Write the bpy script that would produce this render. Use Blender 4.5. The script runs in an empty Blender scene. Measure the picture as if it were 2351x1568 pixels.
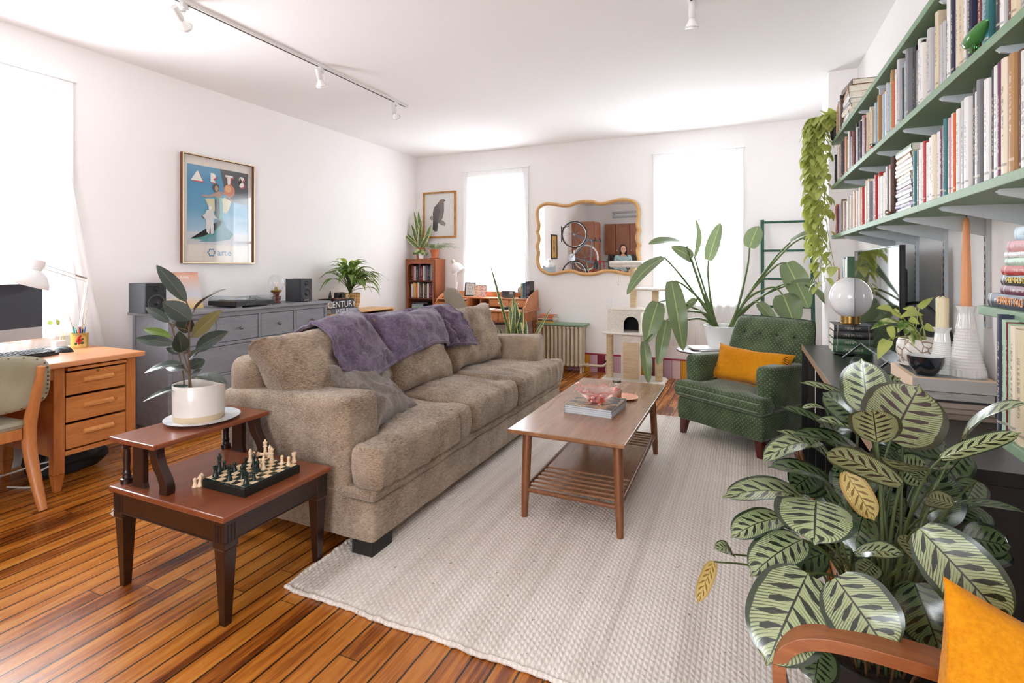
import bpy, bmesh, math, random
from mathutils import Vector, Matrix, Euler, noise
random.seed(7)
C = bpy.context.scene
COL = C.collection
PI = math.pi
R = math.radians

# ------------------------------------------------------------------ camera, sky, light, exposure
FPX, CX, HZ, YAW, EYE = 1205.0, 1175.5, 611.0, R(24.05), 1.30
cam_d = bpy.data.cameras.new('camera'); cam = bpy.data.objects.new('camera', cam_d); COL.objects.link(cam)
cam.location = (0, 0, EYE); cam.rotation_euler = (PI/2, 0, YAW)
cam_d.sensor_width = 36; cam_d.lens = FPX*36/2351; cam_d.shift_y = -(784-HZ)/2351
cam_d.clip_start = 0.05
C.camera = cam
w = bpy.data.worlds.new('sky'); C.world = w; w.use_nodes = True
w.node_tree.nodes['Background'].inputs[0].default_value = (0.88, 0.95, 1.0, 1)
w.node_tree.nodes['Background'].inputs[1].default_value = 3.2
C.view_settings.view_transform = 'Standard'; C.view_settings.look = 'None'
C.view_settings.gamma = 1; C.view_settings.use_curve_mapping = False
C.view_settings.exposure = 0.83
C.cycles.max_bounces = 12; C.cycles.diffuse_bounces = 7; C.cycles.transparent_max_bounces = 24
C.cycles.sample_clamp_indirect = 6.0

def window_light(name, loc, rot, sx, sy, power, col=(0.89, 0.945, 1.0)):
    d = bpy.data.lights.new(name, 'AREA'); d.shape = 'RECTANGLE'; d.size = sx; d.size_y = sy
    d.energy = power; d.color = col
    o = bpy.data.objects.new(name, d); COL.objects.link(o); o.location = loc; o.rotation_euler = rot
    return o
# daylight outside each window of the room (left, two far, plus fill at an added, unseen one behind the camera)
window_light('daylight_left', (-4.62, 1.55, 1.75), (0, -PI/2, 0), 1.7, 1.0, 78)
window_light('daylight_far_left', (-3.07, 6.66, 1.75), (-PI/2, 0, 0), 0.9, 1.7, 40)
window_light('daylight_far_right', (-0.51, 6.66, 1.75), (-PI/2, 0, 0), 0.9, 1.7, 56)
window_light('added_fill_near', (-0.7, -2.95, 1.65), (PI/2, 0, 0), 1.8, 1.7, 58, (0.93, 0.96, 1))  # fill lamp added on the camera side to brighten the room

# room: x from LX (left wall) to RX (right wall), y from NY (kitchen wall) to FY (far wall)
LX, RX, NY, FY, CH = -4.32, 0.80, -2.60, 6.33, 2.855

_c, _s = math.cos(YAW), math.sin(YAW)
def ray(px, py):
    r = (px-CX)/FPX; u = (HZ-py)/FPX
    return Vector((r*_c-_s, r*_s+_c, u))
def on(px, py, axis, val):            # point of the plane axis = val seen at that place in the photograph
    d = ray(px, py); o = Vector((0, 0, EYE)); i = 'XYZ'.index(axis)
    return o + d*((val-o[i])/d[i])
def dep(px, py, fwd):                 # point at that distance in front of the eye
    return Vector((0, 0, EYE)) + ray(px, py)*fwd

# ------------------------------------------------------------------ materials
def lin(c):
    return tuple((v/12.92 if v <= 0.04045 else ((v+0.055)/1.055)**2.4) for v in (x/255 for x in c))
def rgba(c): return (*lin(c), 1)
class NT:
    def __init__(s, name):
        s.m = bpy.data.materials.new(name); s.m.use_nodes = True; s.t = s.m.node_tree
        s.b = s.t.nodes['Principled BSDF']; s.out = s.t.nodes['Material Output']
    def n(s, ty, **kw):
        nd = s.t.nodes.new(ty)
        for k, v in kw.items():
            if k.startswith('i_'):
                k2 = k[2:]; k2 = int(k2) if k2.isdigit() else k2.replace('_', ' ')
                s.put(nd.inputs[k2], v)
            else: setattr(nd, k, v)
        return nd
    def put(s, inp, v):
        if isinstance(v, bpy.types.NodeSocket): s.t.links.new(v, inp)
        else: inp.default_value = v
    def math(s, op, a, b=0.0, c=0.0):
        nd = s.t.nodes.new('ShaderNodeMath'); nd.operation = op
        for i, v in enumerate((a, b, c)): s.put(nd.inputs[i], v)
        return nd.outputs[0]
    def mix(s, f, a, b):
        nd = s.t.nodes.new('ShaderNodeMix'); nd.data_type = 'RGBA'
        s.put(nd.inputs[0], f); s.put(nd.inputs[6], a); s.put(nd.inputs[7], b)
        return nd.outputs[2]
    def ramp(s, f, *stops):
        nd = s.t.nodes.new('ShaderNodeValToRGB'); s.put(nd.inputs[0], f)
        e = nd.color_ramp.elements
        while len(e) < len(stops): e.new(0.5)
        for k, (p, c) in enumerate(stops):
            e[k].position = p; e[k].color = c if len(c) == 4 else (*c, 1)
        return nd.outputs[0]
    def coord(s, which='Object', scale=(1, 1, 1), rot=(0, 0, 0), loc=(0, 0, 0)):
        tc = s.t.nodes.new('ShaderNodeTexCoord'); mp = s.t.nodes.new('ShaderNodeMapping')
        mp.inputs['Scale'].default_value = scale; mp.inputs['Rotation'].default_value = rot; mp.inputs['Location'].default_value = loc
        s.t.links.new(tc.outputs[which], mp.inputs[0]); return mp.outputs[0]
    def noise(s, vec, scale=5, detail=3, rough=0.55, dist=0.0):
        nd = s.n('ShaderNodeTexNoise', i_Vector=vec, i_Scale=scale, i_Detail=detail, i_Roughness=rough, i_Distortion=dist)
        return nd.outputs[0]
    def bump(s, h, strength=0.3, dist=0.01):
        nd = s.n('ShaderNodeBump', i_Height=h, i_Strength=strength, i_Distance=dist)
        s.t.links.new(nd.outputs[0], s.b.inputs['Normal']); return nd.outputs[0]
    def set(s, **kw):
        for k, v in kw.items(): s.put(s.b.inputs[k.replace('_', ' ')], v)
        return s
_mc = {}
def pm(name, c, rough=0.5, metal=0.0, spec=0.5, coat=0.0, **kw):
    if name in _mc: return _mc[name]
    t = NT(name); t.set(Base_Color=rgba(c), Roughness=rough, Metallic=metal)
    t.b.inputs['Specular IOR Level'].default_value = spec
    t.b.inputs['Coat Weight'].default_value = coat
    for k, v in kw.items(): t.put(t.b.inputs[k.replace('_', ' ')], v)
    _mc[name] = t.m; return t.m
def mottled(name, c1, c2, scale=6, rough=0.6, bump=0.0, bscale=60, stretch=(1, 1, 1), spec=0.5, detail=4, sheen=0.0, bdist=0.004):
    if name in _mc: return _mc[name]
    t = NT(name); v = t.coord('Object', stretch)
    f = t.noise(v, scale, detail)
    t.set(Base_Color=t.ramp(f, (0.32, rgba(c1)), (0.68, rgba(c2))), Roughness=rough)
    t.b.inputs['Specular IOR Level'].default_value = spec
    t.b.inputs['Sheen Weight'].default_value = sheen
    if bump: t.bump(t.noise(v, bscale, 3), bump, bdist)
    _mc[name] = t.m; return t.m
def wood(name, c1, c2, grain=(1, 1, 14), scale=3.0, rough=0.4, coat=0.0, bump=0.05, c3=None):
    if name in _mc: return _mc[name]
    t = NT(name); v = t.coord('Object', grain)
    a = t.noise(v, scale, 6, 0.6, 0.8); b = t.noise(v, scale*6, 4, 0.6)
    f = t.math('ADD', t.math('MULTIPLY', a, 0.7), t.math('MULTIPLY', b, 0.3))
    t.set(Base_Color=t.ramp(f, (0.34, rgba(c1)), (0.66, rgba(c2))), Roughness=rough)
    t.b.inputs['Coat Weight'].default_value = coat
    t.b.inputs['Coat Roughness'].default_value = 0.2
    if bump: t.bump(b, bump, 0.003)
    _mc[name] = t.m; return t.m
def pane(name, tint=(1, 1, 1), gloss=0.08, rough=0.0, gcol=(1, 1, 1)):
    if name in _mc: return _mc[name]
    t = NT(name)
    tr = t.n('ShaderNodeBsdfTransparent'); tr.inputs[0].default_value = (*tint, 1)
    gl = t.n('ShaderNodeBsdfGlossy'); gl.inputs['Roughness'].default_value = rough; gl.inputs[0].default_value = (*gcol, 1)
    lw = t.n('ShaderNodeLayerWeight')
    fac = t.math('MINIMUM', t.math('ADD', t.math('MULTIPLY', t.math('POWER', lw.outputs['Facing'], 5.0), 0.85), gloss+0.02), 1.0)
    mx = t.n('ShaderNodeMixShader'); t.put(mx.inputs[0], fac)
    t.t.links.new(tr.outputs[0], mx.inputs[1]); t.t.links.new(gl.outputs[0], mx.inputs[2])
    t.t.links.new(mx.outputs[0], t.out.inputs[0])
    _mc[name] = t.m; return t.m
def sheer(name, c, transp=0.35):
    t = NT(name)
    tr = t.n('ShaderNodeBsdfTransparent'); tl = t.n('ShaderNodeBsdfTranslucent'); df = t.n('ShaderNodeBsdfDiffuse')
    tl.inputs[0].default_value = rgba(c); df.inputs[0].default_value = rgba(c)
    m1 = t.n('ShaderNodeMixShader'); m1.inputs[0].default_value = 0.5
    t.t.links.new(tl.outputs[0], m1.inputs[1]); t.t.links.new(df.outputs[0], m1.inputs[2])
    m2 = t.n('ShaderNodeMixShader'); m2.inputs[0].default_value = transp
    t.t.links.new(m1.outputs[0], m2.inputs[1]); t.t.links.new(tr.outputs[0], m2.inputs[2])
    t.t.links.new(m2.outputs[0], t.out.inputs[0]); return t.m
def leafmat(name, build, rough=0.35, transl=0.25, tcol=(140, 165, 90), spec=0.5):
    """build(t, u, v) -> colour socket; u runs along the leaf (0..1), v across it (-1..1)"""
    t = NT(name)
    uv = t.n('ShaderNodeUVMap'); uv.uv_map = 'UVMap'
    sp = t.n('ShaderNodeSeparateXYZ'); t.t.links.new(uv.outputs[0], sp.inputs[0])
    u = sp.outputs[0]; v = t.math('SUBTRACT', t.math('MULTIPLY', sp.outputs[1], 2.0), 1.0)
    col = build(t, u, v)
    t.set(Base_Color=col, Roughness=rough); t.b.inputs['Specular IOR Level'].default_value = spec
    tl = t.n('ShaderNodeBsdfTranslucent')
    t.put(tl.inputs[0], t.mix(0.5, col, rgba(tcol)))
    mx = t.n('ShaderNodeMixShader'); mx.inputs[0].default_value = transl
    t.t.links.new(t.b.outputs[0], mx.inputs[1]); t.t.links.new(tl.outputs[0], mx.inputs[2])
    t.t.links.new(mx.outputs[0], t.out.inputs[0])
    return t.m

# ------------------------------------------------------------------ mesh builder
class MB:
    def __init__(s): s.v = []; s.f = []; s.mi = []; s.sm = []; s.uv = []
    def add(s, vs, fs, mi=0, smooth=False, M=None, uvs=None):
        o = len(s.v)
        s.v += [(M @ Vector(p)) if M is not None else Vector(p) for p in vs]
        for k, f in enumerate(fs):
            s.f.append([i+o for i in f]); s.mi.append(mi); s.sm.append(smooth)
            s.uv.append([uvs[i] for i in f] if uvs else None)
        return s
    def box(s, x0, x1, y0, y1, z0, z1, mi=0, M=None):
        vs = [(x, y, z) for z in (z0, z1) for y in (y0, y1) for x in (x0, x1)]
        fs = [(0, 2, 3, 1), (4, 5, 7, 6), (0, 1, 5, 4), (2, 6, 7, 3), (0, 4, 6, 2), (1, 3, 7, 5)]
        return s.add(vs, fs, mi, False, M)
    def cbox(s, c, d, rot=(0, 0, 0), mi=0):
        M = Matrix.Translation(c) @ Euler(rot).to_matrix().to_4x4()
        return s.box(-d[0]/2, d[0]/2, -d[1]/2, d[1]/2, -d[2]/2, d[2]/2, mi, M)
    def tube(s, pts, rad, n=8, mi=0, smooth=True, caps=True, closed=False):
        pts = [Vector(p) for p in pts]; m = len(pts)
        rs = rad if isinstance(rad, (list, tuple)) else [rad]*m
        T = []
        for i in range(m):
            if closed: d = pts[(i+1) % m]-pts[i-1]
            else: d = pts[min(i+1, m-1)]-pts[max(i-1, 0)]
            T.append(d.normalized() if d.length > 1e-9 else Vector((0, 0, 1)))
        ref = Vector((0, 0, 1)) if abs(T[0].z) < 0.9 else Vector((1, 0, 0))
        nrm = (ref-T[0]*ref.dot(T[0])).normalized()
        vs = []
        for i in range(m):
            nrm = nrm-T[i]*nrm.dot(T[i])
            nrm = nrm.normalized() if nrm.length > 1e-6 else T[i].orthogonal().normalized()
            b = T[i].cross(nrm)
            for k in range(n):
                a = 2*PI*k/n
                vs.append(pts[i]+(nrm*math.cos(a)+b*math.sin(a))*rs[i])
        fs = []
        for i in range(m if closed else m-1):
            for k in range(n):
                j = (i+1) % m
                fs.append((i*n+k, i*n+(k+1) % n, j*n+(k+1) % n, j*n+k))
        if caps and not closed:
            fs.append(tuple(range(n-1, -1, -1))); fs.append(tuple((m-1)*n+k for k in range(n)))
        return s.add(vs, fs, mi, smooth)
    def lathe(s, prof, n=24, c=(0, 0, 0), M=None, mi=0, smooth=True, capb=True, capt=True, sx=1, sy=1):
        vs = []; fs = []
        for r, z in prof:
            for k in range(n):
                a = 2*PI*k/n
                vs.append((c[0]+sx*r*math.cos(a), c[1]+sy*r*math.sin(a), c[2]+z))
        for i in range(len(prof)-1):
            for k in range(n):
                fs.append((i*n+k, i*n+(k+1) % n, (i+1)*n+(k+1) % n, (i+1)*n+k))
        if capb: fs.append(tuple(range(n-1, -1, -1)))
        if capt: fs.append(tuple((len(prof)-1)*n+k for k in range(n)))
        return s.add(vs, fs, mi, smooth, M)
    def cyl(s, p0, p1, r0, r1=None, n=12, mi=0, smooth=True):
        return s.tube([p0, p1], [r0, r1 if r1 is not None else r0], n, mi, smooth)
    def ball(s, c, r, nu=16, nv=10, mi=0, M=None):
        rx, ry, rz = r if isinstance(r, (tuple, list)) else (r, r, r)
        prof = [(math.sin(PI*i/nv), -math.cos(PI*i/nv)) for i in range(nv+1)]
        vs = []; fs = []
        for a, z in prof:
            for k in range(nu):
                vs.append((c[0]+rx*a*math.cos(2*PI*k/nu), c[1]+ry*a*math.sin(2*PI*k/nu), c[2]+rz*z))
        for i in range(nv):
            for k in range(nu):
                fs.append((i*nu+k, i*nu+(k+1) % nu, (i+1)*nu+(k+1) % nu, (i+1)*nu+k))
        return s.add(vs, fs, mi, True, M)
    def prism(s, poly, d0, d1, M=None, mi=0, smooth=False):
        """poly in local xy, extruded along local z"""
        n = len(poly)
        vs = [(x, y, d0) for x, y in poly]+[(x, y, d1) for x, y in poly]
        fs = [tuple(range(n-1, -1, -1)), tuple(range(n, 2*n))]+[(i, (i+1) % n, n+(i+1) % n, n+i) for i in range(n)]
        return s.add(vs, fs, mi, smooth, M)
    def grid(s, fn, nu, nv, mi=0, smooth=True, closeu=False, M=None):
        vs = [fn(i/nu, j/nv) for j in range(nv+1) for i in range(nu+1)]
        uvs = [(i/nu, j/nv) for j in range(nv+1) for i in range(nu+1)]
        fs = [(j*(nu+1)+i, j*(nu+1)+i+1, (j+1)*(nu+1)+i+1, (j+1)*(nu+1)+i) for j in range(nv) for i in range(nu)]
        return s.add(vs, fs, mi, smooth, M, uvs)
    def build(s, name, mat, parent=None, bev=0.0, world=False, seg=2, sub=0, solid=0.0, angle=40):
        off = Vector(parent.matrix_world.translation) if (world and parent is not None) else Vector((0, 0, 0))
        me = bpy.data.meshes.new(name)
        me.from_pydata([p-off for p in s.v], [], s.f)
        mats = mat if isinstance(mat, (list, tuple)) else [mat]
        for m in mats: me.materials.append(m)
        me.polygons.foreach_set('material_index', s.mi); me.polygons.foreach_set('use_smooth', s.sm)
        if any(s.uv):
            l = me.uv_layers.new(name='UVMap'); k = 0; flat = []
            for f, u in zip(s.f, s.uv):
                for q in range(len(f)): flat += list(u[q]) if u else [0, 0]
            l.data.foreach_set('uv', flat)
        me.update()
        if any(s.sm): me.set_sharp_from_angle(angle=R(angle))
        o = bpy.data.objects.new(name, me); COL.objects.link(o)
        if parent is not None: o.parent = parent
        if solid:
            m = o.modifiers.new('solid', 'SOLIDIFY'); m.thickness = solid; m.offset = 0
        if bev:
            m = o.modifiers.new('bevel', 'BEVEL'); m.width = bev; m.segments = seg; m.limit_method = 'ANGLE'; m.angle_limit = R(35)
        if sub:
            m = o.modifiers.new('sub', 'SUBSURF'); m.levels = sub; m.render_levels = sub
        return o

def tag(o, label=None, cat=None, group=None, kind=None):
    if label: o['label'] = label
    if cat: o['category'] = cat
    if group: o['group'] = group
    if kind: o['kind'] = kind
    return o
def thing(name, label, cat, loc=(0, 0, 0), rz=0.0, group=None, rot=None):
    o = bpy.data.objects.new(name, None); COL.objects.link(o)
    o.location = loc; o.rotation_euler = rot if rot else (0, 0, rz)
    o.empty_display_size = 0.1
    o.matrix_world = Matrix.Translation(loc) @ Euler(o.rotation_euler).to_matrix().to_4x4()
    return tag(o, label, cat, group)
def dup(root, loc, rz=None, label=None, group=None, rot=None):
    r = root.copy(); COL.objects.link(r); r.location = loc
    if rz is not None: r.rotation_euler = (0, 0, rz)
    if rot is not None: r.rotation_euler = rot
    if label: r['label'] = label
    if group: r['group'] = group
    for ch in list(root.children):
        c = ch.copy(); COL.objects.link(c); c.parent = r
        for g in list(ch.children):
            d = g.copy(); COL.objects.link(d); d.parent = c
    return r
def struct(mb, name, mat, **kw):
    o = mb.build(name, mat, **kw); o['kind'] = 'structure'; return o
def text(name, body, mat, size, M, parent=None, depth=0.0004, align='CENTER', world=False, sx=1.0):
    cu = bpy.data.curves.new(name, 'FONT'); cu.body = body; cu.size = size; cu.extrude = depth
    cu.align_x = align; cu.align_y = 'CENTER'; cu.materials.append(mat)
    tmp = bpy.data.objects.new(name, cu); COL.objects.link(tmp)
    dg = bpy.context.evaluated_depsgraph_get()
    me = bpy.data.meshes.new_from_object(tmp.evaluated_get(dg)); me.name = name
    bpy.data.objects.remove(tmp); bpy.data.curves.remove(cu)
    o = bpy.data.objects.new(name, me); COL.objects.link(o)
    M = M @ Matrix.Diagonal((sx, 1, 1, 1))
    if parent is not None:
        o.parent = parent
        if world: M = Matrix.Translation(-Vector(parent.matrix_world.translation)) @ M
    o.matrix_local = M
    return o
def frame(origin, xdir, ydir):
    x = Vector(xdir).normalized(); y = Vector(ydir).normalized(); z = x.cross(y)
    M = Matrix((x, y, z)).transposed().to_4x4(); M.translation = Vector(origin); return M
def fbm(p, s=1.0, o=3):
    return noise.fractal(Vector(p)*s, 1.0, 2.0, o)
def rounded_outline(pts, r, seg=6, step=0.04):
    """rounds the corners of a closed 2D outline and samples its sides"""
    n = len(pts); out = []
    P_ = [Vector(p) for p in pts]
    for i in range(n):
        a, b, c = P_[i-1], P_[i], P_[(i+1) % n]
        d1 = (a-b).normalized(); d2 = (c-b).normalized()
        rr = min(r, (a-b).length*0.45, (c-b).length*0.45)
        p1 = b+d1*rr; p2 = b+d2*rr
        for k in range(seg+1):
            t = k/seg
            out.append(p1*(1-t)**2+b*2*t*(1-t)+p2*t*t)
        nx = P_[(i+1) % n]; nn = P_[(i+2) % n]
        r2 = min(r, (b-nx).length*0.45, (nn-nx).length*0.45)
        q = nx+(b-nx).normalized()*r2
        L = (q-p2).length; m = int(L/step)
        for k in range(1, m): out.append(p2.lerp(q, k/m))
    return out
def cushion(mb, pts, z0, z1, edge=0.06, crown=0.02, r=0.06, wob=0.006, seed=0.0, wscale=6, mi=0, step=0.04, M=None, stretch=None):
    """a filled cushion over a 2D outline: rounded edges, a slightly crowned top, uneven cloth"""
    ol = rounded_outline(pts, r, 6, step); n = len(ol)
    nrm = []
    for i in range(n):
        d = (ol[(i+1) % n]-ol[i-1]).normalized(); nrm.append(Vector((d.y, -d.x)))
    area = sum(ol[i].x*ol[(i+1) % n].y-ol[(i+1) % n].x*ol[i].y for i in range(n))
    if area < 0: nrm = [-k for k in nrm]
    h = z1-z0; e = min(edge, h/2)
    prof = [(-e*2.2, z0), (-e, z0)]
    K = 5
    for k in range(1, K+1):
        a = PI/2*k/K; prof.append((-e+e*math.sin(a), z0+e-e*math.cos(a)))
    mids = 4
    for k in range(1, mids): prof.append((0.006*math.sin(PI*k/mids), z0+e+(h-2*e)*k/mids))
    for k in range(K+1):
        a = PI/2*k/K; prof.append((-e+e*math.cos(a), z1-e+e*math.sin(a)))
    prof += [(-e*1.25, z1+crown*0.12)]
    vs = []; fs = []
    def wv(q):
        return fbm(Vector((q.x*(stretch[0] if stretch else 1), q.y*(stretch[1] if stretch else 1), q.z*(stretch[2] if stretch else 1)))+Vector((seed*7.1, seed*3.3, seed)), wscale, 3)*wob
    for ins, z in prof:
        for i in range(n):
            p = ol[i]+nrm[i]*ins; q = Vector((p.x, p.y, z)); w_ = wv(q)
            vs.append(q+Vector((nrm[i].x*w_, nrm[i].y*w_, w_*(1 if z > (z0+z1)/2 else -0.3))))
    m = len(prof)
    for a in range(m-1):
        for i in range(n):
            j = (i+1) % n; fs.append((a*n+i, a*n+j, (a+1)*n+j, (a+1)*n+i))
    # top: a triangulated field inside the last ring, crowned towards its middle
    from mathutils.geometry import delaunay_2d_cdt
    ring = [ol[i]+nrm[i]*prof[-1][0] for i in range(n)]
    def inside(p):
        c_ = False
        for i in range(n):
            a, b = ring[i], ring[(i+1) % n]
            if (a.y > p.y) != (b.y > p.y) and p.x < (b.x-a.x)*(p.y-a.y)/(b.y-a.y)+a.x: c_ = not c_
        return c_
    xs = [p.x for p in ring]; ys = [p.y for p in ring]; st_ = max(0.03, step*1.2); ins_p = []
    ix = int((max(xs)-min(xs))/st_)+1; iy = int((max(ys)-min(ys))/st_)+1
    for a in range(ix):
        for b in range(iy):
            p = Vector((min(xs)+(a+0.5)*st_, min(ys)+(b+0.5)*st_))
            if inside(p) and min((p-k).length for k in ring) > st_*0.5: ins_p.append(p)
    rv, _e, rf, ov, _oe, _of = delaunay_2d_cdt(ring+ins_p, [], [list(range(n))], 1, 1e-6)
    base = (m-1)*n; idx = []
    for k, p in enumerate(rv):
        src = [q for q in ov[k] if q < n]
        if src: idx.append(base+src[0])
        else:
            d_ = min((p-q).length for q in ring); q = Vector((p.x, p.y, z1+crown*(0.12+0.88*min(1, d_/0.16)**0.7)))
            vs.append(q+Vector((0, 0, wv(q)))); idx.append(len(vs)-1)
    flip = area < 0
    if flip: fs = [tuple(reversed(f)) for f in fs]
    for f in rf:
        a, b, c_ = (rv[f[0]], rv[f[1]], rv[f[2]]); ccw = (b.x-a.x)*(c_.y-a.y)-(b.y-a.y)*(c_.x-a.x) > 0
        g = [idx[q] for q in f]; fs.append(tuple(g if ccw else g[::-1]))
    if wob > 0 or crown > 0 or True: fs.append(tuple(range(n-1, -1, -1)) if not flip else tuple(range(n)))
    return mb.add(vs, fs, mi, True, M)
def pillow(mb, w_, h_, t_, M, seed=0, wob=0.012, n=28, pw=0.45, pinch=0.10, mi=0, wscale=5, crease=0.0, ex=4.0):
    """two-sided stuffed pillow in local xz, thickness along y"""
    vs = []; fs = []
    def pt(i, j, side):
        a = 2*i/n-1; b = 2*j/n-1
        x = a*w_/2*(1-pinch*(1-abs(a))*0-pinch*(1-b*b)*abs(a)**3*0.6+pinch*0.3*abs(b)**4*abs(a))
        z = b*h_/2*(1-pinch*(1-a*a)*abs(b)**3*0.6+pinch*0.3*abs(a)**4*abs(b))
        f = (max(0, 1-abs(a)**ex)*max(0, 1-abs(b)**ex))**pw
        p = Vector((x, 0, z))
        th = t_/2*f
        q = fbm((x+seed*3.7, side*2.0+seed, z), wscale, 4)
        th += wob*q*(0.25+f)
        if crease:
            th += crease*f*math.sin(9*b+3*a*b+seed+4*q)*abs(a)**2
        e = fbm((x*1.0+seed, 5.0, z), 4, 2)*wob*0.8
        return (x, side*th, z+e)
    for side in (-1, 1):
        o = len(vs)
        for j in range(n+1):
            for i in range(n+1): vs.append(pt(i, j, side))
        for j in range(n):
            for i in range(n):
                f = (o+j*(n+1)+i, o+j*(n+1)+i+1, o+(j+1)*(n+1)+i+1, o+(j+1)*(n+1)+i)
                fs.append(f if side < 0 else tuple(reversed(f)))
    # close the rim
    N = (n+1)*(n+1)
    rim = [j for j in range(n+1)]+[j*(n+1)+n for j in range(1, n+1)]+[n*(n+1)+i for i in range(n-1, -1, -1)]+[j*(n+1) for j in range(n-1, 0, -1)]
    for k in range(len(rim)):
        a, b = rim[k], rim[(k+1) % len(rim)]
        fs.append((b, a, N+a, N+b))
    return mb.add(vs, fs, mi, True, M)
def leaf(mb, base, tip, width, nrm, arch=0.0, fold=0.15, shape='oval', nu=14, nv=6, mi=0, wave=0.0, twist=0.0, droop=0.0, seed=0, split=False):
    """a leaf blade from base to tip; nrm = the way its upper face looks; arch bows it along its length"""
    base = Vector(base); tip = Vector(tip); ax = tip-base; L = ax.length; d = ax/L
    nn = Vector(nrm); nn = (nn-d*nn.dot(d)); nn = nn.normalized() if nn.length > 1e-4 else d.orthogonal().normalized()
    sd = d.cross(nn)
    prof = {'oval': lambda u: math.sin(PI*min(1, u**0.85*1.0))**0.75 if 0 < u < 1 else 0.0,
            'round': lambda u: max(0, (1-abs(2*u-0.92)**2.6/1.0))**0.62 if u < 0.96 else max(0, (1-u)/0.04)*0.36,
            'lance': lambda u: (math.sin(PI*u**0.6))**1.0*1.0 if 0 < u < 1 else 0.0,
            'strap': lambda u: min(1, 0.55+u*1.4)*(1-max(0, (u-0.55)/0.45)**2.0) if u < 1 else 0.0,
            'heart': lambda u: max(0, math.sin(PI*(0.12+0.88*u)**0.62))**0.85 if u < 1 else 0.0,
            'paddle': lambda u: (math.sin(PI*min(1, 0.06+0.94*u)**0.8))**0.55 if 0 <= u < 1 else 0.0}[shape]
    vs = []; uvs = []; fs = []
    for i in range(nu+1):
        u = i/nu; wd = max(prof(u), 0.02 if i else 0.05)*width/2
        c = base+ax*u+nn*(arch*L*math.sin(PI*u)*1.0)-nn*(droop*L*u*u)
        tw = twist*u; s2 = sd*math.cos(tw)+nn*math.sin(tw); n2 = nn*math.cos(tw)-sd*math.sin(tw)
        for j in range(nv+1):
            v = 2*j/nv-1
            wv = wave*width*math.sin(u*9+seed*2.1+(2.0 if v > 0 else 0))*abs(v)**2
            vs.append(c+s2*(v*wd)+n2*(fold*abs(v)*wd+wv)); uvs.append((u, j/nv))
    for i in range(nu):
        for j in range(nv):
            if split and i in split and j in (0, nv-1) : pass
            fs.append((i*(nv+1)+j, i*(nv+1)+j+1, (i+1)*(nv+1)+j+1, (i+1)*(nv+1)+j))
    return mb.add(vs, fs, mi, True, None, uvs)
def bez(p0, p1, p2, n=10):
    p0, p1, p2 = Vector(p0), Vector(p1), Vector(p2)
    return [p0*(1-t)**2+p1*2*t*(1-t)+p2*t*t for t in (k/n for k in range(n+1))]
def catmull(pts, n=6):
    P_ = [Vector(p) for p in pts]; out = []
    for i in range(len(P_)-1):
        a = P_[max(i-1, 0)]; b = P_[i]; c = P_[i+1]; d = P_[min(i+2, len(P_)-1)]
        for k in range(n):
            t = k/n
            out.append(0.5*((2*b)+(c-a)*t+(2*a-5*b+4*c-d)*t*t+(3*b-a-3*c+d)*t**3))
    out.append(P_[-1]); return out
def plate_prof(r, h, th=0.006):
    return [(0.0, 0.0), (r*0.55, 0.0), (r*0.6, 0.002), (r, h), (r, h+th*0.5), (r*0.62, th+0.001), (0.0, th)]
def pot_prof(rb, rt, h, th=0.008, lip=0.0, lh=0.0):
    p = [(0, 0), (rb, 0)]
    if lip:
        zl = h-lh; rl = rb+(rt-rb)*zl/h
        p += [(rl, zl), (rl+lip, zl), (rt+lip, h)]
    else: p += [(rt, h)]
    p += [(rt-th, h), (rt-th-0.004, h-0.03), (rt-th-0.006, h-0.04)]
    return p
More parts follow.
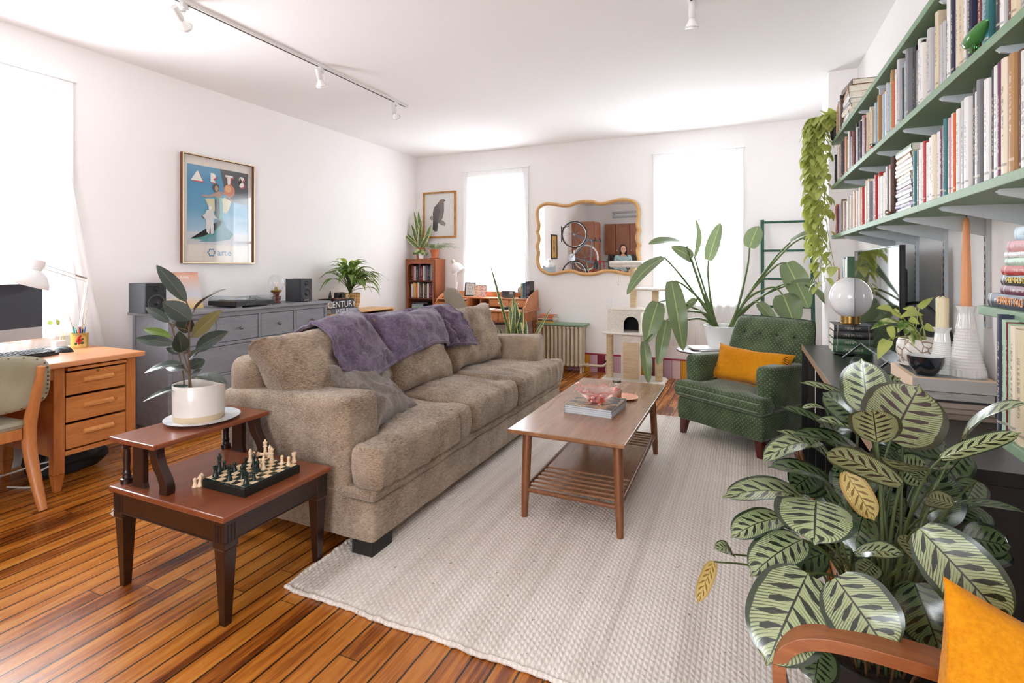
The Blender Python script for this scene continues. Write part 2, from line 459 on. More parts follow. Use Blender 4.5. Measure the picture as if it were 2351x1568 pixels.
# ------------------------------------------------------------------ the room
M_wall = mottled('white_plaster', (241, 238, 237), (244, 241, 240), 1.3, 0.85, 0.04, 40, spec=0.2)
M_ceil = mottled('ceiling_paint', (244, 242, 242), (246, 244, 244), 1.0, 0.9, 0.03, 30, spec=0.15)
M_white = pm('white_gloss_paint', (240, 240, 240), 0.45)
M_glass = pane('window_glass', (1, 1, 1), 0.02)
def floor_mat():
    t = NT('old_pine_boards')
    tc = t.t.nodes.new('ShaderNodeTexCoord'); sp = t.t.nodes.new('ShaderNodeSeparateXYZ'); t.t.links.new(tc.outputs['Object'], sp.inputs[0])
    x, y = sp.outputs[0], sp.outputs[1]
    bw = 0.083
    xs = t.math('DIVIDE', x, bw); idx = t.math('FLOOR', xs); fx = t.math('FRACT', xs)
    wn = t.n('ShaderNodeTexWhiteNoise', noise_dimensions='1D'); t.put(wn.inputs['W'], idx)
    ys = t.math('ADD', t.math('DIVIDE', y, 2.1), t.math('MULTIPLY', wn.outputs[0], 7.3)); iy = t.math('FLOOR', ys); fy = t.math('FRACT', ys)
    cb = t.t.nodes.new('ShaderNodeCombineXYZ'); t.put(cb.inputs[0], idx); t.put(cb.inputs[1], iy)
    w2 = t.n('ShaderNodeTexWhiteNoise', noise_dimensions='2D'); t.put(w2.inputs['Vector'], cb.outputs[0])
    c2 = t.t.nodes.new('ShaderNodeCombineXYZ')
    t.put(c2.inputs[0], t.math('MULTIPLY', x, 30.0)); t.put(c2.inputs[1], t.math('MULTIPLY', y, 1.6)); t.put(c2.inputs[2], t.math('MULTIPLY', w2.outputs[0], 40.0))
    g1 = t.noise(c2.outputs[0], 1.0, 6, 0.62, 0.6)
    c3 = t.t.nodes.new('ShaderNodeCombineXYZ')
    t.put(c3.inputs[0], t.math('MULTIPLY', x, 160.0)); t.put(c3.inputs[1], t.math('MULTIPLY', y, 5.0)); t.put(c3.inputs[2], t.math('MULTIPLY', w2.outputs[0], 90.0))
    g2 = t.noise(c3.outputs[0], 1.0, 3, 0.6)
    big = t.noise(t.coord('Object', (1, 0.5, 1)), 1.7, 4, 0.6)
    f = t.math('ADD', t.math('MULTIPLY', g1, 0.62), t.math('MULTIPLY', g2, 0.22))
    f = t.math('ADD', f, t.math('MULTIPLY', t.math('SUBTRACT', w2.outputs[0], 0.5), 0.15))
    f = t.math('ADD', f, t.math('MULTIPLY', t.math('SUBTRACT', big, 0.5), 0.40))
    col = t.ramp(f, (0.22, rgba((58, 24, 8))), (0.33, rgba((130, 66, 18))), (0.44, rgba((182, 108, 36))), (0.58, rgba((204, 136, 54))), (0.74, rgba((226, 176, 104))))
    gap = t.math('LESS_THAN', t.math('MINIMUM', fx, t.math('SUBTRACT', 1.0, fx)), 0.045)
    gy = t.math('LESS_THAN', fy, 0.0016)
    gp = t.math('MAXIMUM', gap, gy)
    # worn-through splinters and scratches
    sc = t.noise(t.coord('Object', (22, 2.2, 1)), 1.3, 5, 0.75, 1.5)
    scr = t.math('GREATER_THAN', sc, 0.71)
    col = t.mix(t.math('MULTIPLY', scr, 0.75), col, rgba((40, 18, 10)))
    col = t.mix(t.math('MULTIPLY', gp, 0.9), col, rgba((18, 8, 4)))
    t.set(Base_Color=col, Roughness=t.math('ADD', t.math('MULTIPLY', g1, 0.22), 0.16))
    h = t.math('SUBTRACT', t.math('MULTIPLY', g2, 0.12), gp)
    t.bump(h, 0.35, 0.003)
    return t.m
M_floor = floor_mat()
struct(MB().box(LX-0.2, RX+0.2, NY-0.2, FY+0.2, -0.1, 0.0), 'floor', M_floor)
struct(MB().box(LX-0.2, RX+0.2, NY-0.2, FY+0.2, CH, CH+0.1), 'ceiling', M_ceil)
W1 = (1.10, 2.03, 0.85, 2.51); W2 = (-3.48, -2.66, 0.93, 2.51); W3 = (-0.925, -0.10, 0.88, 2.53); W4 = (-1.6, 0.2, 0.8, 2.5)
TH = 0.2
def wall_x(x0, x1, y0, y1, hole):
    a, b, c, d = hole; m = MB()
    m.box(x0, x1, y0, a, 0, CH); m.box(x0, x1, b, y1, 0, CH); m.box(x0, x1, a, b, 0, c); m.box(x0, x1, a, b, d, CH); return m
def wall_y(y0, y1, x0, x1, holes):
    m = MB(); cur = x0
    for a, b, c, d in holes:
        m.box(cur, a, y0, y1, 0, CH); m.box(a, b, y0, y1, 0, c); m.box(a, b, y0, y1, d, CH); cur = b
    m.box(cur, x1, y0, y1, 0, CH); return m
struct(wall_x(LX-TH, LX, NY, FY, W1), 'wall_left', M_wall)
struct(wall_y(FY, FY+TH, LX-TH, RX+TH, (W2, W3)), 'wall_far', M_wall)
struct(MB().box(RX, RX+TH, NY, FY, 0, CH), 'wall_right', M_wall)
struct(wall_y(NY-TH, NY, LX-TH, RX+TH, (W4,)), 'wall_near', M_wall)
# boxed pipe chase in the far right corner
struct(MB().box(0.60, RX, 4.86, 5.25, 0, CH).box(0.66, 0.78, 4.852, 4.862, 0.2, CH-0.12), 'trim_1', M_wall, bev=0.004)
# windows: casing, sashes, panes, sill   (to = builds in a frame whose x runs along the wall, y out of the room)
def window(name, a, b, c, d, M, casing=0.075, rail=None):
    fr = MB()
    k = casing
    fr.box(a-k, a, -0.022, 0.0, c-k, d+k, M=M); fr.box(b, b+k, -0.022, 0.0, c-k, d+k, M=M)
    fr.box(a, b, -0.022, 0.0, d, d+k, M=M); fr.box(a-k-0.015, b+k+0.015, -0.035, 0.0, d+k, d+k+0.02, M=M)
    fr.box(a, a+0.012, 0, TH, c, d, M=M).box(b-0.012, b, 0, TH, c, d, M=M).box(a, b, 0, TH, d-0.012, d, M=M)
    o = struct(fr, name, M_white, bev=0.004)
    si = MB().box(a-k-0.02, b+k+0.02, -0.05, TH*0.5, c-0.03, c, M=M); si.box(a-k, b+k, -0.018, 0, c-0.11, c-0.03, M=M)
    si.build('sill', M_white, o, bev=0.004)
    mid = (c+d)/2
    sa = MB()
    for (z0, z1, y0) in ((c, mid+0.02, 0.09), (mid-0.02, d, 0.13)):
        y1 = y0+0.035; s_ = 0.045
        sa.box(a+0.012, a+s_, y0, y1, z0, z1, M=M).box(b-s_, b-0.012, y0, y1, z0, z1, M=M)
        sa.box(a+s_, b-s_, y0, y1, z0, z0+s_, M=M).box(a+s_, b-s_, y0, y1, z1-s_, z1, M=M)
        MB().box(a+s_, b-s_, y0+0.015, y0+0.019, z0+s_, z1-s_, M=M).build('pane', M_glass, o)
    sa.build('sash', M_white, o, bev=0.003)
    return o
MFar = Matrix.Translation((0, FY, 0))
MLeft = Matrix.Translation((LX, 0, 0)) @ Matrix.Rotation(PI/2, 4, 'Z')
MNear = Matrix.Translation((0, NY, 0)) @ Matrix.Rotation(PI, 4, 'Z')
window('window_1', W1[0], W1[1], W1[2], W1[3], MLeft)
window('window_2', *W2, MFar); window('window_3', *W3, MFar)
window('added_window_near', -W4[1], -W4[0], W4[2], W4[3], MNear)  # unseen window added behind the camera to let the fill light in

# painted tile skirting along the far wall, plain white one along the others
tile_cols = dict(l=(205, 170, 185), o=(222, 158, 30), m=(128, 30, 52), c=(205, 205, 168), p=(228, 200, 205))
TM = {k: pm('skirting_tile_'+k, v, 0.35) for k, v in tile_cols.items()}
m = MB(); seq = 'llolollolmplmcomclpomolcmplomcol'; x = -2.55; i = 0; keys = list(TM)
while x < RX:
    x1 = min(x+0.098, RX); m.box(x+0.002, x1-0.002, FY-0.018, FY, 0.0, 0.21, keys.index(seq[i % len(seq)])); x = x1; i += 1
m.box(-2.55, RX, FY-0.024, FY, 0.21, 0.226, 5); m.box(-2.55, RX, FY-0.012, FY, 0.0, 0.21, 6)
struct(m, 'baseboard_far', [TM[k] for k in keys]+[pm('skirting_red', (165, 40, 62), 0.4), pm('skirting_grout', (60, 25, 30), 0.7)])
struct(MB().box(LX, LX+0.018, NY, FY, 0, 0.2).box(LX, LX+0.024, NY, FY, 0.2, 0.215), 'baseboard_left', M_white, bev=0.003)
struct(MB().box(RX-0.018, RX, NY, 4.86, 0, 0.2), 'baseboard_right', M_white, bev=0.003)

# sheer curtains on tension rods
M_sheer = sheer('sheer_white_voile', (252, 252, 252), 0.30)
def curtain(label, top, bot, z1, z0, M, folds, amp, yoff, seed, rod):
    t = thing('sheer_curtain', label, 'curtain', M @ Vector(((top[0]+top[1])/2, yoff, z1)), group=None)
    def fn(u, v):
        sweep = v**1.25
        a = top[0]+(bot[0]-top[0])*sweep; b = top[1]+(bot[1]-top[1])*sweep
        x = a+(b-a)*u
        am = amp*(0.45+0.75*v) if v > 0.06 else amp*0.35
        y = yoff+am*math.sin(folds*2*PI*u+seed+0.7*math.sin(3*u+2*v))+0.4*am*math.sin(folds*4.3*PI*u+seed*2)
        return M @ Vector((x, y, z1-(z1-z0)*v))
    MB().grid(fn, 90, 26).build('fabric_panel', M_sheer, t, world=True)
    r = MB().tube([M @ Vector((rod[0], yoff, z1-0.015)), M @ Vector((rod[1], yoff, z1-0.015))], 0.006, 8)
    r.build('curtain_rod', M_white, t, world=True)
curtain('sheer white curtain drawn aside at the left wall window by the monitor', (1.80, 2.01), (1.60, 2.29), 2.50, 0.70, MLeft, 5, 0.016, -0.045, 0.4, (1.10, 2.03))
curtain('sheer white curtain over the window behind the roll-top style desk', (-3.47, -2.67), (-3.53, -2.48), 2.50, 0.86, MFar, 9, 0.014, -0.04, 1.9, (-3.48, -2.66))
curtain('sheer white curtain over the window behind the large broad-leaved plant', (-0.92, -0.105), (-0.94, -0.06), 2.515, 0.385, MFar, 10, 0.013, -0.055, 4.0, (-0.925, -0.10))

# light switch / outlet plate on the far wall
t = thing('wall_outlet', 'small white outlet plate on the far wall beside the cat tree', 'outlet', on(1400, 697, 'Y', FY-0.002))
p = Vector(t.location); MB().box(-0.036, 0.036, -0.006, 0.002, -0.056, 0.056).build('cover_plate', M_white, t, bev=0.002)
for dz in (-0.024, 0.024): MB().box(-0.014, 0.014, -0.009, -0.005, dz-0.014, dz+0.014).build('socket', M_white, t, bev=0.003)

# ------------------------------------------------------------------ track lights on the ceiling
M_trk = pm('white_track_metal', (225, 222, 220), 0.4); M_dark = pm('dark_slot', (70, 62, 58), 0.6)
def track(x, y0, y1, label):
    t = thing('track_rail', label, 'track light rail', (x, (y0+y1)/2, CH))
    L = (y1-y0)/2
    MB().box(-0.018, 0.018, -L, L, -0.022, 0).build('rail', M_trk, t, bev=0.002)
    MB().box(-0.006, 0.006, -L, L-0.03, -0.0235, -0.020).build('slot', M_dark, t)
track(-3.0, -0.6, 4.22, 'long white ceiling track rail above the dresser side of the room')
track(-0.29, -0.6, 3.30, 'shorter white ceiling track rail near the bookshelf wall')
M_bulb = pm('frosted_lamp_face', (245, 245, 242), 0.3)
def spot(x, y, az, tilt, label, flip=1):
    t = thing('track_spotlight', label, 'spotlight', (x, y, CH-0.022), az, group=None)
    MB().box(-0.012, 0.012, -0.03, 0.03, -0.03, 0.0).cyl((0, 0, -0.03), (0, 0, -0.045), 0.012, 0.012, 12).build('adapter', M_trk, t, bev=0.002)
    MB().box(0.028, 0.032, -0.009, 0.009, -0.125, -0.03).box(-0.004, 0.032, -0.009, 0.009, -0.046, -0.041).build('yoke', M_trk, t, bev=0.001)
    Mx = Matrix.Translation((0.0, 0, -0.125)) @ Euler((tilt, 0, 0)).to_matrix().to_4x4()
    MB().lathe([(0.0, 0.115), (0.018, 0.115), (0.021, 0.105), (0.021, 0.045), (0.018, 0.035), (0.015, 0.03)], 20, M=Mx, capb=False, capt=False).build('socket_can', M_trk, t)
    MB().lathe([(0.015, 0.035), (0.02, 0.02), (0.034, -0.006), (0.038, -0.02), (0.036, -0.026), (0.03, -0.022), (0.0, -0.02)], 24, M=Mx, capb=False, capt=False).build('bulb', M_bulb, t)
    ring = [Mx @ Vector((0.040*math.cos(a), 0.040*math.sin(a), -0.012)) for a in (2*PI*k/28 for k in range(28))]
    MB().tube(ring, 0.0035, 6, closed=True).cyl(Mx @ Vector((0.036, 0, -0.012)), (0.032, 0, -0.118), 0.004).build('retaining_ring', M_trk, t)
    MB().tube(bez((0, 0, -0.045), (-0.02, 0.01, -0.08), Mx @ Vector((0, 0.0, 0.113)), 8), 0.0022, 6).build('cord', M_trk, t)
spot(-3.0, 2.02, R(205), R(-58), 'white track spotlight nearest the camera on the long left rail')
spot(-3.0, 3.10, R(20), R(30), 'white track spotlight in the middle of the long left rail')
spot(-3.0, 4.05, R(200), R(-50), 'white track spotlight at the far end of the long left rail')
spot(-0.29, 3.22, R(10), R(20), 'white track spotlight at the end of the shorter right rail')
# ------------------------------------------------------------------ jute rug
def rug_mat():
    t = NT('braided_jute')
    tc = t.t.nodes.new('ShaderNodeTexCoord'); sp = t.t.nodes.new('ShaderNodeSeparateXYZ'); t.t.links.new(tc.outputs['Object'], sp.inputs[0])
    x, y = sp.outputs[0], sp.outputs[1]
    wob = t.noise(t.coord('Object', (1, 1, 1)), 3.0, 2)
    row = t.math('ADD', t.math('DIVIDE', x, 0.0175), t.math('MULTIPLY', wob, 0.9)); fr = t.math('FRACT', row); ir = t.math('FLOOR', row)
    ph = t.math('MULTIPLY', t.math('FRACT', t.math('MULTIPLY', ir, 0.5)), 2*PI)
    hx = t.math('SINE', t.math('MULTIPLY', fr, PI))
    hy = t.math('SINE', t.math('ADD', t.math('ADD', t.math('ADD', t.math('MULTIPLY', y, 2*PI/0.027), t.math('MULTIPLY', t.noise(t.coord('Object', (1, 1, 1)), 16, 2), 9.0)), ph), t.math('MULTIPLY', fr, 2.4)))
    h = t.math('MULTIPLY', hx, t.math('ADD', 0.62, t.math('MULTIPLY', hy, 0.38)))
    fine = t.noise(t.coord('Object', (60, 60, 60)), 6.0, 3, 0.7)
    fl = t.noise(t.coord('Object', (38, 38, 38)), 1.0, 2)
    bands = t.noise(t.coord('Object', (9, 0.25, 1)), 1.0, 3, 0.6)
    col = t.ramp(t.math('ADD', t.math('MULTIPLY', bands, 0.6), t.math('MULTIPLY', fine, 0.4)), (0.36, rgba((212, 203, 193))), (0.50, rgba((237, 229, 220))), (0.66, rgba((247, 241, 234))))
    col = t.mix(t.math('MULTIPLY', t.math('GREATER_THAN', fl, 0.735), 0.7), col, rgba((128, 96, 70)))
    col = t.mix(t.math('MULTIPLY', t.math('LESS_THAN', h, 0.2), 0.2), col, rgba((168, 146, 126)))
    t.set(Base_Color=col, Roughness=0.95); t.b.inputs['Specular IOR Level'].default_value = 0.1
    t.bump(t.math('ADD', h, t.math('MULTIPLY', fine, 0.35)), 0.7, 0.005)
    return t.m
M_rug = rug_mat()
def rug():
    x0, x1, y0, y1 = -1.70, 0.30, 1.555, 4.66
    t = thing('jute_rug', 'large off-white braided jute rug under the coffee table', 'rug', ((x0+x1)/2, (y0+y1)/2, 0))
    nx, ny = 100, 150
    def fn(u, v):
        ex = min(u, 1-u)*(x1-x0); ey = min(v, 1-v)*(y1-y0); e = min(ex, ey)
        z = 0.012*min(1, e/0.02)**0.5+0.002
        x = x0+(x1-x0)*u; y = y0+(y1-y0)*v
        wv = 0.012*fbm((x*3, y*3, 1.0), 2.0, 3)
        k = 1 if e < 0.03 else 0
        return Vector((x+k*wv, y+k*wv*1.2, z+0.0015*fbm((x*8, y*8, 0), 1, 2) if e > 0.03 else z))
    MB().grid(fn, nx, ny).build('braided_field', M_rug, t, world=True)
    # thick rope edge and a few loose fibres
    ed = MB()
    per = [(x0, y0), (x1, y0), (x1, y1), (x0, y1)]; pts = []
    for i in range(4):
        a, b = Vector(per[i]), Vector(per[(i+1) % 4]); n = int((b-a).length/0.02)
        for k in range(n):
            p = a.lerp(b, k/n); q = 0.012*fbm((p.x*3, p.y*3, 1.0), 2, 3)
            pts.append((p.x+q, p.y+q*1.2, 0.009+0.001*math.sin(k*1.9)))
    ed.tube(pts, [0.0085+0.002*math.sin(k*2.3)*math.sin(k*0.7) for k in range(len(pts))], 8, closed=True)
    rnd = random.Random(3)
    for k in range(260):
        p = rnd.choice(pts[:102]); a = rnd.uniform(-PI, 0); l = rnd.uniform(0.004, 0.014)
        q = (p[0]+l*math.cos(a), p[1]+l*math.sin(a), rnd.uniform(0.001, 0.012))
        ed.tube([p, q], [0.0012, 0.0005], 4)
    ed.build('edge_cord', M_rug, t, world=True)
rug()
# pale fur rug seen between the dresser and the sofa
def fur_mat():
    return mottled('cream_fur', (214, 204, 190), (240, 234, 226), 9, 0.95, 0.8, 120, spec=0.1, bdist=0.02)
def fur():
    t = thing('sheepskin_rug', 'cream sheepskin rug on the boards behind the end table', 'rug', (-2.95, 2.35, 0))
    m = MB(); n = 60
    def fn(u, v):
        a = 2*PI*u; r = v
        e = 1+0.12*math.sin(3*a+1)+0.06*math.sin(7*a)+0.03*math.sin(17*a)
        x = -2.95+0.42*e*r*math.cos(a); y = 2.35+0.62*e*r*math.sin(a)
        z = 0.035*(1-r**6)+0.012*fbm((x*14, y*14, 0), 1, 3)*(1-r**8)+0.002
        return Vector((x, y, max(0.001, z)))
    m.grid(fn, n, 20); 
    rnd = random.Random(5)
    for k in range(900):
        a = rnd.uniform(0, 2*PI); r = rnd.uniform(0.55, 1.0)
        p = fn(a/(2*PI), r); d = Vector((math.cos(a+rnd.uniform(-.6, .6)), math.sin(a+rnd.uniform(-.6, .6)), 0.35))*rnd.uniform(0.02, 0.045)
        m.tube([p, p+d*0.6+Vector((0, 0, 0.006)), p+d-Vector((0, 0, 0.008))], [0.005, 0.004, 0.0008], 4)
    m.build('fleece', fur_mat(), t, world=True)
fur()

# ------------------------------------------------------------------ sofa
def fabric(name, c1, c2, stretch=(1, 1, 1), scale=60, patch=3.0, bump=0.25, rough=0.95, sheen=0.25, shade=None):
    t = NT(name)
    f = t.noise(t.coord('Object', stretch), scale, 4, 0.7)
    g = t.noise(t.coord('Object', (1, 1, 1)), patch, 4, 0.6)
    k = t.math('ADD', t.math('MULTIPLY', f, 0.6), t.math('MULTIPLY', g, 0.4))
    t.set(Base_Color=t.ramp(k, (0.38, rgba(c1)), (0.62, rgba(c2))), Roughness=rough)
    t.b.inputs['Specular IOR Level'].default_value = 0.15
    t.b.inputs['Sheen Weight'].default_value = sheen; t.b.inputs['Sheen Roughness'].default_value = 0.5
    t.bump(t.noise(t.coord('Object', stretch), scale*3, 3, 0.7), bump, 0.003)
    return t.m
M_sofa = fabric('taupe_chenille', (108, 88, 70), (186, 166, 144), (1.1, 0.5, 3.0), 90, 4, 0.7)
M_blk = pm('black_block_foot', (26, 22, 20), 0.5)
SY0, SY1 = 1.85, 4.38
sofa = thing('sofa', 'long taupe fabric sofa with three loose back cushions', 'sofa', (-2.0, 3.1, 0))
def part_outline(mb, x0, x1, y0, y1, **kw):
    return cushion(mb, [(x0, y0), (x1, y0), (x1, y1), (x0, y1)], **kw)
m = MB(); part_outline(m, -2.45, -1.492, SY0, SY1, z0=0.08, z1=0.255, edge=0.014, crown=0.0, r=0.03, wob=0.004, seed=1)
m.build('base', M_sofa, sofa, world=True)
m = MB(); part_outline(m, -2.40, -1.485, SY0-0.004, SY1+0.004, z0=0.255, z1=0.315, edge=0.022, crown=0.0, r=0.035, wob=0.008, seed=2)
m.build('seat_deck', M_sofa, sofa, world=True)
for (x, y, d) in ((-1.56, 1.93, 1), (-1.56, 4.28, 1), (-2.38, 1.93, 1), (-2.38, 4.28, 1)):
    MB().box(x-0.06, x+0.055, y-0.07, y+0.08, 0.0 if x < -1.7 else 0.012, 0.082).build('foot', M_blk, sofa, bev=0.006, world=True)
# arms: profile in (y, z), swept along x with a rounded front
def arm(y0, y1, seed):
    m = MB(); n = 26; ol = []
    h0, h1 = 0.10, 0.70
    poly = [(y0+0.012, h0), (y1-0.012, h0), (y1, h0+0.1), (y1+0.004, 0.58), (y1-0.002, h1), (y0+0.002, h1), (y0-0.004, 0.58), (y0, h0+0.1)]
    ol = rounded_outline(poly, 0.085, 7, 0.05); N = len(ol); cy = (y0+y1)/2
    xs = [(-2.46, 0.03), (-2.45, 0.0), (-2.3, 0), (-2.15, 0), (-2.0, 0), (-1.85, 0), (-1.72, 0), (-1.675, 0.0), (-1.655, 0.006), (-1.643, 0.018), (-1.637, 0.035)]
    vs = []; fs = []
    for x, ins in xs:
        for p in ol:
            d = Vector((p.x-cy, (p.y-0.4)*0.35)); d = d.normalized() if d.length else d
            sag = -0.028*max(0, (-x-1.75)/0.7)*max(0, (p.y-0.5)/0.2)
            q = Vector((x, p.x-d.x*ins, p.y-d.y*ins+sag)); w_ = 0.006*fbm(q*4+Vector((seed, 0, 0)), 1.5, 3)
            vs.append(q+Vector((w_ if x > -1.7 else 0, d.x*w_, d.y*w_)))
    for a in range(len(xs)-1):
        for i in range(N):
            j = (i+1) % N; fs.append((a*N+i, a*N+j, (a+1)*N+j, (a+1)*N+i))
    fs.append(tuple(range(N-1, -1, -1))); fs.append(tuple((len(xs)-1)*N+i for i in range(N)))
    m.add(vs, fs, 0, True); m.build('arm', M_sofa, sofa, world=True, angle=80)
arm(SY0, SY0+0.235, 3.0); arm(SY1-0.215, SY1, 9.0)
m = MB(); part_outline(m, -2.46, -2.27, SY0+0.03, SY1-0.03, z0=0.12, z1=0.835, edge=0.07, crown=0.0, r=0.07, wob=0.008, seed=4)
m.build('backrest', M_sofa, sofa, world=True)
# seat cushions: the outer two wrap round the arm fronts
ya, yb = 2.70, 3.385
near = [(-2.24, SY0+0.235), (-1.625, SY0+0.235), (-1.625, SY0-0.012), (-1.445, SY0-0.012), (-1.445, ya), (-2.24, ya)]
far_ = [(-2.24, yb+0.005), (-1.445, yb+0.005), (-1.445, SY1-0.02), (-1.625, SY1-0.02), (-1.625, SY1-0.215), (-2.24, SY1-0.215)]
for pts, sd, cr in ((near, 5, 0.016), ([(-2.24, ya+0.016), (-1.455, ya+0.016), (-1.455, yb-0.008), (-2.24, yb-0.008)], 6, 0.03), (far_, 7, 0.016)):
    m = MB(); cushion(m, pts, 0.306, 0.496, edge=0.042, crown=cr, r=0.07, wob=0.013, seed=sd, wscale=7, step=0.02, stretch=(0.6, 2.6, 0.35))
    m.build('seat_cushion', M_sofa, sofa, world=True)
def lean_frame(c, yaw, lean, roll=0):
    x = Vector((math.sin(yaw), math.cos(yaw), 0)); fwd = Vector((math.cos(yaw), -math.sin(yaw), 0))
    z = (Vector((0, 0, 1))*math.cos(lean)-fwd*math.sin(lean)).normalized()
    y = z.cross(x)
    Mx = Matrix((x, y, z)).transposed().to_4x4(); Mx.translation = Vector(c)
    return Mx @ Matrix.Rotation(roll, 4, 'Y')
BC_V, BC_F, BC_N = [], [], 0
for (c, yaw, lean, roll, w_, h_, t_, sd) in (((-2.14, 2.28, 0.715), R(-6), R(27), R(-4), 0.84, 0.54, 0.34, 2), ((-2.09, 2.965, 0.715), R(2), R(18), R(2), 0.72, 0.52, 0.30, 8), ((-2.13, 3.74, 0.71), R(5), R(19), R(-1), 0.90, 0.52, 0.33, 13)):
    m = MB(); pillow(m, w_, h_, t_, lean_frame(c, yaw, lean, roll), seed=sd, wob=0.03, n=40, pw=0.36, pinch=0.16, wscale=5, crease=0.010)
    m.build('back_cushion', M_sofa, sofa, world=True); BC_V += [Vector(p) for p in m.v]; BC_F += [[q+BC_N for q in f] for f in m.f]; BC_N = len(BC_V)

M_gry = fabric('grey_wool', (98, 90, 84), (134, 124, 116), (1, 1, 1), 70, 6, 0.4)
t = thing('throw_pillow', 'slumped grey throw pillow in the near corner of the sofa', 'pillow', (-1.86, 2.30, 0.56))
m = MB(); pillow(m, 0.50, 0.44, 0.18, lean_frame((0, 0, 0.03), R(-26), R(52), R(20)), seed=21, wob=0.03, n=34, pw=0.5, pinch=0.3, wscale=6, crease=0.018)
m.build('cover', M_gry, t)
# blanket thrown over the back cushions
M_blanket = fabric('purple_plush', (70, 58, 76), (116, 100, 122), (1, 1, 1), 60, 9, 0.6, sheen=0.35)
def blanket():
    t = thing('throw_blanket', 'purple plush blanket draped over the sofa back', 'blanket', (-2.15, 2.95, 0.9))
    sec = catmull([(-2.49, 0, 0.79), (-2.455, 0, 0.855), (-2.36, 0, 0.905), (-2.25, 0, 0.985), (-2.15, 0, 0.985), (-2.035, 0, 0.915), (-1.965, 0, 0.81), (-1.93, 0, 0.70), (-1.915, 0, 0.655)], 8)
    ln = [0]
    for a, b in zip(sec, sec[1:]): ln.append(ln[-1]+(b-a).length)
    def at(s):
        s *= ln[-1]
        for k in range(len(sec)-1):
            if ln[k+1] >= s: return sec[k].lerp(sec[k+1], (s-ln[k])/(ln[k+1]-ln[k])), (sec[k+1]-sec[k]).normalized()
        return sec[-1], (sec[-1]-sec[-2]).normalized()
    from mathutils.bvhtree import BVHTree
    bvh = BVHTree.FromPolygons(BC_V, BC_F)
    def fn(u, v):
        p, nr = raw(u, v); best = p
        o_ = Vector((-2.22, p.y, 0.62)); d = (p-o_).normalized()
        hit = bvh.ray_cast(o_+d*1.2, -d)
        if hit[0] is not None:
            k = (hit[0]-o_).length+0.014; q = (p-o_).length
            if k > q or q-k > 0.035: best = o_+d*(k+0.004*math.sin(23*p.y+9*v)+0.5*max(0, min(0.05, q-k)))
        return best
    def raw(u, v):
        y0 = 2.20-0.05*v; y1 = 3.42+0.20*v
        y = y0+(y1-y0)*u
        end = 1.0-0.13*math.sin(PI*u)**0.8*0.7+0.02*math.sin(8*u)-0.07*u
        p, d = at(min(v*end, 1))
        nr = Vector((-d.z, 0, d.x)); nr = nr if nr.z > 0 or nr.x > 0 else -nr
        gap = -0.035*(math.exp(-((y-2.66)/0.06)**2)+0.9*math.exp(-((y-3.30)/0.055)**2))*max(0, math.sin(PI*min(1, v*1.1)))
        fold = 0.014*math.sin(7*y+5*v+1.5*math.sin(4*v+y*2))+0.012*math.sin(19*y*(0.4+0.6*v)+3)*v
        n_ = 0.022*fbm((y*1.3, v*1.2, 3.0), 2.4, 4)
        return Vector((0, y, 0))+p+nr*(0.014+gap+fold*0.8+n_), nr
    o = MB().grid(fn, 90, 60).build('plush_cloth', M_blanket, t, world=True, solid=0.016)
    o.modifiers.new('sub', 'SUBSURF').render_levels = 1
    h = MB(); h.tube([fn(u/60, 1.0)+Vector((0.004, 0, -0.003)) for u in range(61)], 0.012, 8); h.build('hem', M_blanket, t, world=True)
    for uu in (0.0, 1.0): MB().tube([fn(uu, v/60) for v in range(61)], 0.0105, 8).build('hem', M_blanket, t, world=True)
blanket()

# ------------------------------------------------------------------ two-tier end table
M_mah = wood('dark_mahogany', (28, 12, 8), (52, 23, 14), (14, 1.5, 14), 2.0, 0.3, 0.25)
M_mahtop = wood('mahogany_top', (108, 52, 28), (144, 78, 46), (16, 1.2, 16), 1.5, 0.28, 0.3)
st = thing('end_table', 'two-tier dark mahogany end table beside the near sofa arm', 'table', (-2.02, 1.545, 0))
tx0, tx1, ty0, ty1, tz = -2.36, -1.685, 1.275, 1.805, 0.41
MB().box(tx0, tx1, ty0, ty1, tz-0.022, tz).build('tabletop', M_mahtop, st, bev=0.005, world=True)
m = MB(); e = 0.014
m.box(tx0+e, tx1-e, ty0+e, ty0+e+0.018, 0.305, tz-0.02).box(tx0+e, tx1-e, ty1-e-0.018, ty1-e, 0.305, tz-0.02)
m.box(tx0+e, tx0+e+0.018, ty0+e, ty1-e, 0.305, tz-0.02).box(tx1-e-0.018, tx1-e, ty0+e, ty1-e, 0.305, tz-0.02)
m.box(tx0+e-0.003, tx1-e+0.003, ty0+e-0.003, ty1-e+0.003, 0.305, 0.311)
m.build('apron', M_mah, st, bev=0.002, world=True)
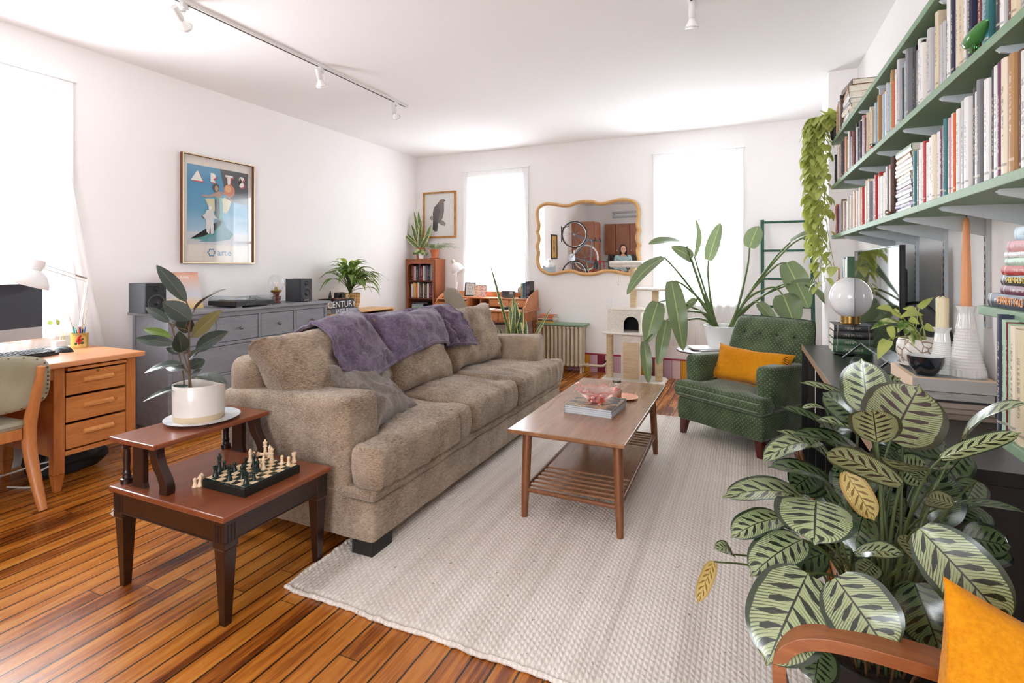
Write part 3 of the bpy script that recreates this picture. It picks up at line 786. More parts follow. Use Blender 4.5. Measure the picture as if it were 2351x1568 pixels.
for sx in (0, 1):
    for sy in (0, 1):
        cx = tx0+0.042 if sx == 0 else tx1-0.042; cy = ty0+0.042 if sy == 0 else ty1-0.042
        m = MB(); ox = -1 if sx == 0 else 1; oy = -1 if sy == 0 else 1
        def sq(h, ax, ay, z): return [(ax-h, ay-h, z), (ax+h, ay-h, z), (ax+h, ay+h, z), (ax-h, ay+h, z)]
        lv = sq(0.030, cx, cy, 0.39)+sq(0.030, cx, cy, 0.285)+sq(0.026, cx, cy, 0.278)+sq(0.0145, cx+ox*0.0, cy, 0.0)
        fs = [(k*4+i, (k+1)*4+i, (k+1)*4+(i+1) % 4, k*4+(i+1) % 4) for k in range(3) for i in range(4)]+[(0, 1, 2, 3), (15, 14, 13, 12)]
        m.add(lv, fs)
        for k in (-1, 0, 1):
            m.box(cx+k*0.014-0.003, cx+k*0.014+0.003, cy+oy*0.030-0.0015, cy+oy*0.030+0.0015, 0.305, 0.372, 1)
            m.box(cx+ox*0.030-0.0015, cx+ox*0.030+0.0015, cy+k*0.014-0.003, cy+k*0.014+0.003, 0.305, 0.372, 1)
        m.build('leg', [M_mah, pm('carved_groove', (14, 6, 4), 0.6)], st, bev=0.0015, world=True)
ux0, ux1, uz = -2.375, -2.09, 0.605
MB().box(ux0, ux1, 1.285, 1.825, uz-0.02, uz).build('upper_shelf', M_mah if False else M_mahtop, st, bev=0.004, world=True)
for yy in (1.325, 1.775):
    x = -2.325
    MB().lathe([(0.022, 0), (0.022, 0.02), (0.016, 0.022), (0.014, 0.035), (0.018, 0.04), (0.013, 0.046), (0.012, 0.06), (0.014, 0.1), (0.012, 0.14), (0.018, 0.146), (0.013, 0.152), (0.016, 0.165), (0.02, 0.175)], 16, (x, yy, tz)).build('spindle', M_mah, st, world=True)
    m = MB(); prof = [(-0.042, 0), (0.042, 0), (0.034, 0.02), (0.034, 0.16), (0.03, 0.175), (-0.03, 0.175), (-0.034, 0.16), (-0.034, 0.02)]
    m.prism([(a-2.235, b+tz) for a, b in prof], -0.011, 0.011, frame((0, yy, 0), (1, 0, 0), (0, 0, 1))).build('splat', M_mah, st, bev=0.002, world=True)
    ctr = catmull([(-2.135, 0.175), (-2.13, 0.14), (-2.112, 0.10), (-2.085, 0.065), (-2.068, 0.03), (-2.07, 0.0)], 5); hw = 0.024
    L = [(p[0]-hw, p[1]) for p in ctr]; Rr = [(p[0]+hw, p[1]) for p in ctr]
    poly = L+Rr[::-1]
    MB().prism([(a, b+tz) for a, b in poly], -0.017, 0.017, frame((0, yy, 0), (1, 0, 0), (0, 0, 1)), smooth=False).build('scroll_bracket', M_mah, st, bev=0.002, world=True)

# ------------------------------------------------------------------ chess set on it
bx0, bx1, by0, by1, bz0, bz1 = -1.998, -1.757, 1.420, 1.694, tz, tz+0.037
def chess_mat():
    t = NT('chess_squares'); v = t.coord('Object', (1, 1, 1))
    sp = t.t.nodes.new('ShaderNodeSeparateXYZ'); t.t.links.new(v, sp.inputs[0])
    a = t.math('FLOOR', t.math('DIVIDE', t.math('ADD', sp.outputs[0], 0.112), 0.028)); b = t.math('FLOOR', t.math('DIVIDE', t.math('ADD', sp.outputs[1], 0.128), 0.032))
    ck = t.math('GREATER_THAN', t.math('FRACT', t.math('MULTIPLY', t.math('ADD', a, b), 0.5)), 0.25)
    t.set(Base_Color=t.mix(ck, rgba((234, 208, 166)), rgba((30, 46, 40))), Roughness=0.35); return t.m
bc = ((bx0+bx1)/2, (by0+by1)/2, bz0)
M_chg = pm('dark_green_lacquer', (16, 28, 26), 0.3, coat=0.3)
t = thing('chess_board', 'folding dark green chess board box on the end table', 'chess board', bc)
hx, hy = (bx1-bx0)/2, (by1-by0)/2
MB().box(-hx, hx, -hy, hy, 0, 0.033).box(-hx+0.004, hx-0.004, -hy+0.004, hy-0.004, 0.033, 0.0365).build('case', M_chg, t, bev=0.002)
MB().box(-0.112, 0.112, -0.128, 0.128, 0.0365, 0.0372).build('playing_surface', chess_mat(), t)
M_cb = pm('dark_green_wood', (20, 38, 32), 0.35); M_cw = wood('pale_boxwood', (224, 194, 156), (240, 216, 184), (4, 4, 4), 10, 0.45)
PROF = {
 'pawn': [(0.0105, 0), (0.0105, 0.004), (0.008, 0.007), (0.006, 0.014), (0.0055, 0.021), (0.0075, 0.023), (0.0055, 0.025), (0.0068, 0.029), (0.0062, 0.034), (0.003, 0.037), (0, 0.0375)],
 'rook': [(0.0115, 0), (0.0115, 0.005), (0.009, 0.009), (0.0072, 0.018), (0.007, 0.028), (0.0095, 0.031), (0.0098, 0.042), (0.0075, 0.042), (0.007, 0.037), (0, 0.037)],
 'bishop': [(0.0115, 0), (0.0115, 0.005), (0.009, 0.009), (0.0065, 0.018), (0.0055, 0.030), (0.0088, 0.033), (0.0058, 0.036), (0.0076, 0.042), (0.0066, 0.048), (0.003, 0.053), (0.003, 0.056), (0, 0.057)],
 'queen': [(0.0125, 0), (0.0125, 0.006), (0.0095, 0.01), (0.007, 0.022), (0.006, 0.036), (0.0098, 0.039), (0.0062, 0.043), (0.0075, 0.05), (0.0105, 0.059), (0.006, 0.059), (0.004, 0.063), (0.002, 0.066), (0, 0.066)],
 'king': [(0.0125, 0), (0.0125, 0.006), (0.0095, 0.01), (0.007, 0.022), (0.006, 0.040), (0.0102, 0.043), (0.0065, 0.047), (0.0078, 0.054), (0.010, 0.062), (0.007, 0.064), (0.004, 0.066), (0.004, 0.072), (0, 0.073)]}
def piece(kind, px, py, dark, label, z=None, lying=False, az=0.0):
    zz = bz0+0.0374 if z is None else z
    p = on(430+px*0.12335, 1000+py*0.12335, 'Z', zz)
    o = MB()
    if kind == 'knight':
        o.lathe([(0.0115, 0), (0.0115, 0.005), (0.009, 0.009), (0.0075, 0.014), (0.0, 0.014)], 14)
        poly = [(-0.007, 0.012), (0.008, 0.012), (0.006, 0.024), (0.009, 0.034), (0.006, 0.043), (0.001, 0.047), (-0.001, 0.044), (-0.008, 0.038), (-0.012, 0.032), (-0.010, 0.028), (-0.003, 0.031), (-0.004, 0.024)]
        o.prism(poly, -0.0045, 0.0045, frame((0, 0, 0), (1, 0, 0), (0, 0, 1)))
    else: o.lathe(PROF[kind], 14)
    if kind == 'king': o.box(-0.0045, 0.0045, -0.0015, 0.0015, 0.071, 0.074)
    ob = o.build('chess_'+kind, M_cb if dark else M_cw, bev=0.0012 if kind == 'knight' else 0)
    tag(ob, label, 'chess piece', 'chess pieces on and beside the board')
    ob.location = p; ob.rotation_euler = (0, R(90), az) if lying else (0, 0, az)
    if lying: ob.location.z += 0.0115
for a in (
 ('rook', 525, 760, 1, 'dark green rook at the near left corner of the chess board'),
 ('king', 600, 668, 1, 'tallest dark green chess piece behind the corner rook'),
 ('pawn', 692, 632, 1, 'dark green pawn just right of the tallest dark piece'),
 ('queen', 782, 832, 1, 'dark green queen two squares in from the near board edge'),
 ('pawn', 885, 655, 1, 'dark green pawn behind the dark queen, towards the board centre'),
 ('pawn', 1060, 690, 1, 'dark green pawn standing behind the dark bishop'),
 ('bishop', 1020, 795, 1, 'dark green bishop between the dark queen and the front rook'),
 ('rook', 1095, 892, 1, 'dark green rook at the near front corner of the board'),
 ('pawn', 1240, 828, 1, 'dark green pawn just right of the front corner rook'),
 ('pawn', 1268, 705, 1, 'dark green pawn touching the front of the dark knight'),
 ('bishop', 1238, 575, 1, 'dark green bishop among the pale pieces at the board centre'),
 ('knight', 1305, 655, 1, 'dark green knight at the middle of the board'),
 ('bishop', 1172, 485, 0, 'pale bishop at the far left side of the board'),
 ('pawn', 1238, 455, 0, 'pale pawn behind the bishop at the far left side'),
 ('king', 1450, 378, 0, 'tallest pale chess piece at the far edge of the board'),
 ('queen', 1572, 502, 0, 'pale queen in front of another pale piece, right of the pale king'),
 ('bishop', 1535, 405, 0, 'pale bishop half hidden behind the pale queen'),
 ('pawn', 1762, 525, 0, 'pale pawn left of another pawn near the far right corner'),
 ('pawn', 1885, 550, 0, 'pale pawn beside the rook near the far right corner'),
 ('rook', 1985, 496, 0, 'pale rook at the far right corner of the board'),
 ('pawn', 1343, 590, 0, 'pale pawn in the middle, beside the dark knight'),
 ('bishop', 1418, 630, 0, 'pale bishop standing at the middle of the board')): piece(*a)
piece('bishop', 1300, 400, 0, 'pale chess piece lying on its side at the far left', lying=True, az=R(35))
piece('pawn', 140, 957, 0, 'pale pawn off the board on the table top', z=tz)
piece('knight', 238, 945, 0, 'pale knight off the board, next to the lone pawn', z=tz, az=R(20))
piece('knight', 262, 905, 0, 'pale knight off the board against the box side', z=tz, az=R(60))
piece('pawn', 1090, 560, 1, 'dark green pawn off the board behind its far left side', z=tz)

# ------------------------------------------------------------------ coffee table and the things on it
M_wal = wood('walnut_veneer', (128, 84, 54), (160, 112, 76), (10, 1.0, 10), 2.5, 0.27, 0.35, 0.0)
M_wal2 = wood('walnut_solid', (108, 62, 34), (142, 88, 50), (12, 12, 1.5), 3, 0.35, 0.2)
ct = thing('coffee_table', 'mid-century walnut coffee table with a slatted lower shelf', 'table', (-0.83, 3.15, 0))
cx0, cx1, cy0, cy1, cz = -1.14, -0.525, 2.492, 3.885, 0.45
MB().box(cx0, cx1, cy0, cy1, cz-0.02, cz).build('tabletop', M_wal, ct, bev=0.004, world=True)
m = MB().box(cx0+0.09, cx1-0.06, cy0+0.12, cy0+0.14, 0.385, 0.43).box(cx0+0.09, cx1-0.06, 3.66, 3.68, 0.385, 0.43).box(cx0+0.10, cx0+0.12, cy0+0.12, 3.68, 0.385, 0.43).box(cx1-0.08, cx1-0.06, cy0+0.12, 3.68, 0.385, 0.43)
m.build('apron', M_wal2, ct, bev=0.002, world=True)
FT = {(0, 0): (-1.042, 2.492), (1, 0): (-0.545, 2.478), (0, 1): (-1.05, 3.70), (1, 1): (-0.568, 3.69)}
TP = {(0, 0): (-1.05, 2.555), (1, 0): (-0.572, 2.545), (0, 1): (-1.05, 3.65), (1, 1): (-0.585, 3.64)}
RB = {}
for k in FT:
    f, p = FT[k], TP[k]
    MB().tube([(f[0], f[1], 0.011), (f[0]*0.65+p[0]*0.35, f[1]*0.65+p[1]*0.35, 0.16), (p[0], p[1], 0.432)], [0.016, 0.0215, 0.0245], 20).build('leg', M_wal2, ct, world=True)
    q = 0.145/0.43; RB[k] = (f[0]*(1-q)+p[0]*q, f[1]*(1-q)+p[1]*q)
zs = 0.15
for s in (0, 1):
    a, b = RB[(s, 0)], RB[(s, 1)]
    MB().tube([(a[0], a[1], zs), (b[0], b[1], zs)], 0.0125, 12).build('side_rail', M_wal2, ct, world=True)
for s in (0, 1):
    a, b = RB[(0, s)], RB[(1, s)]
    MB().tube([(a[0], a[1], zs-0.005), (b[0], b[1], zs-0.005)], 0.0115, 12).build('end_rail', M_wal2, ct, world=True)
xl, xr = RB[(0, 0)][0], RB[(1, 0)][0]; yn, yf = RB[(0, 0)][1], RB[(0, 1)][1]
MB().box(xl+0.005, xr-0.005, yn+0.31, yf-0.31, zs-0.006, zs+0.006).build('shelf_panel', M_wal, ct, bev=0.002, world=True)
for k in range(5):
    for y in (yn+0.055+k*0.052, yf-0.055-k*0.052):
        MB().box(xl+0.003, xr-0.003, y-0.014, y+0.014, zs-0.005, zs+0.006).build('slat', M_wal, ct, bev=0.002, world=True)
# magazines
mag_cols = [(150, 160, 160), (196, 200, 204), (172, 178, 184), (120, 140, 130)]
def cover_art():
    t = NT('magazine_cover_art'); v = t.coord('Object', (1, 1, 1))
    a = t.n('ShaderNodeTexVoronoi', i_Vector=v, i_Scale=13.0); n_ = t.noise(v, 9, 3, 0.6, 1.5)
    t.set(Base_Color=t.ramp(n_, (0.36, rgba((34, 44, 46))), (0.46, rgba((62, 72, 62))), (0.54, rgba((196, 150, 116))), (0.60, rgba((90, 112, 92))), (0.72, rgba((222, 206, 96)))), Roughness=0.25)
    return t.m
z = cz
for k in range(4):
    t = thing('magazine', ['lowest magazine of the coffee table stack', 'second magazine from the bottom of the coffee table stack', 'magazine just under the top one of the coffee table stack', 'picture-covered magazine on top of the coffee table stack, under the bowl'][k], 'magazine', (-0.815, 3.055, z), R((-4, -3.2, -4.4, -3.8)[k]), 'magazines stacked on the coffee table')
    MB().box(-0.139, 0.139, -0.15, 0.15, 0.0007, 0.0105).build('pages', pm('magazine_pages', (208, 212, 216), 0.6), t, bev=0.001)
    MB().box(-0.140, 0.141, -0.151, 0.151, 0.0103, 0.0112).box(-0.140, 0.141, -0.151, 0.151, 0, 0.0008).box(-0.1408, -0.1398, -0.151, 0.151, 0, 0.0112).build('cover', cover_art() if k == 3 else pm('magazine_cover_%d' % k, mag_cols[k], 0.4), t)
    z += 0.0113
M_pink = pane('pink_pressed_glass', (1.0, 0.92, 0.91), 0.10, 0.02, (1, 0.9, 0.9))
t = thing('glass_bowl', 'pink pressed glass bowl with two handles on the magazines', 'bowl', (-0.815, 3.07, z), R(-10))
def bowl_fn(ro, inner):
    def fn(u, v):
        a = 2*PI*u; ru = 0.045+(0.118-0.045)*v**0.75
        rr = ru*(1+0.030*math.cos(26*a)*v*(1-inner)+0.05*math.cos(2*a)*v)
        zz = 0.012+0.058*v**1.5+0.006*math.cos(8*a)*v**3+(0.004 if inner else 0)+0.016*max(0, math.cos(2*a))**6*v**3
        if inner: rr -= 0.004
        return (rr*math.cos(a)*1.0, rr*math.sin(a)*0.92, zz)
    return fn
m = MB().grid(bowl_fn(0, 0), 104, 10).grid(bowl_fn(0, 1), 104, 10)
m.build('bowl_body', M_pink, t)
rim = [bowl_fn(0, 0)(k/104, 1.0) for k in range(104)]
MB().tube(rim, 0.0028, 6, closed=True).build('rim', pane('pink_glass_rim', (1.0, 0.66, 0.62), 0.12, 0.02, (1, .8, .8)), t)
MB().lathe([(0.0, 0), (0.05, 0), (0.052, 0.004), (0.047, 0.014), (0.0, 0.012)], 32).build('foot', pane('pink_glass_foot', (1.0, 0.6, 0.54), 0.1, 0.02, (1, .8, .8)), t)
for s in (1, -1):
    MB().tube(bez((s*0.116, -0.018, 0.082), (s*0.16, 0, 0.100), (s*0.116, 0.018, 0.082), 10), 0.0035, 8).build('handle', M_pink, t)
rnd = random.Random(4)
for k in range(6):
    c_ = (Vector((0.035*math.cos(k*1.05), 0.035*math.sin(k*1.05), 0.024)) if k < 5 else Vector((0, 0, 0.03)))
    o = tag(MB().ball((0, 0, 0), (0.013, 0.009, 0.008), 10, 8).build('wrapped_candy', pm('candy_wrap_%d' % (k % 3), [(216, 120, 116), (244, 226, 222), (232, 176, 180)][k % 3], 0.3)), 'wrapped candy inside the pink glass bowl', 'candy', 'wrapped candies in the pink bowl')
    o.location = Vector(t.location)+c_; o.rotation_euler = (0, 0, k*0.9)
M_cop = pm('copper', (236, 178, 150), 0.32, 1.0)
pl = on(1432, 914, 'Z', cz)
t = thing('copper_plate', 'small round copper plate at the far end of the coffee table', 'plate', pl)
MB().lathe([(0, 0), (0.055, 0), (0.06, 0.003), (0.088, 0.010), (0.089, 0.012), (0.06, 0.006), (0, 0.004)], 40).build('dish', M_cop, t)
MB().tube([(0.0885*math.cos(a), 0.0885*math.sin(a), 0.011) for a in (2*PI*k/40 for k in range(40))], 0.002, 6, closed=True).build('rolled_rim', M_cop, t)
jp = (pl.x-0.040, pl.y-0.022, cz+0.004)
t = thing('glass_jar', 'lidded glass jar standing on the copper plate', 'jar', jp)
M_clear = pane('clear_glass', (0.97, 0.98, 0.98), 0.06)
MB().lathe([(0.0, 0.002), (0.030, 0.002), (0.034, 0.006), (0.034, 0.075), (0.030, 0.088), (0.027, 0.095), (0.027, 0.108)], 32, capt=False).build('jar_body', M_clear, t)
MB().lathe([(0.0, 0.004), (0.031, 0.004), (0.0315, 0.045), (0.022, 0.066), (0.0, 0.062)], 24).build('candle_wax', mottled('jar_contents', (228, 200, 178), (170, 96, 60), 28, 0.6), t)
MB().lathe([(0.0, 0.116), (0.027, 0.116), (0.029, 0.114), (0.029, 0.100), (0.0285, 0.099)], 32, capb=False).build('lid', pm('zinc_lid', (150, 146, 140), 0.35, 0.9), t)

# ------------------------------------------------------------------ green armchair with the ochre lumbar pillow
def dots_mat():
    t = NT('green_dotted_upholstery')
    uv = t.n('ShaderNodeUVMap'); uv.uv_map = 'UVMap'; sp = t.t.nodes.new('ShaderNodeSeparateXYZ'); t.t.links.new(uv.outputs[0], sp.inputs[0])
    P_ = 0.030
    def cell(o):
        a = t.math('SUBTRACT', t.math('FRACT', t.math('ADD', t.math('DIVIDE', sp.outputs[0], P_), o)), 0.5)
        b = t.math('SUBTRACT', t.math('FRACT', t.math('ADD', t.math('DIVIDE', sp.outputs[1], P_), o)), 0.5)
        return t.math('ADD', t.math('ABSOLUTE', a), t.math('ABSOLUTE', b))
    d = t.math('MINIMUM', cell(0.0), cell(0.5))
    dot = t.math('LESS_THAN', d, 0.155)
    f = t.noise(t.coord('Object', (1, 1, 1)), 8, 4)
    base = t.ramp(f, (0.35, rgba((60, 73, 50))), (0.65, rgba((86, 101, 72))))
    t.set(Base_Color=t.mix(t.math('MULTIPLY', dot, 0.6), base, rgba((150, 160, 134))), Roughness=0.75)
    t.b.inputs['Sheen Weight'].default_value = 0.4; t.b.inputs['Sheen Roughness'].default_value = 0.35; t.b.inputs['Specular IOR Level'].default_value = 0.2
    t.bump(t.noise(t.coord('Object', (1, 1, 1)), 260, 2), 0.2, 0.002)
    return t.m
M_dot = dots_mat(); M_pipe = pm('green_piping', (36, 48, 34), 0.7)
def boxuv(o):
    me = o.data
    l = me.uv_layers.get('UVMap') or me.uv_layers.new(name='UVMap')
    for p in me.polygons:
        n_ = p.normal; k = max(range(3), key=lambda i: abs(n_[i])*(1.0 if i != 2 else 1.05))
        for li in p.loop_indices:
            c_ = me.vertices[me.loops[li].vertex_index].co
            l.data[li].uv = (c_.y, c_.z) if k == 0 else (c_.x, c_.z) if k == 1 else (c_.x, c_.y)
    return o
ac = thing('armchair', 'green dotted armchair with buttoned back by the black shelf unit', 'armchair', (0.006, 4.338, 0.012), R(-34.3))
m = MB(); cushion(m, [(-0.355, -0.36), (0.355, -0.36), (0.335, 0.36), (-0.335, 0.36)], 0.115, 0.285, edge=0.02, crown=0, r=0.03, wob=0.004, seed=31)
boxuv(m.build('base', M_dot, ac))
m = MB(); cushion(m, [(-0.245, 0.22), (-0.245, -0.245), (-0.375, -0.245), (-0.375, -0.385), (0.375, -0.385), (0.375, -0.245), (0.245, -0.245), (0.245, 0.22)], 0.287, 0.405, edge=0.04, crown=0.014, r=0.03, wob=0.006, seed=32, step=0.03)
boxuv(m.build('seat_cushion', M_dot, ac))
def ac_arm(s):
    m = MB(); x0, x1 = (0.225, 0.372)
    poly = [(x0+0.02, 0.285), (x1-0.03, 0.285), (x1-0.01, 0.40), (x1, 0.53), (x1-0.012, 0.60), (x0+0.012, 0.60), (x0, 0.53), (x0+0.012, 0.40)]
    ol = rounded_outline(poly, 0.055, 6, 0.05); N = len(ol)
    ys = [(0.33, 0, -0.03), (0.2, 0, -0.02), (0.05, 0, -0.008), (-0.1, 0, 0), (-0.2, 0, 0), (-0.235, 0.004, 0), (-0.255, 0.014, -0.004), (-0.265, 0.034, -0.008)]
    vs = []; fs = []
    for y, ins, dz in ys:
        for p in ol:
            d = Vector((p.x-(x0+x1)/2, (p.y-0.5)*0.6)); d = d.normalized() if d.length > 1e-6 else d
            vs.append((s*(p.x-d.x*ins), y, p.y-d.y*ins+dz*max(0, (p.y-0.35)/0.25)))
    for a in range(len(ys)-1):
        for i in range(N):
            j = (i+1) % N; f = (a*N+i, a*N+j, (a+1)*N+j, (a+1)*N+i); fs.append(f if s < 0 else f[::-1])
    f = tuple((len(ys)-1)*N+i for i in range(N)); fs.append(f if s < 0 else f[::-1])
    m.add(vs, fs, 0, True); boxuv(m.build('arm', M_dot, ac, angle=80))
ac_arm(1); ac_arm(-1)
def back_fn(side):
    def fn(u, v):
        a = 2*u-1; hw = 0.345-0.03*v**6
        x = a*hw*(1-0.02*v)
        top = 0.885-0.010*abs(a)**4
        z = 0.27+(top-0.27)*v
        lean = 0.16+0.20*v
        edge = (1-abs(a)**10)*(1-v**14) if v > 0.5 else (1-abs(a)**10)
        y = lean+(-0.075 if side < 0 else 0.06)*max(0, edge)**0.5
        if side < 0:
            for bx in (-0.21, -0.07, 0.07, 0.21):
                for bv in (0.79,):
                    y += 0.028*math.exp(-(((x-bx)/0.03)**2+((v-bv)/0.05)**2))
        return (x, y, z)
    return fn
m = MB().grid(back_fn(-1), 60, 40).grid(lambda u, v: back_fn(1)(1-u, v), 60, 40)
boxuv(m.build('backrest', M_dot, ac, angle=80))
for bx in (-0.21, -0.07, 0.07, 0.21):
    c_ = back_fn(-1)(0.5+bx/(2*0.345), 0.79)
    MB().ball((c_[0], c_[1]-0.002, c_[2]), (0.011, 0.007, 0.011), 14, 8).build('button', M_pipe, ac)
pp = [Vector(back_fn(-1)(0.0, v/30))*0.5+Vector(back_fn(1)(0.0, v/30))*0.5 for v in range(8, 30)]+[Vector(back_fn(-1)(u/40, 1.0))*0.5+Vector(back_fn(1)(u/40, 1.0))*0.5 for u in range(41)]+[Vector(back_fn(-1)(1.0, v/30))*0.5+Vector(back_fn(1)(1.0, v/30))*0.5 for v in range(29, 7, -1)]
MB().tube(pp, 0.005, 6).build('piping', M_pipe, ac)
MB().tube([(-0.345+0.69*k/20, -0.388, 0.372) for k in range(21)], 0.004, 6).tube([(-0.345+0.69*k/20, -0.388, 0.318) for k in range(21)], 0.004, 6).build('piping', M_dot, ac)
M_red = wood('red_stained_leg', (70, 20, 18), (98, 32, 26), (10, 10, 2), 4, 0.35, 0.2)
for x, y in ((-0.31, -0.315), (0.31, -0.315), (-0.28, 0.31), (0.28, 0.31)):
    m = MB(); k1, k0 = 0.028, 0.017; dx = 0.012*(1 if x > 0 else -1); dy = 0.012*(1 if y > 0 else -1); zb = 0.002
    v = [(x+dx+a*k0, y+dy+b*k0, zb) for a, b in ((-1, -1), (1, -1), (1, 1), (-1, 1))]+[(x+a*k1, y+b*k1, 0.125) for a, b in ((-1, -1), (1, -1), (1, 1), (-1, 1))]
    m.add(v, [(3, 2, 1, 0), (4, 5, 6, 7)]+[(i, (i+1) % 4, 4+(i+1) % 4, 4+i) for i in range(4)]).build('leg', M_red, ac, bev=0.002)
M_och = fabric('ochre_linen', (196, 122, 12), (220, 146, 24), (1, 1, 1), 120, 4, 0.15, sheen=0.1)
lx, ly = Vector((0.826, -0.564, 0)), Vector((0.564, 0.826, 0))
lp = Vector((0.006, 4.338, 0))-ly*0.02+lx*0.045
t = thing('lumbar_pillow', 'ochre lumbar pillow with fringed edge on the green armchair', 'pillow', (lp.x, lp.y, 0.55))
fz = (Vector((0, 0, 1))*math.cos(R(22))+ly*math.sin(R(22))).normalized()
Mx = Matrix((lx, fz.cross(lx), fz)).transposed().to_4x4() @ Matrix.Rotation(R(1), 4, 'Y')
m = MB(); pillow(m, 0.60, 0.27, 0.15, Mx, seed=41, wob=0.012, n=32, pw=0.5, pinch=0.12, wscale=7, crease=0.005); m.build('cover', M_och, t)
m = MB(); rnd = random.Random(8)
for k in range(60):
    a = -0.28+0.56*k/59; p = Mx @ Vector((a, -0.004, -0.128)); q = Mx @ Vector((a+rnd.uniform(-.008, .008), -0.012-rnd.uniform(0, .006), -0.142)); m.tube([p, q], [0.003, 0.0015], 4)
for k in range(26):
    a = -0.11+0.22*k/25; p = Mx @ Vector((0.282, -0.01, a)); q = Mx @ Vector((0.255+rnd.uniform(-.01, .01), -0.055, a+rnd.uniform(-.01, .01))); m.tube([p, q], [0.003, 0.002], 4, k % 2)
m.build('fringe', [M_och, pm('dark_fringe_thread', (120, 76, 16), 0.8)], t)
# ------------------------------------------------------------------ grey chest of drawers along the left wall
M_dres = wood('grey_stain', (122, 124, 131), (140, 142, 149), (6, 1.2, 6), 3, 0.45, 0.05)
M_dres2 = pm('grey_stain_gap', (40, 40, 44), 0.7)
M_knob = pm('pewter_knob', (120, 120, 124), 0.3, 0.8)
dx0, dx1, dy0, dy1, dz = -4.29, -3.87, 2.485, 4.085, 0.95
dr = thing('chest_of_drawers', 'long grey eight-drawer chest along the left wall', 'dresser', ((dx0+dx1)/2, (dy0+dy1)/2, 0))
MB().box(dx0-0.005, dx1+0.022, dy0-0.035, dy1+0.035, dz-0.022, dz).build('top', M_dres, dr, bev=0.003, world=True)
m = MB()
for y in (dy0, dy1-0.035):
    m.box(dx0, dx0+0.03, y, y+0.035, 0, dz-0.022).box(dx1-0.03, dx1, y, y+0.035, 0, dz-0.022)
    m.box(dx0+0.03, dx1-0.03, y+0.008, y+0.027, 0.09, dz-0.022)
m.box(dx0, dx0+0.01, dy0+0.03, dy1-0.03, 0.09, dz-0.022)
m.box(dx1-0.022, dx1, dy0+0.03, dy1-0.03, 0.888, dz-0.022).box(dx1-0.022, dx1, dy0+0.03, dy1-0.03, 0.085, 0.125)
m.box(dx1-0.024, dx1-0.002, dy0+0.03, dy1-0.03, 0.655, 0.68).box(dx1-0.024, dx1-0.002, dy0+0.03, dy1-0.03, 0.415, 0.432)
m.build('carcass', M_dres, dr, bev=0.002, world=True)
MB().box(dx0+0.01, dx1-0.05, dy0+0.035, dy1-0.035, 0.1, dz-0.03).build('interior', M_dres2, dr, world=True)
def drawer(y0, y1, z0, z1, knobs):
    g = 0.004
    o = MB().box(dx1-0.03, dx1-0.006, y0+g, y1-g, z0+g, z1-g).build('drawer', M_dres, dr, bev=0.0025, world=True)
    for ky in knobs:
        k = MB(); kz = (z0+z1)/2
        k.tube([(dx1-0.008, ky, kz), (dx1+0.016, ky, kz)], [0.006, 0.0045], 12).ball((dx1+0.022, ky, kz), 0.0135, 16, 10)
        kk = k.build('knob', M_knob, o); kk.matrix_local = Matrix.Translation(-Vector(dr.location))
cols = [(2.52, 2.875), (2.895, 3.27), (3.297, 3.656), (3.69, 4.05)]
for y in (2.885, 3.283, 3.673): MB().box(dx1-0.024, dx1-0.002, y-0.011, y+0.011, 0.68, 0.888).build('divider', M_dres, dr, bev=0.002, world=True)
MB().box(dx1-0.024, dx1-0.002, 3.272, 3.294, 0.125, 0.66).build('divider', M_dres, dr, bev=0.002, world=True)
for a, b in cols: drawer(a, b, 0.68, 0.888, [(a+b)/2])
for z0, z1 in ((0.432, 0.655), (0.125, 0.415)):
    for a, b in ((2.52, 3.272), (3.294, 4.05)): drawer(a, b, z0, z1, [a+0.17, b-0.17])

# things on the chest, left to right
M_spk = pm('charcoal_vinyl', (58, 60, 64), 0.55); M_spf = pm('black_baffle', (24, 25, 28), 0.4); M_cone = pm('black_cone', (14, 14, 16), 0.5); M_ring = pm('grey_ring', (70, 72, 76), 0.35)
def speaker(label, y, s, flip=1):
    t = thing('bookshelf_speaker', label, 'speaker', (-4.065, y, dz), R(0), 'pair of speakers on the grey chest')
    w_, d_, h_ = 0.150*s, 0.20*s, 0.225*s
    MB().box(-d_/2, d_/2-0.012, -w_/2, w_/2, 0.004, h_).build('cabinet', M_spk, t, bev=0.004)
    MB().box(d_/2-0.012, d_/2, -w_/2, w_/2, 0.004, h_).build('baffle', M_spf, t, bev=0.005)
    Mx = frame((d_/2, 0, 0), (0, 1, 0), (0, 0, 1))
    wz, wr = 0.078*s, 0.058*s
    MB().tube([Mx @ Vector((wr*math.cos(a), wz+wr*math.sin(a), 0.001)) for a in (2*PI*k/36 for k in range(36))], 0.0035, 8, closed=True).build('woofer_ring', M_ring, t)
    MB().lathe([(wr-0.003, 0.003), (wr*0.8, 0.004), (wr*0.35, -0.006), (wr*0.33, 0.0), (wr*0.2, 0.006), (0, 0.008)], 32, M=Mx @ Matrix.Translation((0, wz, 0)), capb=False, capt=False).build('woofer', M_cone, t)
    MB().lathe([(0.026*s, 0.0), (0.024*s, 0.003), (0.016*s, -0.002), (0.012*s, 0.003), (0, 0.006)], 24, M=Mx @ Matrix.Translation((0, 0.178*s, 0)), capb=False, capt=False).build('tweeter', M_cone, t)
    MB().box(d_/2, d_/2+0.001, -0.028*s, 0.028*s, 0.012*s, 0.018*s).build('badge', pm('silver_badge', (190, 190, 195), 0.3, 0.8), t)
p = on(340, 713, 'X', -4.06); speaker('charcoal speaker at the left end of the grey chest', p.y, 1.0)
p = on(687, 692, 'X', -4.06); speaker('charcoal speaker at the right end of the grey chest', p.y, 1.0)
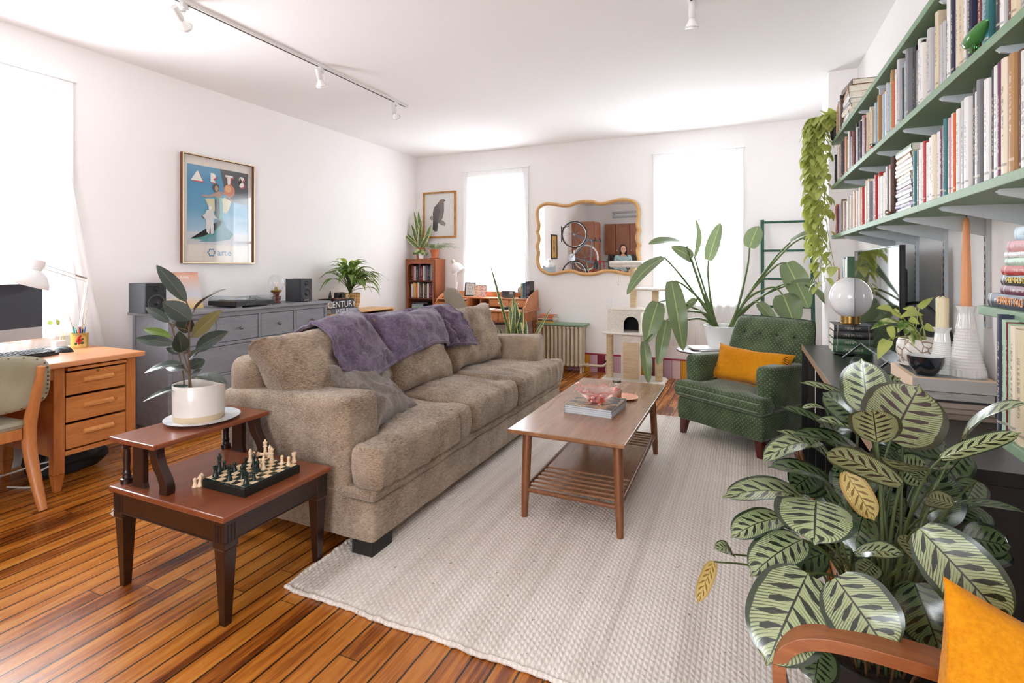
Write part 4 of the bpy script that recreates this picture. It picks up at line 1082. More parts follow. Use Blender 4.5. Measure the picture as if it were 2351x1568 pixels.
# record sleeve leaning on the wall
def sleeve_mat():
    t = NT('record_sleeve_art'); sp = t.t.nodes.new('ShaderNodeSeparateXYZ'); t.t.links.new(t.coord('Object', (1, 1, 1)), sp.inputs[0])
    n_ = t.noise(t.coord('Object', (1, 1, 1)), 9, 4)
    f = t.math('ADD', t.math('MULTIPLY', sp.outputs[2], 3.2), t.math('MULTIPLY', t.math('SUBTRACT', n_, 0.5), 0.25))
    c1 = t.ramp(f, (0.0, rgba((228, 192, 120))), (0.2, rgba((232, 206, 170))), (0.35, rgba((206, 206, 214))), (0.6, rgba((216, 196, 192))), (0.85, rgba((224, 176, 152))), (1.0, rgba((214, 132, 96))))
    t.set(Base_Color=c1, Roughness=0.3); return t.m
p = on(432, 705, 'X', -4.14)
t = thing('record_sleeve', 'pastel record sleeve leaning against the wall behind the tall plant', 'record sleeve', (-4.17, p.y, dz))
Ms = Matrix.Rotation(R(-15), 4, 'Y')
MB().box(-0.0015, 0.0015, -0.155, 0.155, 0, 0.31, M=Ms).build('sleeve', sleeve_mat(), t)
text('title_lettering', 'Ton Roos', pm('sleeve_white', (250, 246, 240), 0.4), 0.035, Ms @ frame((0.0022, 0.0, 0.268), (0, 1, 0), (0, 0, 1)), t)
# turntable
p = on(560, 700, 'X', -4.03)
t = thing('turntable', 'black turntable with a clear dust cover on the grey chest', 'turntable', (-4.045, p.y, dz), 0)
MB().box(-0.175, 0.175, -0.20, 0.20, 0.012, 0.052).build('plinth', M_spf, t, bev=0.004)
MB().box(0.1752, 0.1765, -0.1, -0.02, 0.03, 0.033).build('badge', M_ring, t)
for k in range(3): MB().box(0.175, 0.179, 0.10+k*0.028, 0.118+k*0.028, 0.030, 0.036).build('button', M_cone, t)
MB().lathe([(0, 0.052), (0.148, 0.052), (0.15, 0.056), (0.148, 0.062), (0, 0.062)], 48, (-0.01, -0.035, 0)).build('platter', pm('platter_metal', (120, 120, 124), 0.3, 0.8), t)
MB().lathe([(0, 0.0622), (0.145, 0.0622), (0.145, 0.064), (0, 0.064)], 48, (-0.01, -0.035, 0)).build('record', pm('vinyl_black', (12, 12, 13), 0.15), t)
MB().tube([(-0.12, 0.16, 0.075), (-0.05, 0.165, 0.078), (0.09, 0.11, 0.07), (0.11, 0.095, 0.067)], 0.004, 8).cyl((-0.12, 0.16, 0.052), (-0.12, 0.16, 0.085), 0.014).build('tonearm', pm('tonearm_silver', (200, 200, 204), 0.25, 0.9), t)
for x in (-0.14, 0.14):
    for y in (-0.15, 0.15): MB().lathe([(0, 0), (0.025, 0), (0.027, 0.012), (0, 0.012)], 20, (x, y, 0)).build('foot', pm('silver_foot', (180, 182, 186), 0.3, 0.8), t)
cv = MB(); a, b, h0, h1 = 0.172, 0.197, 0.053, 0.098; th = 0.003
cv.box(-a, a, -b, b, h1-th, h1).box(a-th, a, -b, b, h0, h1-th).box(-a, -a+th, -b, b, h0, h1-th).box(-a+th, a-th, -b, -b+th, h0, h1-th).box(-a+th, a-th, b-th, b, h0, h1-th)
cv.build('dust_cover', pane('acrylic_cover', (0.93, 0.95, 0.96), 0.05), t)
# small oil-lamp style lamp with a clear globe
p = on(634, 690, 'X', -4.06)
t = thing('globe_lamp', 'small lamp with a clear glass globe and dark red carved base', 'lamp', (-4.06, p.y, dz))
MB().lathe([(0, 0), (0.042, 0), (0.043, 0.01), (0.034, 0.018), (0.03, 0.03), (0.038, 0.045), (0.036, 0.06), (0.024, 0.072), (0.03, 0.085), (0.028, 0.095), (0, 0.095)], 10).build('base', mottled('carved_redwood', (70, 22, 18), (120, 50, 38), 22, 0.35), t)
M_brs = pm('antique_brass', (150, 118, 62), 0.35, 0.9)
MB().lathe([(0, 0.094), (0.02, 0.095), (0.048, 0.105), (0.05, 0.118), (0.044, 0.124), (0.014, 0.125), (0.013, 0.142), (0.009, 0.15), (0, 0.15)], 28).build('burner', M_brs, t)
MB().lathe([(0.040, 0.124), (0.058, 0.142), (0.072, 0.172), (0.075, 0.20), (0.068, 0.232), (0.050, 0.256), (0.034, 0.266), (0.032, 0.268)], 36, capb=False, capt=False).build('globe', M_clear, t)
MB().ball((0, 0, 0.168), (0.011, 0.011, 0.018), 12, 10).build('bulb', pm('warm_bulb_glass', (255, 226, 196), 0.3), t)
MB().tube(catmull([(-0.03, 0.02, 0.02), (-0.05, 0.06, 0.008), (-0.06, 0.10, 0.06), (-0.09, 0.13, 0.02)], 6), 0.003, 6).build('cord', pm('dark_red_cord', (84, 30, 26), 0.6), t)

# ------------------------------------------------------------------ framed poster on the left wall
M_pfr = wood('walnut_frame', (92, 50, 22), (116, 66, 32), (3, 3, 10), 4, 0.4); M_gold = pm('pale_gold_lip', (220, 200, 160), 0.35, 0.6)
fx = LX+0.002; py0, py1, pz0, pz1 = 2.871, 3.57, 1.325, 2.255
Mp = frame((fx, (py0+py1)/2, (pz0+pz1)/2), (0, 1, 0), (0, 0, 1))
hw, hh = (py1-py0)/2, (pz1-pz0)/2
def framed(name, label, cat, M, hw, hh, dep, fw, mfr, mback, lip=None, glass=True, gl=0.05):
    t = thing(name, label, cat, M.translation)
    Ml = Matrix.Translation(-M.translation) @ M
    m = MB()
    m.box(-hw, hw, hh-fw, hh, 0, dep, M=Ml).box(-hw, hw, -hh, -hh+fw, 0, dep, M=Ml).box(-hw, -hw+fw, -hh+fw, hh-fw, 0, dep, M=Ml).box(hw-fw, hw, -hh+fw, hh-fw, 0, dep, M=Ml)
    m.build('frame', mfr, t, bev=0.0015)
    if lip:
        m = MB(); q = fw*0.7; z0, z1 = dep-0.001, dep+0.0012
        m.box(-hw, hw, hh-q, hh, z0, z1, M=Ml).box(-hw, hw, -hh, -hh+q, z0, z1, M=Ml).box(-hw, -hw+q, -hh+q, hh-q, z0, z1, M=Ml).box(hw-q, hw, -hh+q, hh-q, z0, z1, M=Ml)
        m.build('front_lip', lip, t)
    MB().box(-hw+fw*0.5, hw-fw*0.5, -hh+fw*0.5, hh-fw*0.5, 0.0, dep*0.35, M=Ml).build('mat_board', mback, t)
    if glass: MB().box(-hw+fw*0.6, hw-fw*0.6, -hh+fw*0.6, hh-fw*0.6, dep*0.7, dep*0.7+0.002, M=Ml).build('glass', pane('picture_glass', (0.98, 0.98, 0.98), gl), t)
    return t, Ml @ Matrix.Translation((0, 0, dep*0.35))
po, Ma = framed('framed_poster', 'tall framed blue arts poster hanging above the grey chest', 'poster', Mp, hw, hh, 0.038, 0.011, M_pfr, pm('poster_cream', (226, 216, 204), 0.6), M_gold, gl=0.0)
# printed picture: layers of flat ink on the sheet
class Ink:
    def __init__(s, t, M): s.t = t; s.M = M; s.z = 0.0003
    def poly(s, name, pts, mat, step=True):
        if step: s.z += 0.0002
        return MB().prism(pts, s.z-0.0002, s.z, M=s.M).build(name, mat, s.t)
ik = Ink(po, Ma)
def ell(cx, cy, rx, ry, n=28, a0=0, a1=2*PI): return [(cx+rx*math.cos(a0+(a1-a0)*k/n), cy+ry*math.sin(a0+(a1-a0)*k/n)) for k in range(n if abs(a1-a0-2*PI) < 1e-6 else n+1)]
def sky_mat():
    t = NT('poster_sky_ink'); sp = t.t.nodes.new('ShaderNodeSeparateXYZ'); t.t.links.new(t.coord('Object', (1, 1, 1)), sp.inputs[0])
    n_ = t.noise(t.coord('Object', (1, 1, 1)), 6, 3)
    f = t.math('ADD', t.math('ADD', t.math('MULTIPLY', sp.outputs[2], 1.35), 0.44), t.math('MULTIPLY', t.math('SUBTRACT', n_, 0.5), 0.1))
    t.set(Base_Color=t.ramp(f, (0.0, rgba((206, 208, 210))), (0.14, rgba((190, 202, 210))), (0.22, rgba((148, 182, 202))), (0.42, rgba((84, 154, 188))), (0.75, rgba((58, 136, 178))), (1.0, rgba((86, 146, 178)))), Roughness=0.5); return t.m
sx = hw-0.052; top = hh-0.085; bot = -hh+0.165
ik.poly('picture', [(-sx, bot), (sx, bot), (sx, top), (-sx, top)], sky_mat())
M_ink = {k: pm('ink_'+k, v, 0.5) for k, v in dict(night=(62, 62, 66), white=(240, 234, 226), red=(196, 62, 66), skin=(176, 140, 122), hair=(52, 44, 44), teal=(64, 146, 142), black=(40, 46, 52), veil=(214, 204, 166), clown=(214, 214, 212), moon=(206, 128, 92), moon2=(222, 170, 120), sand=(196, 196, 198), seaw=(96, 146, 158)).items()}
ik.poly('night_panel', [(0.005, top), (sx, top), (sx, top-0.30), (0.08, top-0.28), (0.045, top-0.16)], M_ink['night'])
for off, mt in ((0.011, 'red'), (0.0, 'white')):
    q = lambda pts: [(x+off, y-off*0.9) for x, y in pts]
    ik.poly('letter_a', q([(-0.265, top-0.135), (-0.155, top-0.135), (-0.205, top-0.045)]), M_ink[mt])
    ik.poly('letter_r', q([(-0.085, top-0.13), (-0.085, top-0.05)]+ell(-0.07, top-0.075, 0.036, 0.026, 10, PI/2, -PI/2)+[(-0.058, top-0.10), (-0.034, top-0.13)]), M_ink[mt])
    ik.poly('letter_t', q([(0.055, top-0.045), (0.135, top-0.045), (0.135, top-0.062), (0.112, top-0.062), (0.106, top-0.13), (0.082, top-0.13), (0.078, top-0.065), (0.055, top-0.062)]), M_ink[mt])
    ik.poly('letter_s', q(ell(0.225, top-0.065, 0.028, 0.026, 14, R(20), R(235))+ell(0.222, top-0.112, 0.028, 0.027, 14, R(75), R(-150))), M_ink[mt])
ik.poly('moon', ell(0.098, top-0.185, 0.056, 0.058), M_ink['moon']); ik.poly('moon_shading', ell(0.085, top-0.17, 0.03, 0.034), M_ink['moon2'])
ik.poly('ground', [(-sx, bot), (sx, bot), (sx, bot+0.1), (0.0, bot+0.115), (-sx, bot+0.10)], M_ink['sand'])
ik.poly('veil', [(-0.14, 0.10), (-0.10, 0.02), (-0.05, -0.005), (-0.01, 0.09), (0.05, 0.13), (0.12, 0.10), (0.09, 0.02), (0.06, -0.02), (0.03, 0.0), (0.02, 0.12)], M_ink['veil'])
ik.poly('gown', [(-0.05, 0.13), (0.02, 0.13), (0.035, 0.05), (0.03, -0.06), (-0.01, -0.14), (-0.06, -0.19), (-0.16, -0.235), (-0.27, -0.255), (-0.15, -0.262), (0.06, -0.24), (0.03, -0.17), (-0.02, -0.12), (-0.045, -0.02)], M_ink['teal'])
ik.poly('train', [(0.03, -0.06), (0.07, -0.14), (0.14, -0.2), (0.1, -0.25), (-0.05, -0.275), (-0.2, -0.28), (-0.05, -0.22), (0.0, -0.15)], M_ink['seaw'])
ik.poly('bodice', [(-0.045, 0.10), (0.0, 0.11), (0.005, -0.02), (-0.015, -0.12), (-0.04, -0.02)], M_ink['black'])
ik.poly('arm', [(-0.045, 0.135), (-0.10, 0.115), (-0.165, 0.115), (-0.17, 0.13), (-0.10, 0.13), (-0.04, 0.16)], M_ink['skin'])
ik.poly('arm', [(0.015, 0.165), (0.08, 0.135), (0.13, 0.10), (0.13, 0.115), (0.08, 0.15), (0.02, 0.18)], M_ink['skin'])
ik.poly('shoulders', [(-0.05, 0.13), (-0.045, 0.16), (-0.02, 0.18), (0.0, 0.18), (0.02, 0.17), (0.02, 0.13), (-0.015, 0.12)], M_ink['skin'])
ik.poly('hair', ell(-0.035, 0.205, 0.034, 0.036), M_ink['hair']); ik.poly('face', ell(-0.030, 0.20, 0.018, 0.026), M_ink['skin'])
ik.poly('clown_suit', [(-0.125, 0.0), (-0.09, 0.01), (-0.06, 0.0), (-0.05, -0.04), (-0.02, -0.07), (-0.055, -0.07), (-0.06, -0.10), (-0.055, -0.2), (-0.085, -0.21), (-0.09, -0.14), (-0.1, -0.21), (-0.125, -0.19), (-0.13, -0.09), (-0.165, -0.05), (-0.17, -0.06), (-0.135, -0.03)], M_ink['clown'])
ik.poly('clown_head', ell(-0.09, 0.022, 0.016, 0.018), M_ink['white']); ik.poly('clown_hat', [(-0.105, 0.035), (-0.075, 0.035), (-0.1, 0.065)], M_ink['clown'])
M_lg = pm('ink_blue', (72, 138, 178), 0.5)
ring = [(0.030*(1+0.18*math.cos(6*a))*math.cos(a)-0.075, 0.030*(1+0.18*math.cos(6*a))*math.sin(a)-hh+0.095) for a in (2*PI*k/48 for k in range(48))]
MB().tube([Ma @ Vector((x, y, 0.0006)) for x, y in ring], 0.004, 6, closed=True).build('flower_mark', M_lg, po)
text('lettering', 'arte', M_lg, 0.085, Ma @ Matrix.Translation((0.05, -hh+0.094, 0.0006)), po)

# ------------------------------------------------------------------ oak desk, chair and the things on the desk
M_oak = wood('golden_oak', (170, 98, 42), (206, 134, 70), (12, 1.3, 12), 2.2, 0.4, 0.1)
M_oakv = wood('golden_oak_upright', (158, 86, 34), (196, 122, 60), (12, 12, 1.3), 2.2, 0.4, 0.1)
M_oakt = wood('oak_top', (196, 128, 82), (218, 154, 108), (14, 1.0, 14), 2.0, 0.38, 0.1)
kx, ky0, ky1, kz = -3.565, 0.55, 2.145, 0.75
dk = thing('desk', 'oak desk with three deep drawers under the left window', 'desk', ((LX+kx)/2, (ky0+ky1)/2, 0))
MB().box(LX+0.085, kx, ky0, ky1, kz-0.032, kz).build('desktop', M_oakt, dk, bev=0.006, world=True)
fxx = kx-0.035   # face of the pedestal
posts = MB()
def post(x0, x1, y0, y1, taper):
    m = MB(); z1 = kz-0.03
    m.box(x0, x1, y0, y1, 0.10, z1); t_ = 0.012
    v = [(x0+t_, y0+t_, 0), (x1-t_, y0+t_, 0), (x1-t_, y1-t_, 0), (x0+t_, y1-t_, 0), (x0, y0, 0.10), (x1, y0, 0.10), (x1, y1, 0.10), (x0, y1, 0.10)]
    m.add(v, [(3, 2, 1, 0)]+[(i, (i+1) % 4, 4+(i+1) % 4, 4+i) for i in range(4)])
    m.build('leg', M_oakv, dk, bev=0.004, world=True)
for x0 in (fxx-0.055, LX+0.10):
    for y in (1.665, 2.05): post(x0, x0+0.055, y, y+0.055, 1)
    post(x0, x0+0.055, ky0+0.06, ky0+0.115, 1)
m = MB(); m.box(LX+0.12, fxx-0.01, 1.672, 1.69, 0.2, kz-0.032).box(LX+0.12, fxx-0.01, 2.08, 2.098, 0.2, kz-0.032).box(LX+0.12, fxx-0.01, 1.69, 2.08, 0.2, 0.22).box(LX+0.12, LX+0.135, ky0+0.09, 2.08, 0.2, kz-0.032)
m.box(fxx-0.022, fxx-0.004, ky0+0.11, 1.67, kz-0.10, kz-0.032)
m.build('case', M_oakv, dk, bev=0.002, world=True)
MB().box(fxx-0.02, fxx-0.002, 1.72, 2.05, 0.198, 0.225).build('bottom_rail', M_oak, dk, bev=0.003, world=True)
MB().box(fxx-0.3, fxx+0.012, 1.728, 2.045, 0.690, 0.708).build('pull_out_board', M_oak, dk, bev=0.002, world=True)
for k, (z0, z1) in enumerate(((0.545, 0.680), (0.388, 0.535), (0.232, 0.378))):
    o = MB().box(fxx-0.022, fxx-0.002, 1.726, 2.047, z0+0.002, z1-0.002).build('drawer', M_oak, dk, bev=0.003, world=True)
    h = MB(); zc = (z0+z1)/2+0.012
    h.prism([(-0.0, -0.016), (0.020, -0.010), (0.024, 0.004), (0.010, 0.016), (0, 0.016)], 1.81, 1.97, frame((fxx-0.003, 0, zc), (1, 0, 0), (0, 0, 1)) @ Matrix.Scale(-1, 4, (0, 0, 1)))
    q = h.build('handle', wood('oak_handle', (190, 120, 58), (220, 152, 88), (10, 1.2, 10), 4, 0.4), o, bev=0.002); q.matrix_local = Matrix.Translation(-Vector(dk.location))
    if k == 0:
        kh = MB().lathe([(0, 0), (0.009, 0), (0.009, 0.003), (0.006, 0.004), (0, 0.003)], 20, M=frame((fxx-0.002, 1.89, 0.668), (0, 1, 0), (0, 0, 1))).build('keyhole', M_brs, o); kh.matrix_local = Matrix.Translation(-Vector(dk.location))

# chair tucked at the desk, its padded back towards the middle of the room
M_vin = mottled('sage_vinyl', (150, 146, 122), (166, 162, 140), 8, 0.4, 0.1, 150)
M_bee = wood('beech_bentwood', (176, 104, 52), (204, 136, 78), (10, 10, 1.4), 2.5, 0.35, 0.15)
M_nail = pm('bronze_nail', (120, 92, 66), 0.35, 0.9)
chx, chy = -3.40, 1.25
ch = thing('desk_chair', 'wooden desk chair with sage vinyl seat and nail-studded back', 'chair', (chx, chy, 0), 0)
for s in (1, -1):
    pth = catmull([(-0.02, s*0.285, 0.0), (-0.075, s*0.28, 0.14), (-0.125, s*0.275, 0.30), (-0.135, s*0.275, 0.42), (-0.10, s*0.28, 0.56), (-0.06, s*0.285, 0.68), (-0.045, s*0.288, 0.765)], 6)
    n_ = len(pth); MB().tube(pth, [0.019+0.013*math.sin(PI*min(1, k/(n_-1)*1.15))*(1 if k < n_*0.9 else 0.8) for k in range(n_)], 14).build('rear_leg', M_bee, ch)
    MB().tube([(-0.50, s*0.215, 0.0), (-0.49, s*0.215, 0.2), (-0.48, s*0.215, 0.42)], [0.015, 0.019, 0.021], 14).build('front_leg', M_bee, ch)
    MB().box(-0.50, -0.13, s*0.258-0.011, s*0.258+0.011, 0.375, 0.435).build('side_rail', M_bee, ch, bev=0.004)
MB().box(-0.145, -0.120, -0.24, 0.24, 0.375, 0.435).build('cross_rail', M_bee, ch, bev=0.004); MB().box(-0.505, -0.48, -0.22, 0.22, 0.375, 0.435).build('cross_rail', M_bee, ch, bev=0.004)
m = MB(); cushion(m, [(-0.53, -0.262), (-0.115, -0.262), (-0.115, 0.262), (-0.53, 0.262)], 0.432, 0.478, edge=0.02, crown=0.022, r=0.05, wob=0.003, seed=51); m.build('seat', M_vin, ch)
def cb(side):
    def fn(u, v):
        a = 2*u-1; b = 2*v-1
        hy, hz = 0.345, 0.152
        r_ = 4.2; l_ = max(1e-6, (abs(a)**r_+abs(b)**r_)**(1/r_)); mx = max(abs(a), abs(b)); k = mx/l_ if l_ > 0 else 1
        y = a*k*hy; z = 0.68+b*k*hz
        x = -0.085-0.03*(1-(y/hy)**2)
        x += 0.085*(z-0.68)*1.0
        th = 0.024*(1-mx**6)**0.5
        return (x+(th if side > 0 else -th), y, z)
    return fn
m = MB().grid(cb(1), 40, 28).grid(lambda u, v: cb(-1)(1-u, v), 40, 28); bk = m.build('backrest', M_vin, ch)
nl = MB(); 
for k in range(40):
    a = 2*PI*k/40; r_ = 4.2; c_, s_ = math.cos(a), math.sin(a); l_ = (abs(c_)**r_+abs(s_)**r_)**(1/r_)
    y = c_/l_*0.332; z = 0.68+s_/l_*0.140; x = -0.085-0.03*(1-(y/0.345)**2)+0.085*(z-0.68)+0.012
    nl.ball((x, y, z), (0.003, 0.006, 0.006), 8, 6)
nl.build('nail_trim', M_nail, bk)

# computer, keyboard and mouse
M_alu = pm('silver_aluminium', (196, 196, 198), 0.35, 0.7)
p1 = on(106, 667, 'Y', 1.78)
t = thing('computer_monitor', 'all-in-one computer with dark screen on the oak desk', 'computer', (-4.05, 1.52, kz))
Mm = Matrix.Rotation(R(8), 4, 'Z') @ frame((0.02, 0, 0.095), (0, 1, 0), (0, 0, 1))
def mon_scr():
    t_ = NT('dark_display'); n_ = t_.noise(t_.coord('Object', (1, 1, 1)), 300, 2)
    t_.set(Base_Color=t_.ramp(n_, (0.3, rgba((48, 52, 62))), (0.7, rgba((62, 66, 76)))), Roughness=0.35); return t_.m
hw_ = 0.30
MB().box(-hw_, hw_, 0.075, 0.345, 0, 0.006, M=Mm).build('screen', mon_scr(), t)
MB().box(-hw_-0.002, hw_+0.002, -0.0, 0.347, -0.022, 0.0, M=Mm).box(-hw_-0.002, hw_+0.002, 0.0, 0.0745, 0, 0.007, M=Mm).build('housing', M_alu, t, bev=0.004)
MB().prism([(-0.10, -0.093), (0.10, -0.093), (0.09, 0.06), (-0.09, 0.06)], -0.045, -0.035, M=Mm).box(-0.11, 0.11, -0.094, -0.088, -0.11, 0.10, M=Mm).build('stand', M_alu, t, bev=0.003)
M_key = pm('black_keycap', (38, 40, 46), 0.45); M_kb = pm('black_case', (20, 21, 24), 0.5)
t = thing('keyboard', 'black keyboard on the desk in front of the computer', 'keyboard', (-3.93, 1.60, kz), rot=(0, R(7), R(6)))
MB().box(-0.068, 0.068, -0.22, 0.22, 0.010, 0.026).box(-0.066, -0.056, -0.2, -0.17, -0.006, 0.012).box(-0.066, -0.056, 0.17, 0.2, -0.006, 0.012).build('case', M_kb, t, bev=0.003)
for r_ in range(5):
    m = MB(); y = -0.21
    while y < 0.20:
        wd = 0.0175 if not (r_ == 4 and abs(y) < 0.06) else 0.11
        c_ = (-0.052+r_*0.0255, y+wd/2+0.001, 0.031); m.cbox(c_, (0.0215, wd-0.0025, 0.010)); y += wd+0.0015
    m.build('key_row', M_key, t, bev=0.002)
p = Vector((-3.99, 1.90, kz))
t = thing('mouse', 'black computer mouse at the right of the keyboard', 'mouse', (p.x, p.y, kz), R(20))
def mfn(u, v):
    a = 2*PI*u; r = v
    return (0.060*r*math.cos(a), 0.036*r*math.sin(a), 0.034*(1-r**2.6)**0.6*(1-0.25*math.cos(a)*r)+0.002)
MB().grid(mfn, 28, 10).lathe([(0, 0), (1, 0), (1, 0.003)], 28, M=Matrix.Diagonal((0.060, 0.036, 1, 1)), capt=False).build('shell', M_kb, t)
MB().tube([(-0.035, -0.003, 0.028), (-0.035, 0.003, 0.028)], 0.008, 12).build('wheel', M_ring, t)
# pens in a printed tin
p = Vector((-4.13, 2.055, kz))
t = thing('pen_tin', 'yellow tin printed with red flowers, full of pens', 'pen holder', (p.x, p.y, kz))
def tin_mat():
    tt = NT('printed_tin'); v = tt.coord('Object', (1, 1, 1))
    tt.set(Base_Color=tt.ramp(tt.noise(v, 20, 3), (0.4, rgba((206, 168, 84))), (0.62, rgba((226, 196, 118)))), Roughness=0.35, Metallic=0.2); return tt.m
tr_, th_ = 0.048, 0.098
MB().lathe([(0, 0), (tr_, 0), (tr_+0.001, 0.003), (tr_, 0.006), (tr_, th_-0.004), (tr_+0.001, th_), (tr_-0.002, th_), (tr_-0.003, 0.01), (0, 0.01)], 32).build('can', tin_mat(), t)
cd = (Vector((0, 0, 0))-Vector(t.location)); ang = math.atan2(cd.y, cd.x)
M_fl = pm('flower_red', (186, 40, 36), 0.4); M_lf = pm('flower_leaf', (56, 84, 50), 0.4)
fl = MB(); 
for (da, z_, r_, k) in ((-0.05, 0.066, 0.011, 0), (0.16, 0.052, 0.010, 0), (-0.22, 0.050, 0.011, 0), (-0.02, 0.035, 0.011, 0), (0.1, 0.078, 0.008, 0), (-0.4, 0.03, 0.009, 1), (0.3, 0.033, 0.009, 1), (0.35, 0.06, 0.006, 1)):
    a = ang+da; fl.ball(((tr_)*math.cos(a), tr_*math.sin(a), z_), (0.0015+abs(math.sin(a))*r_, 0.0015+abs(math.cos(a))*r_, r_), 10, 6, k)
fl.build('flower_print', [M_fl, M_lf], t)
text('tin_lettering', 'TOMATO', pm('tin_ink', (92, 112, 96), 0.5), 0.016, frame(Vector((math.cos(ang)*(tr_+0.0012), math.sin(ang)*(tr_+0.0012), 0.087)), (-math.sin(ang), math.cos(ang), 0), (0, 0, 1)), t)
pc = [(40, 70, 160), (200, 60, 90), (40, 140, 140), (60, 60, 70), (170, 90, 190), (230, 120, 60), (200, 200, 205), (30, 110, 90), (60, 100, 180), (150, 40, 60), (120, 200, 170), (225, 190, 90), (90, 60, 120)]
rnd = random.Random(12)
names_ = ['blue', 'crimson', 'teal', 'charcoal', 'violet', 'orange', 'silver', 'green', 'light blue', 'dark red', 'mint', 'yellow', 'plum']
for k, c_ in enumerate(pc):
    a = k*2.4; r_ = 0.012+0.026*((k*0.37) % 1)
    hgt = 0.118+0.030*rnd.random()
    b0 = Vector((r_*0.6*math.cos(a), r_*0.6*math.sin(a), 0.014)); b1 = Vector((r_*math.cos(a)*1.15, r_*math.sin(a)*1.15, hgt))
    o = MB().tube([Vector((0, 0, 0)), (b1-b0)*0.9, b1-b0], [0.0042, 0.0042, 0.003], 8).build('pen', pm('pen_'+names_[k].replace(' ', '_'), c_, 0.35))
    tag(o, names_[k]+' pen standing in the yellow printed tin', 'pen', 'pens in the yellow tin'); o.location = Vector(t.location)+b0
for k, (dx_, dy_, L_) in enumerate(((0.01, 0.035, 0.24), (-0.008, -0.05, 0.20))):
    o = MB().tube([(0, 0, 0), (dx_, dy_, L_)], [0.003, 0.0025], 8).build('paintbrush', wood('brush_handle', (190, 168, 140), (214, 196, 170), (8, 8, 2), 6, 0.5))
    tag(o, ['long thin brush sticking up highest from the yellow tin', 'thin brush leaning left out of the yellow tin'][k], 'brush'); o.location = Vector(t.location)+Vector((0, 0.006-0.012*k, 0.014))
# little white box and papers by the window, sprig in a bud vase
p = Vector((-4.10, 1.935, kz))
for k in range(2):
    o = MB().box(-0.05, 0.05, -0.04, 0.04, 0, 0.008).build('notebook', pm(['notebook_orange', 'notebook_cream'][k], [(214, 120, 76), (226, 216, 204)][k], 0.5), bev=0.001)
    tag(o, ['orange notebook under the cream one by the pen tin', 'cream notebook on the orange one, under the small white box'][k], 'notebook'); o.location = (p.x-0.01, p.y-0.01, kz+0.008*k); o.rotation_euler = (0, 0, R(8-5*k))
t = thing('card_box', 'small white box on the notebooks beside the computer', 'box', (p.x-0.01, p.y-0.01, kz+0.016), R(10))
MB().box(-0.022, 0.022, -0.028, 0.028, 0, 0.045).build('carton', pm('white_carton', (232, 232, 230), 0.6), t, bev=0.002)
MB().box(-0.023, 0.023, -0.029, 0.029, 0.036, 0.0465).build('lid', pm('white_carton_lid', (240, 240, 238), 0.6), t, bev=0.002)
p = on(140, 760, 'X', -4.18)
t = thing('bud_vase', 'clear bud vase with a single pale sprig by the left window', 'vase', (-4.17, p.y, kz))
MB().lathe([(0.0, 0.002), (0.025, 0.002), (0.03, 0.02), (0.022, 0.05), (0.010, 0.07), (0.010, 0.10), (0.013, 0.105)], 20, capt=False).build('vase_body', M_clear, t)
M_sprig = pm('pale_sprig_green', (190, 208, 110), 0.5)
m = MB(); st_ = catmull([(0, 0, 0.02), (0.005, 0.004, 0.10), (0.012, -0.02, 0.16), (0.01, -0.055, 0.185)], 6); m.tube(st_, 0.0015, 6)
leaf(m, (0.012, -0.02, 0.16), (0.03, -0.045, 0.20), 0.03, (1, 0, .4)); leaf(m, (0.01, -0.055, 0.185), (0.02, -0.09, 0.175), 0.03, (1, 0, .4)); m.build('sprig', M_sprig, t)

# white arm lamp
M_lampw = pm('white_lamp_enamel', (232, 230, 228), 0.4)
hp = on(85, 655, 'X', -3.98); ax_ = -3.98
t = thing('arm_lamp', 'white spring-arm lamp reaching over the computer', 'lamp', (-4.20, 2.08, kz))
L0 = Vector(t.location)
def lp_(px, py, x): return on(px, py, 'X', x)-L0
e1 = lp_(200, 643, -4.10); h1 = lp_(100, 612, -3.99)
MB().lathe([(0, 0), (0.05, 0), (0.052, 0.006), (0.03, 0.012), (0.012, 0.03), (0, 0.03)], 24).build('clamp_base', M_lampw, t)
for d in (-0.010, 0.010):
    MB().tube([(d, 0, 0.02), e1+Vector((d, 0, 0))], 0.004, 8).build('lower_arm', M_lampw, t)
for d in (0.0, 0.024):
    MB().tube([e1+Vector((0, 0, d-0.014)), h1+Vector((0, 0, d-0.012))], 0.0036, 8).build('upper_arm', M_lampw, t)
MB().tube([e1+(h1-e1)*0.02+Vector((0, 0, 0.012)), e1+(h1-e1)*0.3+Vector((0, 0, 0.008))], 0.006, 8).build('spring', pm('spring_bronze', (170, 160, 146), 0.4, 0.5), t)
sh = lp_(62, 655, -3.97); tilt_dir = (Vector((0.15, 0.32, 1))).normalized()
zq = tilt_dir; xq = Vector((0, 0, 1)).cross(zq).normalized(); Msh = frame(sh, xq, zq.cross(xq))
MB().lathe([(0.105, 0.0), (0.106, 0.003), (0.098, 0.03), (0.078, 0.065), (0.055, 0.09), (0.034, 0.10), (0.034, 0.102), (0.030, 0.100), (0.052, 0.086), (0.075, 0.062), (0.095, 0.028), (0.103, 0.001)], 40, M=Msh, capb=False, capt=False).build('shade', M_lampw, t)
MB().lathe([(0.03, 0.098), (0.036, 0.104), (0.038, 0.15), (0.034, 0.162), (0.02, 0.168), (0, 0.169)], 28, M=Msh, capb=False).build('socket_cap', M_lampw, t)
MB().tube([h1, Msh @ Vector((0, 0, 0.12))], 0.008, 10).ball(h1, 0.012, 12, 8).build('joint', M_lampw, t)
MB().ball(Msh @ Vector((0, 0, 0.05)), 0.028, 16, 12).build('bulb', M_bulb, t)
